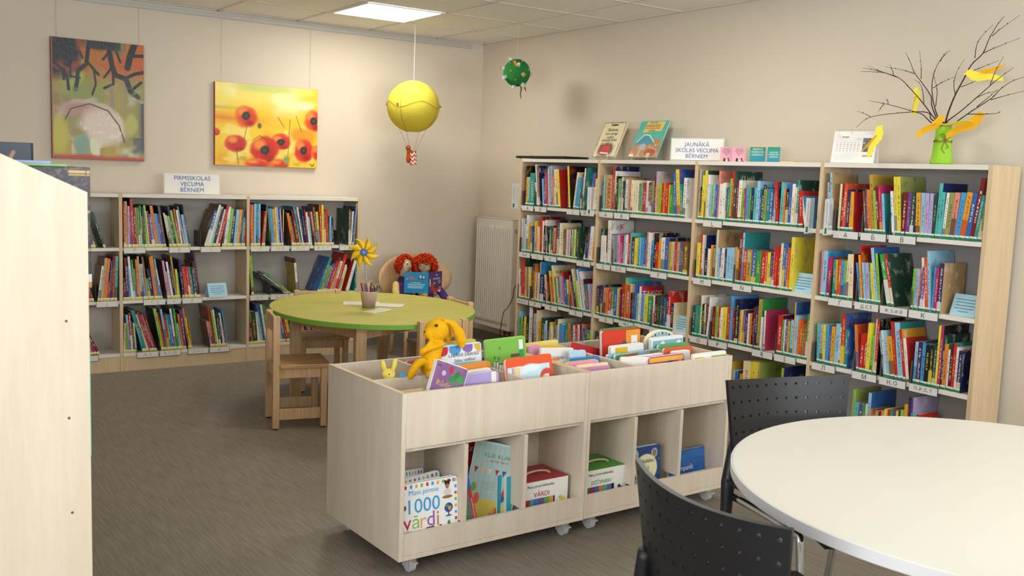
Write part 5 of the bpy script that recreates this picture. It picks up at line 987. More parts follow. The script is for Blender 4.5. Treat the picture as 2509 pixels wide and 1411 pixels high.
easel_book(-.175, -1.86, .235, .265, c, ('cream picture book with a red armchair, propped on the bookcase', 'cream picture book'), mat('cream_cover', 'dccba0', .5), (('Slutene,', .78, .62), ('kuru nesagi', .66, .55), ('snāra', .57, .3), ('pasaulē šeibīs', .48, .66)), INKBLACK, .7, .7)
c = Canvas(.9, '4fb3a0', 110)
c.poly([(.25, .98), (.9, .98), (.85, .72), (.6, .72), (.2, .68)], 'e6c56a').poly([(.05, .42), (.3, .62), (.42, .6), (.62, .5), (.9, .3), (.9, .1), (.05, .1)], '2f8f9f').mix((.36 - c.V + .12 * (fbm(c.U, c.V, 7, 4, 3) - .5)) * 20, 'b5713a').noise(9, 9, 4, 'd89a4a', .55, 8, .8, (c.V < .35).astype(float)).ell(.38, .28, .13, .09, 'a9b0b0', .2).rect(.28, .36, .04, .24, 'a9a9a4').ell(.72, .13, .2, .1, '9a2a24', .2).rect(.62, .75, .0, .12, 'd8b83a').line([(.1, .4), (.3, .62), (.5, .6), (.85, .32)], .012, 'e8ece0').rect(0, .16, .02, .08, 'e9e6dc').ell(.85, .42, .12, .08, 'c07a3a', .3)
easel_book(-.175, -2.255, .265, .265, c, ('turquoise picture book with a blue mountain and orange village, propped on the bookcase', 'turquoise picture book'), mat('turquoise_cover', '4aa898', .5), (('Maikls Fišers', .95, .3), ('eHohoHoh', .87, .5), ('KOPĀ AR VECVECĀKIEM', .8, .55), ('ROMĀNS', .74, .25)), mat('brown_ink', '8a5a28', .6), .7, .7)
def sign(label, loc, rz, w, h, txt, lean=0, cat='sign', fs=.72):
    t = thing('sign', label, cat, loc, rz, 'white age-group signs on the bookcases')
    mb = MB(); mb.box(-w / 2, w / 2, -.0015, .0015, .002, h); mb.box(-w / 2, w / 2, -.0015, .06, 0, .002); mb.build('acrylic_holder', CLEAR, t)
    mb = MB(); mb.box(-w / 2 + .006, w / 2 - .006, -.0024, -.0017, .008, h - .006); p = mb.build('paper', WHITEP, t)
    lettering(t, txt, w * fs, MX((0, -.0026, h * .5), (1, 0, 0), (0, 0, 1), (0, -1, 0)), INKBLUE, maxh=h * .78, lh=1.0)
    return t
sign('white sign with blue letters JAUNĀKĀ SKOLAS VECUMA BĒRNIEM', (-.165, -2.735, ZT), math.radians(-64), .345, .142, 'JAUNĀKĀ\nSKOLAS VECUMA\nBĒRNIEM', fs=.8)
sign('clear sign holder reading PIRMSSKOLAS VECUMA BĒRNIEM on the low bookcase', (-2.505, -.2, TL + .0005), 0, .39, .147, 'PIRMSSKOLAS\nVECUMA\nBĒRNIEM', fs=.64)
def booklet(y, w, h, color, txt, ink, label, group, cv=None, open_=.5):
    t = thing('booklet', label, 'booklet', (-.2, y, ZT), math.radians(-66), group)
    m1 = mat(label.split()[0] + '_card', color, .5, .3, .04)
    mb = MB(); mb.box(0, w, -.0008, 0, 0, h); f = mb.build('front_cover', m1, t)
    if cv is not None: cv.mesh('printed_front', w, h, PRINT, t, Matrix.Translation((w / 2, -.0012, 0)))
    mb = MB(); a = open_; Mx = Matrix.Translation((w, 0, 0)) @ Matrix.Rotation(PI - a, 4, 'Z'); mb.box(0, w, -.0008, 0, 0, h, 0, Mx); mb.build('back_cover', mat('pale_print', 'e6e6cc', .5, .3, .2, 60), t)
    if txt: lettering(t, txt, w * .8, MX((w / 2, -.0016, h * (.68 if 'pink' in label else .5)), (1, 0, 0), (0, 0, 1), (0, -1, 0)), ink, maxh=h * .5)
PKINK = mat('plum_ink', '7a3a62', .6)
c = Canvas(.85, 'e6a9b8', 60); c.poly([(.25, .0), (.3, .28), (.45, .18), (.6, .2), (.72, .3), (.75, 0)], '2c2a30').ell(.55, .1, .12, .08, 'd9d9d9', .3).ell(.72, .02, .14, .07, 'b52a32', .3)
booklet(-2.965, .075, .085, 'e6a9b8', 'MĪĻĀKĀS\nDZĪVNIEKU\nPASAKAS\n2021', PKINK, 'pink booklet with a cat, nearest the JAUNĀKĀ sign', 'small booklets standing on the bookcase', c)
booklet(-3.06, .085, .085, 'e6a9b8', 'MĪĻĀKĀS\nDZĪVNIEKU\nPASAKAS\n2021', PKINK, 'pink booklet with a cat, beside the teal booklets', 'small booklets standing on the bookcase', c)
c = Canvas(.85, '2f9c92', 60); c.mix(.9 - c.V * 1.2, '2f88ac').mix((c.V - .6) * 2, '2a8a6a')
booklet(-3.195, .09, .085, '2f9c92', 'LIELISKAS\nGRĀMATAS\nLASĪŠANAI', INKWHITE, 'teal booklet with white letters, next to the pink booklets', 'small booklets standing on the bookcase', c)
booklet(-3.325, .072, .085, '2f9c92', 'LIELISKAS\nGRĀMATAS\nLASĪŠANAI', INKWHITE, 'teal booklet with white letters, standing apart nearest the calendar', 'small booklets standing on the bookcase', c)
mb = MB(); mb.box(-.03, .03, -.045, .045, 0, .004); o = mb.build('sticky_notes', mat('yellow_note', 'e6d65a', .7, .2), None, .0005); o.location = (-.2, -3.49, ZT); tag(o, 'flat yellow note pad lying right of the teal booklets', 'notepad')
t = thing('desk_calendar', 'white standing desk calendar behind a yellow paper bird', 'calendar', (-.2, -3.905, ZT), math.radians(-74))
c = Canvas(1.4, 'ece9e4', 110)
c.noise(4, 3, 3, 'd5cfca', .5, 5, .9, (c.V > .6).astype(float)).noise(5, 3, 4, 'c9bfc8', .55, 6, .6, (c.V > .7).astype(float)).rect(.7, .97, .3, .78, '565a5e').noise(40, 40, 6, 'b9bcc0', .55, 9, .8, ((c.U > .7) & (c.U < .97) & (c.V > .3) & (c.V < .78)).astype(float)).noise(5, 3, 8, 'dfe3d8', .5, 5, .8, (c.V < .26).astype(float)).rect(.72, .95, .14, .19, 'c08a9a').rect(.18, .35, .78, .83, 'a9939e')
for i in range(5):
    for j in range(7): c.rect(.07 + j * .085, .10 + j * .085, .32 + i * .07, .345 + i * .07, 'b0a0a0')
w, h, d = .225, .165, .075; an = math.atan2(d / 2, h)
for s in (-1, 1):
    mb = MB(); mb.box(-w / 2, w / 2, -.0008, .0008, 0, math.hypot(h, d / 2)); o = mb.build('front_leaf' if s < 0 else 'back_leaf', WHITEP, t); ML_ = Matrix.Translation((0, s * d / 2, .001)) @ Matrix.Rotation(s * an, 4, 'X'); o.matrix_local = ML_
    if s < 0:
        o2 = c.mesh('printed_page', w * .97, h * .93, PRINT, t, ML_ @ Matrix.Translation((0, -.0014, .012)))
mb = MB()
for k in range(18):
    x = -w / 2 + .012 + k * .0118; mb.tube([(x, .006 * math.cos(a), h + .001 + .006 * math.sin(a)) for a in [2 * PI * q / 8 for q in range(9)]], .0006, 4)
mb.build('wire_binding', STEEL, t)
CREPE = mat('lime_crepe_paper', '9ccf3e', .9, .1, .1, 30, .5, stretch=(1, 1, .5), bscale=60)
VX, VY = -.15, -4.36
t = thing('vase', 'lime green paper-wrapped vase tied with twine, holding bare branches', 'vase', (VX, VY, ZT))
mb = MB(); n = 40; rings = []
for i, (r_, z) in enumerate(((.05, .002), (.052, .012), (.045, .04), (.041, .09), (.0385, .125), (.036, .15), (.037, .182), (.033, .182), (.032, .15), (.034, .05), (.001, .045))):
    rings.append(mb._v([(r_ * (1 + (.03 if i < 7 else 0) * math.sin(5 * 2 * PI * k / n + i)) * math.cos(2 * PI * k / n), r_ * (1 + (.03 if i < 7 else 0) * math.sin(7 * 2 * PI * k / n + 2 * i)) * math.sin(2 * PI * k / n), z) for k in range(n)]))
for a, b in zip(rings, rings[1:]):
    for k in range(n): mb.face([a[k], a[(k + 1) % n], b[(k + 1) % n], b[k]])
mb.face(list(reversed(rings[0]))); mb.build('wrapping', CREPE, t, 0, True)
mb = MB(); 
for z in (.108, .114): mb.tube([(.0415 * math.cos(2 * PI * k / 32), .0415 * math.sin(2 * PI * k / 32), z + .002 * math.sin(k)) for k in range(33)], .0017, 6)
Bx = MX((-.030, -.030, .112), (.71, -.71, 0), (0, 0, 1), (-.71, -.71, 0))
for p in ([(0, 0, 0), (-.012, .018, .006), (-.02, .03, .004), (-.008, .03, .006), (0, .0, .002)], [(0, 0, 0), (.01, .022, .006), (.018, .034, .004), (.02, .02, .006), (0, 0, .002)], [(0, 0, 0), (-.008, -.02, .003), (-.012, -.04, .002), (.002, -.058, .004)], [(0, 0, 0), (.01, -.02, .004), (.016, -.03, .003), (.004, -.036, .004)]):
    mb.tube([Bx @ q for q in smoothpath(p, 5)], .0016, 6)
mb.build('twine_bow', TWINE, t, 0, True)
BARK = mat('branch_bark', '4a3230', .8, .2, .25, 60)
BRL = ['bare branch arching far left from the green vase', 'bare branch reaching low left, above the calendar', 'lowest bare branch on the left, forked at its tip', 'bare branch rising left of centre with three fine twigs', 'upright bare branch in the middle of the vase', 'tallest bare branch, reaching the upper right corner', 'bare branch leaning right with one raised twig', 'lowest bare branch on the right of the vase']
base = Vector((VX, VY, ZT))
for bi, br in enumerate(BRANCHES):
    mb = MB()
    for pi, p in enumerate(br):
        P = [Vector(q) / 1000 for q in p]
        if pi == 0:
            ang = bi * .785; P[0] = Vector((VX + .018 * math.cos(ang), VY + .018 * math.sin(ang), ZT + .185)); P = [Vector((VX + .01 * math.cos(ang), VY + .01 * math.sin(ang), ZT + .048))] + P
        sp = smoothpath(P, 5); r0 = (.0052 if bi == 5 else .0040) if pi == 0 else .0021
        mb.tube(sp, [max(.0008, r0 * (1 - .8 * i / (len(sp) - 1))) for i in range(len(sp))], 6)
        for i in range(6, len(sp) - 1, 5):
            mb.ell(sp[i] + Vector((0, .0015, .001)), (.0022, .0022, .0034), 6)
    tag(mb.build('branch', BARK, None, 0, True), BRL[bi], 'branch', 'bare branches in the green vase')
BIRDY = mat('amber_card', 'f5b51e', .7, .2, .03); BIRDL = mat('lemon_card', 'f2e04a', .7, .2, .03)
def bird(loc, size, rz, pitch, label, flip=1, m1=0, open_=.9, roll=0):
    t = thing('paper_bird', label, 'paper bird', loc, 0, 'yellow folded paper birds')
    t.rotation_euler = (roll, pitch, rz)
    body = [(-.6, -.16), (-.3, -.02), (0, .02), (.2, .12), (.34, .2), (.45, .2), (.5, .12), (.6, .08), (.48, .03), (.38, -.12), (.15, -.22), (-.15, -.2), (-.62, -.3)]
    mb = MB(); mb.prism([(x * size, y * size) for x, y in body], -.0007, .0007, 0, MX((0, 0, 0), (1, 0, 0), (0, 0, 1), (0, -1, 0))); mb.build('body', (BIRDY, BIRDL)[m1], t)
    wing = [(.18, 0), (.1, .16), (-.1, .22), (-.4, .26), (-.68, .34), (-.5, .12), (-.2, .0)]
    for s in (-1, 1):
        mb = MB(); mb.prism([(x * size, y * size) for x, y in wing], -.0005, .0005, 0, Matrix.Translation((0, s * .0012, 0)) @ Matrix.Rotation(s * (PI / 2 - open_), 4, 'X') @ MX((0, 0, 0), (1, 0, 0), (0, 0, 1), (0, -1, 0)) if s > 0 else Matrix.Translation((0, s * .0012, 0)) @ Matrix.Rotation(PI / 2 - open_, 4, 'X') @ MX((0, 0, 0), (1, 0, 0), (0, 0, 1), (0, -1, 0)))
        mb.build('wing', (BIRDL, BIRDY)[m1], t)
# local +x = beak; image right at this wall is world -y
bird((-.20, -4.50, 1.742), .17, -PI / 2, math.radians(-12), 'yellow paper bird spreading right of the vase rim', open_=.25)
bird((-.225, -4.335, 1.735), .13, -PI / 2 + .3, math.radians(-20), 'yellow paper bird at the left of the vase rim', m1=0, open_=-.1)
bird((-.29, -4.075, 1.665), .14, -PI / 2 + .9, math.radians(-55), 'yellow paper bird in front of the desk calendar', m1=1, open_=.5)
bird((-.15, -4.53, 1.968), .14, PI / 2 + .4, math.radians(6), 'yellow paper bird perched on the tallest branch', m1=1, open_=.9)
bird((-.175, -4.208, 1.86), .12, -PI / 2 + 1.2, math.radians(-75), 'yellow paper bird hanging among the left branches', m1=1, open_=.6)
mb = MB(); mb.tube(smoothpath([(-.15, -.975, 1.56), (-.15, -.96, 1.545), (-.16, -.955, 1.2), (-.2, -.93, .66), (-.22, -.90, .54), (-.22, -.883, .464), (-.22, -.82, .38), (-.22, -.766, .334), (-.22, -.738, .232), (-.22, -.72, .113), (-.23, -.73, .012), (-.22, -.84, .005)], 6), .0032, 8)
tag(mb.build('power_cord', BLACKPL, None, 0, True), 'black power cord hanging beside the radiator', 'cord')

# ------------------------------------------------------------------ things on the green table
ZG = .6003
ang = -.6
t = thing('pencil_pot', 'pale pink metal pot full of coloured pencils on the green table', 'pencil pot', (-1.945, -1.845, ZG))
mb = MB(); mb.lathe([(.0, .001), (.036, .001), (.037, 0), (.0515, .096), (.0535, .098), (.0515, .1), (.0495, .098), (.035, .004), (0, .004)], 40); mb.build('pot', mat('pale_pink_enamel', 'd5b9b6', .45, .4, .03), t, 0, True)
PC = ['b0303a', '2f8f9f', '6a2a38', '7a9a3a', '5a8fb5', '8a3a2a', 'd8c83a', 'e0dfd2', '3a6a4a', '9a2438', '2a4a7a', 'e8d84a', 'c84a4a', '4a2a4a', '3a8a8a', 'c23a50']
PN = ['red', 'teal', 'maroon', 'olive green', 'blue', 'brown', 'yellow', 'white', 'dark green', 'crimson', 'navy', 'lemon yellow', 'coral', 'violet', 'sea green', 'raspberry']
TIP = mat('bare_wood_tip', 'dcb98a', .7, .2)
for k in range(16):
    a = k * 2.39996; rr = .004 + .026 * math.sqrt(k / 16)
    p0 = Vector((-1.945 + rr * math.cos(a) * .75, -1.845 + rr * math.sin(a) * .75, ZG + .006)); p1 = Vector((-1.945 + rr * math.cos(a) * 2.1, -1.845 + rr * math.sin(a) * 2.1, ZG + .14 + .03 * ((k * 7) % 5) / 4))
    d = (p1 - p0)
    mb = MB(); mb.tube([p0, p0 + d * .9], .0038, 6, 0); mb.tube([p0 + d * .9, p1], [.0038, .0006], 6, 1)
    tag(mb.build('pencil', [mat(PN[k].replace(' ', '_') + '_pencil', PC[k], .4, .4), TIP]), '%s pencil standing in the pink pot' % PN[k], 'pencil', 'coloured pencils in the pink pot')
t = thing('pinwheel', 'yellow pinwheel with a blue hub standing in the pencil pot', 'pinwheel', (-1.94, -1.835, ZG + .006))
hub = Vector((-1.985 + 1.94, -1.85 + 1.835, .328)); nrm = Vector((-.45, -.88, .05)).normalized()
STRP = nmat('striped_stick'); _n = STRP[1]; w_ = _n.nodes.new('ShaderNodeTexWave'); w_.wave_type = 'BANDS'; w_.bands_direction = 'DIAGONAL'; w_.inputs['Scale'].default_value = 60
cr_ = _n.nodes.new('ShaderNodeValToRGB'); cr_.color_ramp.interpolation = 'CONSTANT'; cr_.color_ramp.elements[0].color = (*lin('e6e2da'), 1); cr_.color_ramp.elements[1].position = .6; cr_.color_ramp.elements[1].color = (*lin('5a6ab0'), 1)
tc_ = _n.nodes.new('ShaderNodeTexCoord'); _n.links.new(tc_.outputs['Object'], w_.inputs['Vector']); _n.links.new(w_.outputs['Fac'], cr_.inputs[0]); _n.links.new(cr_.outputs[0], STRP[2].inputs['Base Color'])
mb = MB(); mb.tube([(0, 0, 0), tuple(hub - nrm * .012)], .0042, 10); mb.build('stick', STRP[0], t, 0, True)
PWM = mat('yellow_foil', 'f2c713', .3, .5, .03)
px = nrm.cross(Vector((0, 0, 1))).normalized(); px = -px; pz = px.cross(nrm) * -1
pz = nrm.cross(px) if nrm.cross(px).z > 0 else -nrm.cross(px)
for k in range(8):
    a0 = 2 * PI * k / 8 + .12
    mb = MB(); G = []
    for i in range(9):
        row = []
        for j in range(5):
            rr = .012 + .085 * i / 8; s_ = j / 4
            q_ = i / 8; wd = (.30 + .62 * math.sin(PI * min(1, q_ * 1.15 + .1))) * (1 - q_ ** 4) + .01
            an = a0 + .55 * q_ ** 2 + (s_ - .5) * wd
            curl = .018 * math.sin(PI * s_) * (1 - .4 * i / 8) + .012 * s_ * (1 - i / 8)
            row.append(mb._v([hub + px * rr * math.cos(an) + pz * rr * math.sin(an) + nrm * curl])[0])
        G.append(row)
    for i in range(8):
        for j in range(4): mb.face([G[i][j], G[i + 1][j], G[i + 1][j + 1], G[i][j + 1]])
    o = mb.build('blade', PWM, t, 0, True); md = o.modifiers.new('t', 'SOLIDIFY'); md.thickness = .0008
Rn = nrm.to_track_quat('Z', 'Y').to_matrix().to_4x4()
mb = MB(); mb.lathe([(0, .021), (.022, .021), (.022, .026), (.019, .028), (0, .028)], 28, 0, Matrix.Translation(hub) @ Rn); h_ = mb.build('hub', mat('blue_foil', '2a62b8', .3, .5), t, 0, False)
mb = MB(); mb.lathe([(0, .0282), (.0065, .0282), (.0065, .030), (0, .030)], 16, 0, Matrix.Translation(hub) @ Rn); mb.lathe([(0, .0301), (.003, .0301), (.003, .033), (0, .033)], 12, 1, Matrix.Translation(hub) @ Rn); mb.build('pin', [WHITEPL, mat('dark_pin', '5a2a30', .4)], h_)
def sheet(loc, rz, w, h, label, seed, th=.0006, extra=0):
    c = Canvas(w / h, 'eae8e0', 70)
    for i in range(7): c.rect(.08, .08 + .35 + .4 * ((i * 37 + seed) % 10) / 10, .82 - i * .1, .84 - i * .1, 'b5b5b0')
    if extra: c.noise(3, 3, seed, 'd8d49a', .5, 5, .7).rect(.4, .9, .2, .4, 'c9ccb0')
    t = thing('paper_sheet', label, 'paper', loc, rz, 'printed papers on the green table')
    mb = MB(); mb.box(-w / 2, w / 2, -h / 2, h / 2, 0, th); mb.build('sheet', WHITEP, t)
    c.mesh('print', w * .98, h * .98, PRINT, t, Matrix.Translation((0, -h * .49, th + .0003)) @ Matrix.Rotation(-PI / 2, 4, 'X'))
sheet((-1.905, -1.665, ZG), math.radians(-25), .22, .15, 'white printed sheet under the left side of the pink pot', 3)
sheet((-1.80, -1.795, ZG + .0012), math.radians(-38), .21, .15, 'white printed sheet behind the pink pot, to its right', 5)
sheet((-1.965, -1.995, ZG), math.radians(30), .19, .075, 'narrow cream leaflet in front of the pink pot', 8, .004, 1)
# ------------------------------------------------------------------ soft toys
def soft(name, shapes, m, parent, voxel=.004, smooth=3):
    """one continuous stuffed body grown from rounded shapes"""
    mb = MB()
    for sh in shapes:
        if sh[0] == 'e': mb.ell(sh[1], sh[2], 20, 0, sh[3] if len(sh) > 3 else None)
        else: mb.tube(smoothpath(sh[1], 5), [sh[2][min(int(i * len(sh[2]) / ((len(sh[1]) - 1) * 5 + 1)), len(sh[2]) - 1)] for i in range((len(sh[1]) - 1) * 5 + 1)], 12); [mb.ell(p, (r_, r_, r_), 10) for p, r_ in ((sh[1][0], sh[2][0]), (sh[1][-1], sh[2][-1]))]
    o = mb.build(name, m, parent, 0, True)
    md = o.modifiers.new('remesh', 'REMESH'); md.mode = 'VOXEL'; md.voxel_size = voxel; md.use_smooth_shade = True
    md = o.modifiers.new('smooth', 'SMOOTH'); md.iterations = smooth; md.factor = .6
    return o
# big yellow bunny, local frame of the trolley: x along the front, y into the tray, z up
t = thing('plush_bunny', 'bright yellow plush bunny sitting on the edge of the book trolley', 'soft toy', TM @ Vector((.31, .33, .652)), TH)
def L_(s, z, y=0): return (s - .31, y, z - .652)
soft('body', [('e', L_(.333, .814), (.049, .046, .043)), ('e', L_(.30, .806, -.004), (.026, .026, .025)),
    ('t', [L_(.335, .775), L_(.325, .742), L_(.311, .70), L_(.308, .675)], [.028, .034, .04, .042]),
    ('t', [L_(.29, .672, -.01), L_(.262, .70, -.03), L_(.225, .702, -.05), L_(.203, .675, -.05), L_(.196, .655, -.045)], [.019, .017, .016, .016, .014]),
    ('t', [L_(.325, .668, -.02), L_(.30, .661, -.045), L_(.272, .656, -.06)], [.02, .018, .015]),
    ('t', [L_(.345, .764, -.025), L_(.30, .757, -.035), L_(.262, .748, -.03), L_(.258, .738, -.02)], [.012, .0115, .0115, .0125]),
    ('t', [L_(.318, .768, .0), L_(.30, .778, -.02), L_(.285, .766, -.03), L_(.268, .745, -.025)], [.011, .010, .011, .012])], YELLOW, t, .0035, 4)
soft('ear', [('t', [L_(.368, .848, -.005), L_(.398, .838, -.008), L_(.427, .80, -.012), L_(.440, .768, -.014), L_(.443, .752, -.014)], [.010, .016, .022, .021, .015])], YELLOW, t, .0035, 4)
soft('ear', [('t', [L_(.36, .85, .03), L_(.385, .84, .036), L_(.405, .805, .042), L_(.412, .775, .045), L_(.414, .765, .045)], [.010, .014, .019, .018, .014])], YELLOW, t, .0035, 4)
EYE = mat('dark_button', '2c1a12', .25, .6)
mb = MB(); mb.ell(L_(.308, .840, -.0385), (.0075, .005, .006), 12); mb.build('eye', EYE, t, 0, True)
mb = MB(); mb.ell(L_(.277, .812, -.006), (.004, .006, .004), 10); mb.build('nose', EYE, t, 0, True)
PALEY = mat('pale_yellow_plush', 'ecd566', .95, .1, .1, 60, .3, bscale=200)
t = thing('small_plush_bunny', 'small pale yellow plush bunny peeking out of the trolley compartment', 'soft toy', TM @ Vector((.125, .33, .60)), TH)
def L2(s, z, y=0): return (s - .125, y, z - .60)
soft('body', [('e', L2(.126, .662), (.028, .022, .020)), ('e', L2(.130, .655, -.015), (.016, .012, .012)), ('t', [L2(.126, .645), L2(.126, .60)], [.022, .026])], PALEY, t, .003, 3)
for p in ([L2(.112, .672), L2(.103, .692), L2(.100, .706)], [L2(.143, .672), L2(.151, .694), L2(.152, .710)]):
    soft('ear', [('t', p, [.009, .0105, .0095])], PALEY, t, .003, 3)
mb = MB(); mb.ell(L2(.118, .664, -.020), (.003, .002, .003), 8); mb.build('eye', EYE, t, 0, True)

# ------------------------------------------------------------------ board books in the trays
GBB = 'board books in the trolley trays'
def bbook(name, label, s, tt, zb, w, h, th, col, cv=None, lean=0, roll=0, yaw=0, texts=(), group=GBB, cat='board book', rounded=True, tagc=None):
    t = thing(name, label, cat, TM @ Vector((s, tt, zb)), TH + math.radians(yaw), group)
    Mx = Matrix.Rotation(-math.radians(lean), 4, 'X') @ Matrix.Rotation(math.radians(roll), 4, 'Y')
    r_ = min(.012, th * 2) if rounded else .001
    out = []
    for cx, cz, a0 in ((w / 2 - r_, r_, -PI / 2), (w / 2 - r_, h - r_, 0), (-w / 2 + r_, h - r_, PI / 2), (-w / 2 + r_, r_, PI)):
        out += [(cx + r_ * math.cos(a0 + PI / 2 * k / 4), cz + r_ * math.sin(a0 + PI / 2 * k / 4)) for k in range(5)]
    Mp = Mx @ MX((0, 0, 0), (1, 0, 0), (0, 0, 1), (0, -1, 0))
    m = mat(name + '_cover', col, .35, .4, .03)
    mb = MB(); b = .0018
    mb.prism(out, -b, 0, 0, Mp); mb.prism(out, -th, -th + b, 0, Mp); mb.build('cover', m, t)
    mb = MB(); mb.prism([(x * .985, (z - h / 2) * .985 + h / 2) for x, z in out], -th + b, -b, 0, Mp); mb.build('pages', WHITEP, t)
    if cv is not None: cv.mesh('printed_cover', w * .96, h * .96, PRINT, t, Mx @ Matrix.Translation((0, -.0005, h * .02)))
    for tx, u, v, ww, mh, m_ in texts:
        lettering(t, tx, ww, Mx @ MX(((u - .5) * w, -.0009, v * h), (1, 0, 0), (0, 0, 1), (0, -1, 0)), m_, 'title', maxh=mh)
    if tagc: 
        mb = MB(); mb.box((tagc[0] - .5) * w - .011, (tagc[0] - .5) * w + .011, -.0012, -.0007, tagc[1] * h - .02, tagc[1] * h + .02, 0, Mx); mb.build('barcode_sticker', WHITEP, t)
    return t
ZF = .4662
# trolley with the bunny
c = Canvas(.8, 'e9e9ea', 110)
c.ell(.08, .96, .17, .1, 'c8283c', .12, 0, .15).ell(.42, .96, .14, .09, '4a9ad6', .1, 0, .2).ell(.7, .97, .13, .09, '8a6ab8', .1, 0, .2).ell(.97, .97, .12, .1, 'd9b34a', .1, 0, .2).ell(.15, .70, .1, .07, 'bfe0e8', .3).ell(.15, .70, .085, .058, 'eef2f2', .3)
DARKN = mat('dark_navy_ink', '202a44', .5)
bbook('board_book', 'white puzzle board book titled LABĀKIE DRAUGI behind the purple book', .452, .312, ZF, .215, .285, .02, 'cfe3ea', c, 6, -1.5, 0, (('LABĀKIE DRAUGI', .60, .855, .14, .022, DARKN), ('Saliec attēlus!', .62, .775, .1, .014, DARKN)))
bbook('board_book', 'board book with a multicoloured top edge just behind the puzzle book', .452, .345, ZF, .21, .292, .015, 'd9c35a', None, 6, -1.5)
bbook('board_book', 'light blue board book in front of the puzzle book', .455, .255, ZF, .18, .222, .015, '6fb0d2', None, 5, 0)
bbook('board_book', 'orange board book in the front middle of the tray', .45, .215, ZF, .175, .226, .016, 'e8923a', None, 6, -2)
bbook('board_book', 'dark blue board book between light blue and orange ones', .452, .235, ZF, .17, .214, .012, '4a6a9a', None, 6, 0)
bbook('board_book', 'white board book between the orange and lilac ones', .43, .165, ZF, .15, .212, .015, 'ece9e2', None, 6, -2)
bbook('board_book', 'lilac padded board book with a barcode, at the front of the tray', .405, .095, ZF, .165, .214, .022, 'b3a3d8', None, 5, -2, 0, (), tagc=(.86, .9))
c = Canvas(.8, '8d6190', 110)
c.noise(3, 3, 4, '7a4f80', .5, 4, .6).line([(.78, .3), (.74, .55), (.72, .72)], .025, '3a8a3a').ell(.6, .74, .14, .06, '2f8a4a', .2, .3, .2).ell(.83, .78, .16, .06, '3a9a3a', .2, -.4, .2).ell(.72, .84, .1, .06, '2a7a3a', .2, .9, .2).ell(.5, .9, .06, .08, 'b02a3a', .2, 0, .3).ell(.3, .8, .06, .05, 'c9b3d0', .4).ell(.6, .3, .1, .14, '2a3a6a', .3, 0, .3).ell(.76, .22, .1, .1, '5a9ac0', .3).ell(.7, .45, .06, .08, 'c9a060', .3, 0, .3).ell(.1, .1, .1, .07, '4a8aa0', .4).ell(.12, .92, .08, .03, '6a4a7a', .3)
GOLDI = mat('gold_ink', 'd9b46a', .5); PINKI = mat('pink_ink', 'd99ab0', .5)
bbook('board_book', 'purple board book titled Rūdis with a palm tree, tilted in the tray', .180, .052, .549, .142, .20, .018, 'e6dfd0', c, 8, 21, 0, (('Rūdis', .38, .60, .062, .028, GOLDI), ('un pazudušie', .38, .34, .075, .02, PINKI)))
bbook('board_book', 'white and blue board book lying low along the front left of the tray', .115, .030, ZF, .18, .188, .014, 'dfe6ee', None, 3, -.5)
bbook('board_book', 'pale blue board book against the front panel, left compartment', .15, .0195, ZF, .12, .19, .008, '8cc3e6', None, 2, 0)
bbook('board_book', 'tan board book behind the low white ones in the left compartment', .11, .07, ZF, .17, .186, .016, 'd8b88a', None, 10, -1)
c = Canvas(1, '7dbb4a', 110)
c.rect(.72, .9, .0, .5, 'e6eef0').rect(.83, .97, .55, .95, '2f9a58').ell(.84, .55, .16, .12, '2f9a5a', .2).line([(.64, .72), (.82, .72)], .03, '6a4a2a').rect(.44, .62, .12, .6, 'a9d6e6').ell(.53, .36, .06, .16, 'f0ede6', .3, 0, .3).ell(.5, .3, .02, .05, '2a2a2a', .4).ell(.56, .42, .02, .04, '2a2a2a', .4).ell(.53, .22, .04, .04, 'c04a4a', .4).ell(.7, .58, .025, .03, '8a4a3a', .4)
for u, v in ((.2, .72), (.3, .7), (.2, .5), (.32, .48), (.27, .35), (.34, .86)): c.ell(u, v, .025, .03, '4a8a2a', .5)
bbook('board_book', 'green board book with animals and a tree, standing above the trolley', .70, .335, ZF + .02, .205, .27, .014, '8cc85a', c, 8, -1.5, 0, (), tagc=(.88, .87))
c = Canvas(1.1, 'c4e3f0', 110)
c.rect(0, 1, .88, 1, 'e6582a').rect(.95, 1, .0, 1, 'e6582a').ell(.25, .8, .2, .07, 'e8f2f6', .4, 0, .2).ell(.55, .84, .2, .06, 'e3f0f5', .4, 0, .2).ell(.95, .3, .28, .42, 'b5cc5a', .15).ell(.88, .68, .16, .12, 'd04a3a', .2).ell(.84, .62, .1, .08, 'e9d070', .3).ell(.78, .12, .06, .08, 'a87a4a', .4, 0, .3).ell(.7, .16, .04, .05, 'e9e0d0', .4)
bbook('board_book', 'orange edged board book with a pale blue sky, front right of the tray', .655, .10, ZF, .225, .256, .02, 'e6582a', c, 10, -2, 0, (), tagc=(.86, .62))
CS = ['e8cfa0', 'd8563a', '3a6a9a', 'ece6da', '7ab0c8', 'b8a070', '5a8a6a', '4a5a9a']
CN_ = ['cream', 'red', 'blue', 'white', 'light blue', 'tan', 'green', 'indigo']
for k in range(8):
    bbook('board_book', 'thin %s book in the upright pack left of the orange edged one' % CN_[k], .568 + .0005 * k, .10 + .0195 * k, ZF, .022, .218 - .003 * (k % 3), .017, CS[k], None, 2, 0, 0, (), GBB, 'board book', False)
for k, (s, tt, w, h, cl, nm) in enumerate(((.365, .40, .14, .2, 'c8453a', 'red book'), (.40, .43, .16, .205, '4a1a24', 'dark maroon book'), (.35, .46, .12, .203, 'd9897a', 'salmon book'), (.60, .40, .12, .2, '8a6aa0', 'purple book'))):
    bbook('board_book', '%s behind the yellow bunny in the back of the tray' % nm, s, tt, ZF, w, h, .018, cl, None, 7, 0)
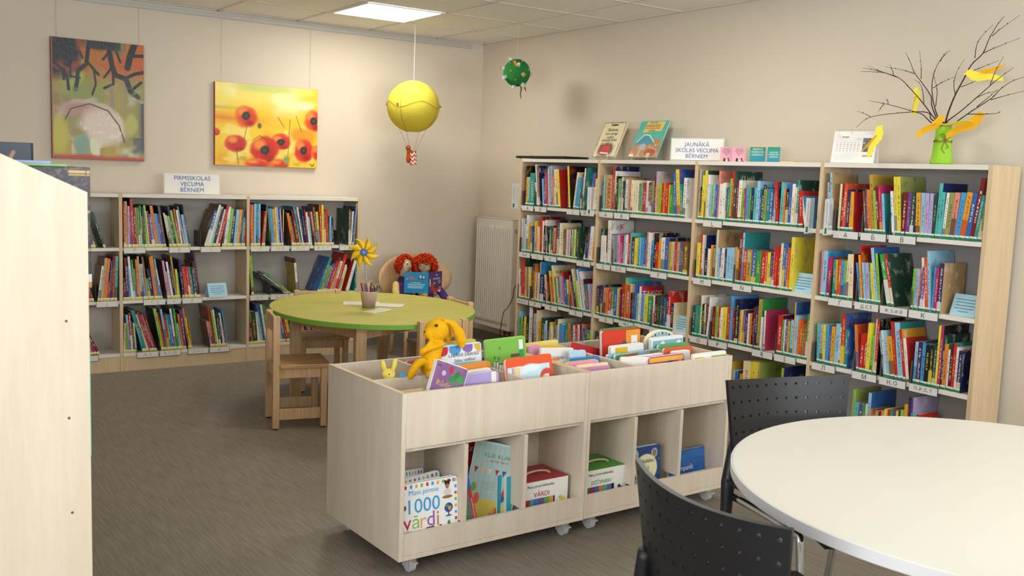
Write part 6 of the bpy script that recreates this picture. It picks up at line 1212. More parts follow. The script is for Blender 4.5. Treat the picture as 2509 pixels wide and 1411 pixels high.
for s, cl, nm in ((.166, '5aa8d0', 'light blue'), (.215, 'e6b3c0', 'pink')):
    mb = MB(); mb.prism([(-.014, 0), (.014, 0), (.014, .012), (.008, .02), (.003, .014), (-.006, .016), (-.014, .012)], -.004, .004, 0, MX((0, 0, 0), (1, 0, 0), (0, 0, 1), (0, -1, 0)))
    o = mb.build('puzzle_piece', mat(nm.replace(' ', '_') + '_foam', cl, .8, .1), None, .001); o.location = TM @ Vector((s, .295, .6515)); o.rotation_euler = (0, 0, TH); tag(o, '%s foam puzzle piece on the tray divider beside the small bunny' % nm, 'puzzle piece')
# trolley by the black chairs
bbook('board_book', 'pink book standing at the back left of the second trolley', .90, .42, ZF, .06, .232, .014, 'e6a0c0', None, 4, 0)
c = Canvas(1.2, 'ebe9e4', 90); c.ell(.7, .62, .06, .05, '3a2a2a', .3, 0, .3).ell(.84, .63, .08, .05, '8a5a3a', .3, 0, .3).ell(.55, .6, .04, .05, 'd8d0c0', .3)
bbook('board_book', 'white rounded board book with small animals on its cover, second trolley', .962, .345, ZF, .18, .226, .014, 'e9e6e0', c, 8, 4, 0, (('Gadalaiki', .5, .82, .09, .012, mat('grey_ink', '6a6a72', .5)),))
bbook('board_book', 'large yellow book at the back of the second trolley', 1.0, .50, ZF, .21, .226, .012, 'eedc7a', None, 6, -2)
bbook('board_book', 'amber book behind the white animal book', 1.0, .445, ZF, .17, .214, .012, 'f0b83a', None, 6, 0)
bbook('board_book', 'pale blue book beside the white animal book', 1.045, .305, ZF, .09, .216, .012, 'b9d8ec', None, 4, 0)
SP = [('e8e4de', 'white', .19), ('2f7ac0', 'blue', .205), ('e6d24a', 'yellow', .2), ('e691b5', 'pink', .203), ('efd9b0', 'cream', .197), ('c88ab8', 'mauve', .19), ('e8743a', 'orange', .198)]
for k, (cl, nm, h) in enumerate(SP):
    bbook('board_book', '%s book in the slanted pack, front left of the second trolley' % nm, (.985, 1.02, .98, .965, .99, .975, .91)[k], .235 - .03 * k if k < 6 else .262, ZF, .17 if k < 6 else .05, h, .016, cl, None, 12, 0)
bbook('board_book', 'long thin red book lying slanted across the second trolley', 1.2, .42, .60, .24, .07, .012, 'b8232a', None, 10, 15)
c = Canvas(.85, 'd8402a', 110); c.rect(.62, 1, 0, 1, 'e89a3a').ell(.56, .68, .08, .16, '6a5a3a', .2, 0, .3).rect(.76, .93, .45, .9, 'efece6').rect(.82, .87, .58, .78, '5a5a8a').rect(.1, .13, .25, .5, 'a02a1c').rect(.17, .2, .28, .5, 'b5301f')
bbook('board_book', 'large red and orange book rising above the second trolley', 1.36, .365, ZF, .235, .278, .022, 'c8362a', c, 5, -.5)
bbook('board_book', 'dark green book edge behind the large red and orange book', 1.37, .392, ZF, .225, .283, .01, '4a8a4a', None, 5, -.5)
c = Canvas(1, 'ecebe8', 80); c.rect(.12, .5, .55, .97, 'e6b82a').rect(.18, .45, .6, .66, 'c8962a')
bbook('board_book', 'white and yellow book in front of the large red one', 1.325, .285, ZF, .2, .226, .016, 'e9e7e3', c, 6, -1)
c = Canvas(1.3, '7aa0b0', 80); c.noise(7, 4, 5, 'b8402a', .45, 6, 1).noise(9, 5, 6, '5a7a3a', .5, 7, 1).noise(8, 6, 9, 'e0b04a', .55, 8, 1)
bbook('board_book', 'multicoloured busy-patterned board book in the middle of the second trolley', 1.33, .205, ZF, .28, .206, .018, '7ab0c0', c, 8, -2)
bbook('board_book', 'light teal book left of the busy-patterned one', 1.21, .235, ZF, .1, .2, .016, '7ac0cc', None, 6, 0)
bbook('board_book', 'small white book turned sideways at the front of the second trolley', 1.205, .12, ZF, .16, .205, .014, 'ebe7e0', None, 4, 3, -14)
c = Canvas(1.2, 'c8287a', 80); c.rect(0, 1, .9, 1, 'e6b84a').ell(.2, .8, .02, .02, 'f0d0e0', .4).ell(.4, .75, .02, .02, 'f0d0e0', .4).ell(.3, .85, .02, .02, 'f0d0e0', .4).ell(.6, .86, .1, .04, '3a3a5a', .4).ell(.9, .86, .06, .03, 'e6b84a', .3)
bbook('board_book', 'thick magenta padded book at the front of the second trolley', 1.37, .085, ZF, .215, .206, .034, 'c8287a', c, 6, -1)
bbook('board_book', 'white rounded book just behind the magenta one', 1.305, .14, ZF, .2, .205, .014, 'e6ecea', None, 6, -1)
c = Canvas(1, 'e6c39a', 60); c.rect(0, 1, .9, 1, 'e0683a')
bbook('board_book', 'orange topped white book at the right of the second trolley', 1.555, .20, ZF, .18, .21, .014, 'e0683a', None, 6, 0)
bbook('board_book', 'white book with a pink dot right of the magenta one', 1.53, .155, ZF, .11, .204, .018, 'e9e6e4', None, 6, 0)
bbook('board_book', 'green edged book behind the orange topped one', 1.56, .235, ZF, .19, .22, .014, '5aa86a', None, 6, 0)
c = Canvas(1.05, '8ab4c4', 110); c.rect(0, 1, .955, 1, 'e6ecee').rect(0, .03, 0, 1, 'e6ecee').rect(.28, .42, .5, .88, 'efeeea').ell(.35, .88, .07, .06, 'efeeea', .1).rect(.3, .4, .55, .8, '9a9aa6').rect(.8, .95, .7, .88, 'efeeea').ell(.875, .88, .075, .05, 'efeeea', .1).rect(.84, .92, .74, .84, '6a9a8a').rect(.6, .72, .62, .86, '6a8a9a').rect(.12, .15, .55, .85, '6a4a3a').rect(.75, .78, .72, .85, '3a4a6a')
bbook('board_book', 'pale blue board book with city towers, right of the red one', 1.555, .272, ZF, .205, .248, .016, 'dfe8ea', c, 4, -1)
# house shaped board book
t = thing('shaped_board_book', 'arched cream board book behind the city board book', 'board book', TM @ Vector((1.585, .335, ZF)), TH, GBB)
out = [(-.105, 0), (.09, 0), (.098, .205)] + [(.1 * math.cos(a) - .004, .205 + .062 * math.sin(a)) for a in [PI * k / 12 for k in range(1, 12)]] + [(-.105, .205)]
Mp = Matrix.Rotation(-.1, 4, 'X') @ MX((0, 0, 0), (1, 0, 0), (0, 0, 1), (0, -1, 0))
CREAMB = mat('cream_board', 'ece0c0', .5, .3)
mb = MB(); mb.prism(out, -.02, 0, 0, Mp); mb.build('pages', CREAMB, t, .002)
mb = MB(); mb.prism([(x * .9, z * .97) for x, z in out], .0002, .0012, 0, Mp); mb.build('front_page', mat('pale_aqua_page', 'a8ccd4', .5), t)
mb = MB()
for k in range(9):
    a = PI * (k + 1.2) / 11; mb.box(-.004, .004, -.0022, -.0014, -.006, .006, k % 2, Matrix.Rotation(-.1, 4, 'X') @ Matrix.Translation((.083 * math.cos(a) - .004, 0, .203 + .047 * math.sin(a))))
mb.build('printed_windows', [mat('navy_print', '3a4a8a', .5), mat('ochre_print', 'c8903a', .5)], t)
c = Canvas(1.1, 'e9e6de', 80); c.rect(0, 1, .93, 1, 'f0eeea').rect(.04, .32, .8, .94, 'ddd03a').rect(.55, 1, .8, .94, '8cc040').rect(.82, .98, .82, .88, 'eeeae4').ell(.2, .85, .04, .03, 'f5eeca', .3)
bbook('board_book', 'white, yellow and green book against the right front of the second trolley', 1.562, .028, ZF, .215, .216, .010, 'e9e6de', c, 2, -.5)
bbook('board_book', 'clear plastic covered book leaning at the back of the second trolley', 1.19, .5, ZF, .16, .21, .01, 'b5b8a8', None, 10, 0)

# ------------------------------------------------------------------ lower shelves of the trolleys
ZB = .0795
GL = 'things in the lower compartments of the trolleys'
c = Canvas(1.05, 'f0f0f0', 150)
SQ = ['c8323a', '4aa0d8', 'e6b43a', '7ab84a']
for k in range(10): c.rect(.02 + k * .1, .065 + k * .1, .945, .995, SQ[k % 4]).rect(.955, 1, .04 + k * .1, .085 + k * .1, SQ[(k + 1) % 4])
c.ell(.82, .93, .05, .045, '2a1c1a', .2).ell(.78, .965, .02, .02, '2a1c1a', .2).ell(.87, .965, .02, .02, '2a1c1a', .2).ell(.82, .885, .035, .04, 'a5714a', .2).ell(.82, .79, .07, .06, 'd5d5d0', .2).ell(.82, .72, .1, .025, '9a6a4a', .2)
c.ell(.84, .55, .08, .075, '2a4a9a', .12).ell(.86, .54, .03, .035, 'd8a03a', .3).ell(.81, .58, .03, .025, '5a9a5a', .4).line([(.84, .47), (.84, .43)], .012, '1f3a7a').ell(.84, .425, .06, .012, '1f3a7a', .2)
c.ell(.84, .29, .03, .06, '4a8a3a', .3, 0, .4).ell(.84, .18, .045, .06, 'b8843a', .2)
c.ell(.12, .27, .07, .02, '8a9a8a', .3, -.4).line([(.05, .3), (.2, .28)], .006, '9aa89a').ell(.1, .09, .055, .055, 'e89a2a', .1).ell(.1, .09, .03, .03, 'f2b84a', .6)
c.ell(.27, .24, .035, .04, 'd8a08a', .2).ell(.27, .275, .035, .02, 'a8402a', .3).ell(.27, .16, .04, .06, 'ece6e0', .2).ell(.25, .09, .07, .045, '2a4a8a', .2).ell(.35, .08, .05, .02, 'd8a08a', .3)
c.ell(.46, .27, .085, .045, '8a4a2a', .15, .1).ell(.53, .29, .035, .03, '7a3f24', .2).rect(.4, .415, .18, .26, '7a3f24').rect(.5, .515, .17, .26, '7a3f24').ell(.43, .1, .04, .025, 'e0d2c0', .2).ell(.43, .105, .015, .012, '5a2a1a', .3)
c.ell(.68, .28, .03, .035, '8a5a3a', .2).ell(.68, .18, .05, .06, 'e6d24a', .2).ell(.6, .13, .06, .018, '7a4a34', .3, .3).ell(.64, .1, .08, .025, 'e0d0c0', .4).ell(.02, .66, .03, .04, '8a3a3a', .3)
BLU_ = mat('sky_blue_ink', '3aa0d8', .45); LETT = [mat(n, h_, .45) for n, h_ in (('crimson_ink', 'c0303c'), ('grass_ink', '8ab84a'), ('peach_ink', 'e6a860'), ('violet_ink', '9a62a8'), ('coral_ink', 'dd7a4a'))]
t = bbook('board_book', 'white picture board book titled Mani pirmie 1000 vārdi, left lower compartment', .1475, .0235, ZB, .232, .245, .022, 'f0f0f0', c, 5, 0, 0, (('Mani pirmie', .38, .85, .136, .024, BLU_), ('1000', .385, .66, .130, .056, BLU_)), GL)
for k, ch in enumerate('vārdi'):
    lettering(t, ch, .05, Matrix.Rotation(-math.radians(5), 4, 'X') @ MX((-.098 + .0345 * k * (1 - .02 * k), -.001, .40 * .245 + (.006 if ch in 'āi' else .010 if ch == 'd' else 0)), (1, 0, 0), (0, 0, 1), (0, -1, 0)), LETT[k], 'title', maxh=(.046 if ch == 'ā' else .052 if ch == 'd' else .05 if ch == 'i' else .035))
c = Canvas(1.05, 'eef0f2', 80)
for k in range(10): c.rect(.02 + k * .1, .065 + k * .1, .945, .995, SQ[k % 4])
bbook('board_book', 'second white picture board book standing open behind the first one', .145, .10, ZB, .225, .24, .012, 'f0f0f0', c, 6, 0, 12, (), GL)
bbook('board_book', 'leaf of the half-open white board book behind, left lower compartment', .125, .135, ZB, .19, .25, .006, 'e6e8ec', c, 10, 8, 24, (), GL)
c = Canvas(.76, 'a7c0bd', 130)
c.mix((((c.U * 9) % 1) < .5) * .35, 'b9cfcb').mix((.2 - c.V + .1 * np.sin(c.U * 3.2)) * 30, 'd8bf5a')
for k in range(6): c.poly([(.06 + k * .15, .68 - .0 * k), (.15 + k * .15, .68), (.10 + k * .15, .60)], ['a82a3a', 'e6b88a', 'e6cf9a', 'a82a4a', '3a4a8a', 'e6b0a0'][k])
for k in range(6): c.rect(.26, .66 - .03 * (k % 3), .50 - k * .026, .505 - k * .026, '8fa6a4')
c.ell(.12, .42, .055, .06, '7aa84a', .12).ell(.22, .28, .06, .075, 'd8604a', .12).ell(.1, .22, .05, .06, 'c03a4a', .12).ell(.76, .33, .055, .055, '3a5a8a', .15).poly([(.72, .36), (.8, .36), (.76, .46)], 'c0303a')
c.rect(.6, .76, .12, .2, 'd8a03a').rect(.66, .69, .12, .2, 'c03a3a').rect(.54, .72, .02, .12, 'b08ab8').rect(.74, .94, .0, .13, '8a7ab0').rect(.62, .65, .02, .12, '7a4a8a').rect(.83, .86, .0, .13, 'c8b85a').rect(.1, .3, .0, .08, 'c03a4a')
GR2 = mat('leaf_green_ink', '5a9a5a', .5)
bbook('picture_book', 'pale green striped book titled KLIK KLAK, leaning in the middle compartment', .455, .135, ZB, .19, .315, .014, 'c4dcdc', c, 3, 9, -36, (('KLIK KLAK', .52, .84, .105, .026, GR2), ('un citas figūras', .56, .775, .07, .012, INKRED)), GL, 'book', False)
bbook('picture_book', 'teal book standing right of KLIK KLAK in the middle compartment', .508, .10, ZB, .035, .19, .02, '2a9aae', None, 2, 0, 0, (), GL, 'book', False)
bbook('picture_book', 'second teal book next to the compartment divider', .528, .075, ZB, .024, .188, .10, '3aa6b8', None, 2, 0, 0, (), GL, 'book', False)
BL3 = 'ece6e0'
t = bbook('picture_book', 'leaning picture book with a blue and red spine, left of KLIK KLAK', .362, .04, ZB, .014, .335, .18, '3a6ac8', None, 0, -14, 0, (), GL, 'book', False)
Mx = Matrix.Rotation(math.radians(-14), 4, 'Y')
mb = MB(); mb.box(-.0068, .0068, -.0012, -.0006, .02, .19, 0, Mx); mb.build('red_spine_band', mat('red_band', 'c83a2e', .45), t)
lettering(t, 'KAS DZĪVO LAUKU SĒTĀ', .15, Mx @ MX((0, -.0014, .105), (0, 0, -1), (1, 0, 0), (0, -1, 0)), INKWHITE, 'title', maxh=.008)
bbook('picture_book', 'green picture book leaning on the left divider, middle compartment', .318, .045, ZB, .014, .28, .17, '4aa84a', None, 0, -7, 0, (), GL, 'book', False)
bbook('picture_book', 'dalmatian-spotted grey book between the green and blue ones', .338, .05, ZB, .012, .29, .17, '8a9088', None, 0, -10, 0, (), GL, 'book', False)
t = bbook('puzzle_pack', 'clear puzzle pack with a red piece marked 30, back of the middle compartment', .405, .20, ZB, .13, .318, .02, 'a9a6b4', None, 4, 10, 0, (), GL, 'puzzle', False)
Mx = Matrix.Rotation(-math.radians(4), 4, 'X') @ Matrix.Rotation(math.radians(10), 4, 'Y')
mb = MB(); 
for dx, dz in ((0, 0), (.022, 0), (-.022, 0), (0, .022), (0, -.022), (0, -.05)): mb.lathe([(0, 0), (.015, 0), (.015, .0008), (0, .0008)], 18, 0, Mx @ MX((-.015 + dx, -.001, .275 + dz), (1, 0, 0), (0, 0, 1), (0, -1, 0)))
mb.build('red_piece', mat('red_puzzle_print', 'b8262e', .45), t); lettering(t, '30', .022, Mx @ MX((-.015, -.0022, .278), (1, 0, 0), (0, 0, 1), (0, -1, 0)), INKWHITE, 'number')
def carry_box(label, s, w, top, word, mword, books, cv):
    t = thing('book_box', label, 'boxed books', TM @ Vector((s, .055, ZB)), TH, GL)
    h, dd = .158, .17
    mb = MB(); mb.box(-w / 2, w / 2, 0, dd, 0, .0015); mb.box(-w / 2, -w / 2 + .0015, 0, dd, 0, h); mb.box(w / 2 - .0015, w / 2, 0, dd, 0, h); mb.box(-w / 2, w / 2, dd - .0015, dd, 0, h); mb.build('box', WHITEP, t)
    mb = MB(); mb.box(-w / 2, w / 2, 0, dd, h, h + .0025); mb.build('lid', mat(word.lower() + '_lid', top, .45, .3), t)
    mb = MB(); wx = w * .70
    mb.box(-w / 2, w / 2, -.001, .0005, .088, h); mb.box(-w / 2, w / 2, -.001, .0005, 0, .008); mb.box(-w / 2 + wx, w / 2, -.001, .0005, .008, .088); mb.build('front_sleeve', WHITEP, t)
    cv.mesh('printed_corner', w * .29, .085, PRINT, t, Matrix.Translation((w / 2 - w * .15, -.0014, .005)))
    mb = MB(); pts = smoothpath([(-.075, .06, h + .003), (-.05, .06, h + .016), (0, .06, h + .020), (.045, .06, h + .013), (.06, .06, h + .003)], 5)
    mb.tube(pts, .0045, 6); mb.build('handle', mat(word.lower() + '_handle', 'c9b39a', .6), t, 0, True)
    for k, cl in enumerate(books):
        x = -w / 2 + .004 + k * .0238
        mb = MB(); mb.box(x, x + .0225, .0012, .14, .002, .13); mb.build('small_book', mat('mini_spine', cl, .45, .3, .08, 30), t, .001)
    lettering(t, word, w * .48, MX((-w * .12, -.0016, .108), (1, 0, 0), (0, 0, 1), (0, -1, 0)), mword, 'title', maxh=.025)
    lettering(t, 'Mana pirmā bibliotēka', w * .62, MX((-w * .14, -.0016, .138), (1, 0, 0), (0, 0, 1), (0, -1, 0)), INKBLACK, 'title', maxh=.014, shear=.2)
    return t
c = Canvas(.7, 'f0eeea', 70); c.ell(.6, .72, .22, .14, 'ecd05a', .15).ell(.45, .86, .13, .09, 'ecd05a', .15).ell(.3, .84, .06, .03, 'e08a3a', .2).ell(.5, .12, .5, .12, 'd9a884', .3, .1, .2)
carry_box('white carry box of small books with a red lid, titled VĀRDI', .692, .215, 'b33a44', 'VĀRDI', INKRED, ['b83a4a', '5aa0a8', '4a7ab8', '7a5a9a', '6aa85a', 'd8a05a'], c)
c = Canvas(.7, 'f0eeea', 70); c.ell(.6, .6, .16, .2, '8a3a2a', .2, .6).ell(.7, .5, .13, .14, 'e0802a', .3).ell(.4, .78, .12, .09, '3a3a7a', .2).ell(.3, .8, .05, .03, '6a6a6a', .3).ell(.7, .1, .2, .05, 'd88a7a', .4)
carry_box('white carry box of small books with a green lid, titled DZĪVNIEKI', 1.005, .225, '58a040', 'DZĪVNIEKI', GR2, ['4a8a5a', 'b83a5a', '4a6ab8', 'c88a4a', '5aa8a8', '6a6ab0'], c)
mb = MB(); mb.box(-.08, .08, 0, .004, 0, .15); o = mb.build('folded_paper', WHITEP, None, .0005); o.location = TM @ Vector((.63, .265, ZB)); o.rotation_euler = (0, 0, TH); tag(o, 'white folded paper standing behind the VĀRDI box', 'paper')
c = Canvas(.85, '2a4a7a', 130)
c.ell(.1, .88, .13, .11, '9ac8d8', .1).ell(.8, .86, .11, .1, '9ab8c8', .1).ell(.8, .86, .075, .07, 'a8705a', .2).ell(.5, .56, .40, .30, 'e6e0b8', .05).ell(.12, .2, .2, .17, '5a9ad0', .12).ell(.36, .18, .13, .12, '4a8ac8', .12).ell(.24, .34, .1, .08, 'e6c02a', .12).ell(.06, .72, .1, .08, 'b83a3a', .3, 0, .3).ell(.1, .86, .06, .05, '2a2a3a', .3).ell(.06, .06, .06, .04, 'e6b83a', .2).ell(.2, .24, .025, .01, '2a3a5a', .3)
for k in range(14): c.ell((k * .37) % 1, (k * .59) % 1, .01, .01, 'd8e2ea', .5)
t = bbook('board_book', 'dark blue board book with a cream bear face, middle lower compartment of the second trolley', 1.235, .055, ZB, .17, .215, .03, '24508a', c, 3, 0, 0, (('Aplabu-', .56, .70, .075, .022, INKBLACK), ('ļi', .58, .56, .02, .02, INKBLACK)), GL)
t = thing('spiral_book', 'blue spiral-bound book lettered Kampanīt, right lower compartment', 'book', TM @ Vector((1.535, .10, ZB)), TH, GL)
Mx = Matrix.Rotation(-.12, 4, 'X')
c = Canvas(1.3, '2f6ab0', 80); c.noise(5, 4, 3, '3a7ac0', .5, 5, .8).noise(4, 6, 9, '2a5a9a', .55, 6, .7)
mb = MB(); mb.box(-.115, .115, 0, .009, 0, .148, 0, Mx); mb.build('pages', WHITEP, t)
c.mesh('printed_cover', .23, .148, PRINT, t, Mx @ Matrix.Translation((0, -.0008, 0)))
lettering(t, 'Kampanīt', .15, Mx @ MX((-.02, -.0014, .065), (1, 0, 0), (0, 0, 1), (0, -1, 0)), INKWHITE, 'title', maxh=.03)
mb = MB()
for k in range(13): mb.tube([Mx @ Vector((-.105 + k * .0175, .0045 + .009 * math.cos(a), .148 + .009 * math.sin(a))) for a in [2 * PI * q / 8 for q in range(9)]], .0009, 4)
mb.build('spiral_wire', DARKMETAL, t)

# ------------------------------------------------------------------ oval-backed seat with the two dolls
OAK = wood('oak_plywood', 'bd9468', 'd9b58a', (6, 6, 1.2), .45, .3)
DC = Vector((-.79, -.46, 0))
t = thing('oval_back_seat', 'small wooden seat with a wide oval back in the corner', 'seat', DC)
mb = MB(); n, m_ = 48, 8; G = []
def obk(a, r_): 
    x = .335 * r_ * math.cos(a); z = .19 * r_ * math.sin(a); return Vector((x, .20 - .25 * (x / .335) ** 2 * .35 + .15 * z * .6, .575 + z))
cen = mb._v([obk(0, 0)])[0]; prev = None
for i in range(1, m_ + 1):
    ring = mb._v([obk(2 * PI * k / n, i / m_) for k in range(n)])
    for k in range(n):
        if prev is None: mb.face([cen, ring[k], ring[(k + 1) % n]])
        else: mb.face([prev[k], ring[k], ring[(k + 1) % n], prev[(k + 1) % n]])
    prev = ring
o = mb.build('oval_back', OAK, t, 0, True); md = o.modifiers.new('t', 'SOLIDIFY'); md.thickness = .014
mb = MB(); mb.prism([(.32 * math.cos(2 * PI * k / 40), -.02 + .19 * math.sin(2 * PI * k / 40)) for k in range(40)], .33, .352); mb.build('seat', OAK, t, .004)
for x in (-.2, .2):
    for y in (-.13, .08):
        mb = MB(); mb.tube([(x * 1.15, y * 1.1 - .01, 0), (x, y, .33)], [.014, .018], 12); mb.build('leg', BEECH, t, 0, True)
for x in (-.12, .12):
    mb = MB(); mb.box(x - .02, x + .02, .13, .15, .30, .47); mb.build('back_support', BEECH, t, .003)
CLOTH = mat('doll_skin_cloth', 'd8c3a0', .95, .1, .06, 60, .2, bscale=200); PURP = mat('purple_cloth', '5b3f7c', .95, .1, .1, 80, .2); CREAMC = mat('cream_quilted_cloth', 'e3c476', .95, .1, .12, 40, .4, bscale=90); YARN = mat('red_yarn', 'cf3f1c', .95, .1, .22, 120, .5); EYEW = mat('white_felt', 'efeae0', .8); AMB = mat('amber_scarf', 'e8a22c', .9, .1)
view = Vector((-.5, -.86, .0)).normalized(); side = Vector((.86, -.5, 0))
def doll(label, base, head, hr, tilt, hair, face, up=None):
    """base: seat contact, head: centre (world)"""
    t = thing('rag_doll', label, 'doll', base, 0, 'two red-haired rag dolls reading a book')
    B = Vector(base); hd = Vector(head) - B
    neck = hd - Vector((0, 0, hr[2] * .95)); 
    return t, B, hd, neck
def facebits(t, hd, Rm, eyes, nose, mouth, hr):
    def on(x, z, e=1.0):
        y = -math.sqrt(max(.02, 1 - (x / hr[0]) ** 2 - (z / hr[2]) ** 2)) * hr[1] * e
        return hd + Rm @ Vector((x, y, z))
    for x, z in eyes:
        mb = MB(); mb.ell(on(x, z), (.011, .006, .012), 12, 0, Rm); e = mb.build('eye', EYEW, t, 0, True)
        mb = MB(); mb.ell(on(x - .001, z - .002, 1.07), (.006, .004, .0065), 10, 0, Rm); mb.build('pupil', INKBLACK, e, 0, True)
    mb = MB(); c0 = on(nose[0], nose[1], 1.03); mb.tube([c0 + Rm @ Vector((.0045 * math.cos(a), 0, .0045 * math.sin(a))) for a in [2 * PI * k / 10 for k in range(11)]], .0011, 5); mb.build('nose', mat('brown_thread', '6a3a2a', .8), t)
    mb = MB(); mb.tube([on(x, z, 1.01) for x, z in mouth], .0013, 5); mb.build('mouth', mat('dark_thread', '4a2420', .8), t)
def hair_mop(t, hd, Rm, hr, inside, n, seed, ln):
    r = random.Random(seed); mb = MB()
    for k in range(n):
        z = 1 - 2 * (k + .5) / n; a = k * 2.39996; q = Vector((math.sqrt(1 - z * z) * math.cos(a), math.sqrt(1 - z * z) * math.sin(a), z))
        if not inside(q): continue
        p = Vector((q.x * hr[0], q.y * hr[1], q.z * hr[2])); d = (q + Vector((r.uniform(-.5, .5), r.uniform(-.5, .5), r.uniform(-.9, .1)))).normalized()
        l = ln * r.uniform(.6, 1.2)
        mb.tube([hd + Rm @ (p * .96), hd + Rm @ (p + q * .008 + d * l * .5), hd + Rm @ (p + q * .006 + d * l + Vector((0, 0, -l * .35)))], [.0042, .0048, .0032], 5)
    mb.ell(hd + Rm @ Vector((0, hr[1] * .25, hr[2] * .22)), (hr[0] * .97, hr[1] * .9, hr[2] * .86), 16, 0, Rm)
    return mb.build('hair', YARN, t, 0, True)
# left doll, head turned and tilted to the right
base = (-.935, -.44, .353); hr = (.050, .052, .066)
t, B, hd, nk = doll('rag doll in a purple vest with cream sleeves, head tilted, at the left', base, (-.955, -.46, .705), hr, 0, 0, 0)
Rm = RZ(math.radians(-6)) @ RY(math.radians(18))
soft('body', [('e', hd, hr, Rm), ('t', [hd + Vector((-.012, 0, -.05)), (-.015, .0, .25), (-.01, .0, .22)], [.026, .026, .03]), ('t', [(-.03, 0, .04), (.035, -.1, .03), (.05, -.19, .015)], [.032, .027, .024]), ('t', [(.05, 0, .04), (.09, -.11, .03), (.1, -.19, .015)], [.032, .027, .024])], CLOTH, t, .005, 3)
soft('vest', [('t', [(0, 0, .03), (-.005, 0, .12), (-.01, 0, .2), (-.012, 0, .225)], [.075, .072, .066, .05]), ('e', (-.012, 0, .185), (.088, .058, .045))], PURP, t, .005, 4)
soft('sleeve', [('t', [(-.085, -.01, .195), (-.105, -.05, .13), (-.09, -.08, .07), (-.06, -.10, .03)], [.028, .03, .027, .024])], CREAMC, t, .005, 2)
soft('sleeve', [('t', [(.062, -.01, .195), (.085, -.05, .16), (.10, -.09, .15)], [.026, .027, .024])], CREAMC, t, .005, 2)
facebits(t, hd, Rm, [(.0, .012), (.034, -.004)], (.018, -.02), [(-.026, -.022), (-.022, -.034), (-.008, -.043)], hr)
hair_mop(t, hd, Rm, (.053, .055, .067), lambda q: (q.x < -.5 and q.z > -.75) or q.y > .3 or q.z > .66, 620, 4, .018)
# right doll with the big mop of hair
base = (-.755, -.43, .353); hr = (.058, .054, .062)
t, B, hd, nk = doll('rag doll with a big mop of red yarn hair holding the book, at the right', base, (-.775, -.455, .70), hr, 0, 0, 0)
Rm = RZ(math.radians(-30)) @ RY(math.radians(-5))
soft('body', [('e', hd, hr, Rm), ('t', [hd + Vector((0, 0, -.05)), (0, 0, .25), (0, 0, .2)], [.026, .026, .03]), ('t', [(-.03, 0, .04), (-.03, -.1, .03), (-.02, -.19, .015)], [.032, .027, .024]), ('t', [(.045, 0, .04), (.06, -.11, .03), (.07, -.19, .015)], [.032, .027, .024])], CLOTH, t, .005, 3)
soft('dress', [('t', [(0, 0, .03), (0, 0, .12), (0, 0, .2), (0, 0, .225)], [.08, .074, .064, .05]), ('e', (0, 0, .19), (.088, .058, .042))], PURP, t, .005, 4)
soft('sleeve', [('t', [(.075, -.01, .195), (.115, -.06, .13), (.12, -.12, .09)], [.03, .032, .03])], PURP, t, .005, 2)
soft('sleeve', [('t', [(-.07, -.01, .195), (-.08, -.06, .15), (-.06, -.11, .12)], [.028, .028, .026])], CREAMC, t, .005, 2)
soft('scarf', [('t', [(-.05, -.035, .268), (-.02, -.055, .262), (.02, -.055, .262), (.055, -.03, .268), (.04, .03, .272), (-.04, .03, .272), (-.05, -.03, .268)], [.014, .016])], AMB, t, .004, 2)
facebits(t, hd, Rm, [(-.024, .0), (.02, .006)], (-.002, -.02), [(-.028, -.034), (-.012, -.045), (.01, -.046), (.03, -.034)], hr)
hair_mop(t, hd, Rm, (.072, .068, .066), lambda q: q.z > .25 or q.y > .1 or (abs(q.x) > .72 and q.z > -.55), 900, 9, .03)
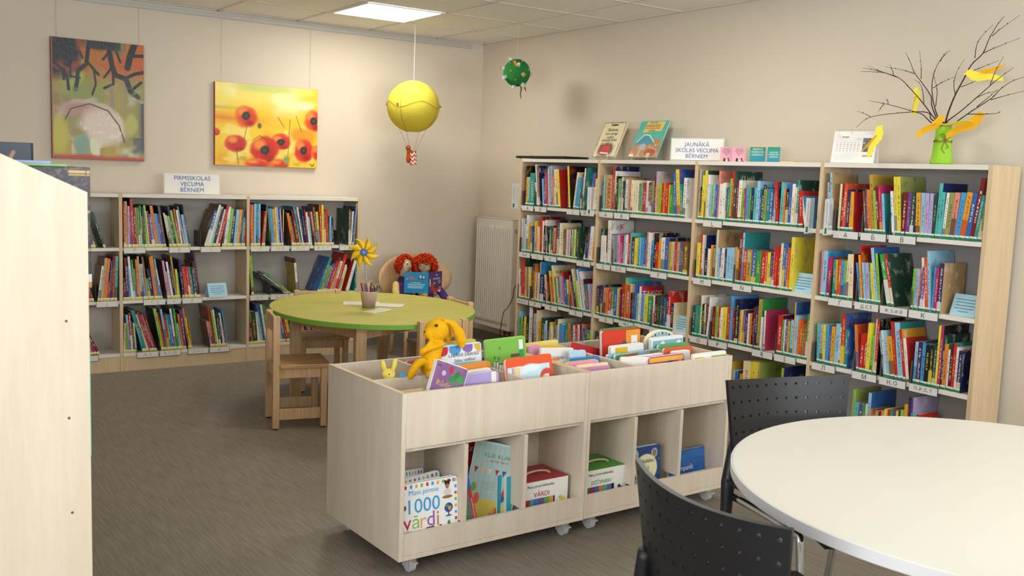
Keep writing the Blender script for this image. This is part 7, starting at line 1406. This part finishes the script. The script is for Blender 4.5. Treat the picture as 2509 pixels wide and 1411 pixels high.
# the open picture book they hold
SPN = Vector((-.842, -.64, .497))
t = thing('open_picture_book', 'open blue and purple picture book titled Uz bibliotēku held by the dolls', 'book', SPN)
dl = Vector((-.86, .51, 0)); dr_ = Vector((.90, .43, 0)); W_, H_ = .185, .160
c = Canvas(W_ / H_, '1d8fc4', 90); c.ell(.2, .75, .07, .08, 'c8506a', .2, 0, .3).ell(.32, .72, .06, .07, 'd8606a', .2, 0, .3).ell(.45, .68, .06, .04, 'b85a7a', .2, 0, .3).rect(.58, .86, .66, .72, '6a3a2a').ell(.67, .78, .03, .08, 'ece2b8', .2).ell(.8, .76, .035, .06, 'e6e0c8', .2).rect(.1, .14, .64, .68, 'd8e6ea')
for k in range(4): c.rect(.14 + .02 * (k % 2), .86 - .03 * k, .405 - .055 * k, .425 - .055 * k, 'd6ecf4')
ML = MX((0, 0, 0), -dl, Vector((0, 0, 1)).cross(-dl), (0, 0, 1)); MR = MX((0, 0, 0), dr_, Vector((0, 0, 1)).cross(dr_), (0, 0, 1))
mb = MB(); mb.box(-W_, 0, 0, .004, 0, H_, 0, ML); mb.build('back_cover', mat('blue_book_cover', '1d8fc4', .4), t)
c.mesh('printed_back', W_, H_, PRINT, t, ML @ Matrix.Translation((-W_ / 2, -.0006, 0)))
lettering(t, 'Uz bibliotēku', W_ * .42, ML @ MX((-W_ * .52, -.001, H_ * .5), (1, 0, 0), (0, 0, 1), (0, -1, 0)), INKWHITE, 'title', maxh=.012)
c = Canvas(W_ / H_, '553a78', 90); c.ell(.12, .5, .05, .2, 'e0cf9a', .2).ell(.3, .3, .12, .2, 'b8404a', .3, 0, .3).ell(.55, .2, .1, .2, '5a3a30', .3, 0, .3).ell(.8, .5, .08, .08, 'd8d0c0', .2).ell(.8, .5, .05, .05, '5a3a68', .2).ell(.85, .15, .14, .12, 'c8508a', .3, 0, .3).ell(.5, .1, .2, .08, 'c83a4a', .4, 0, .3).ell(.45, .45, .04, .06, 'e6e0d8', .2).rect(.72, .9, .0, .1, 'e8dcd8')
mb = MB(); mb.box(0, W_, 0, .004, 0, H_, 0, MR); mb.build('front_cover', mat('purple_book_cover', '553a78', .4), t)
c.mesh('printed_front', W_, H_, PRINT, t, MR @ Matrix.Translation((W_ / 2, -.0006, 0)))
lettering(t, 'Uz\nbibliotēku', W_ * .6, MR @ MX((W_ * .58, -.001, H_ * .76), (1, 0, 0), (0, 0, 1), (0, -1, 0)), INKWHITE, 'title', maxh=.045)
mb = MB(); mb.box(-W_ + .004, -.002, .0045, .012, .003, H_ - .003, 0, ML); mb.box(.002, W_ - .004, .0045, .012, .003, H_ - .003, 0, MR); mb.build('pages', WHITEP, t)
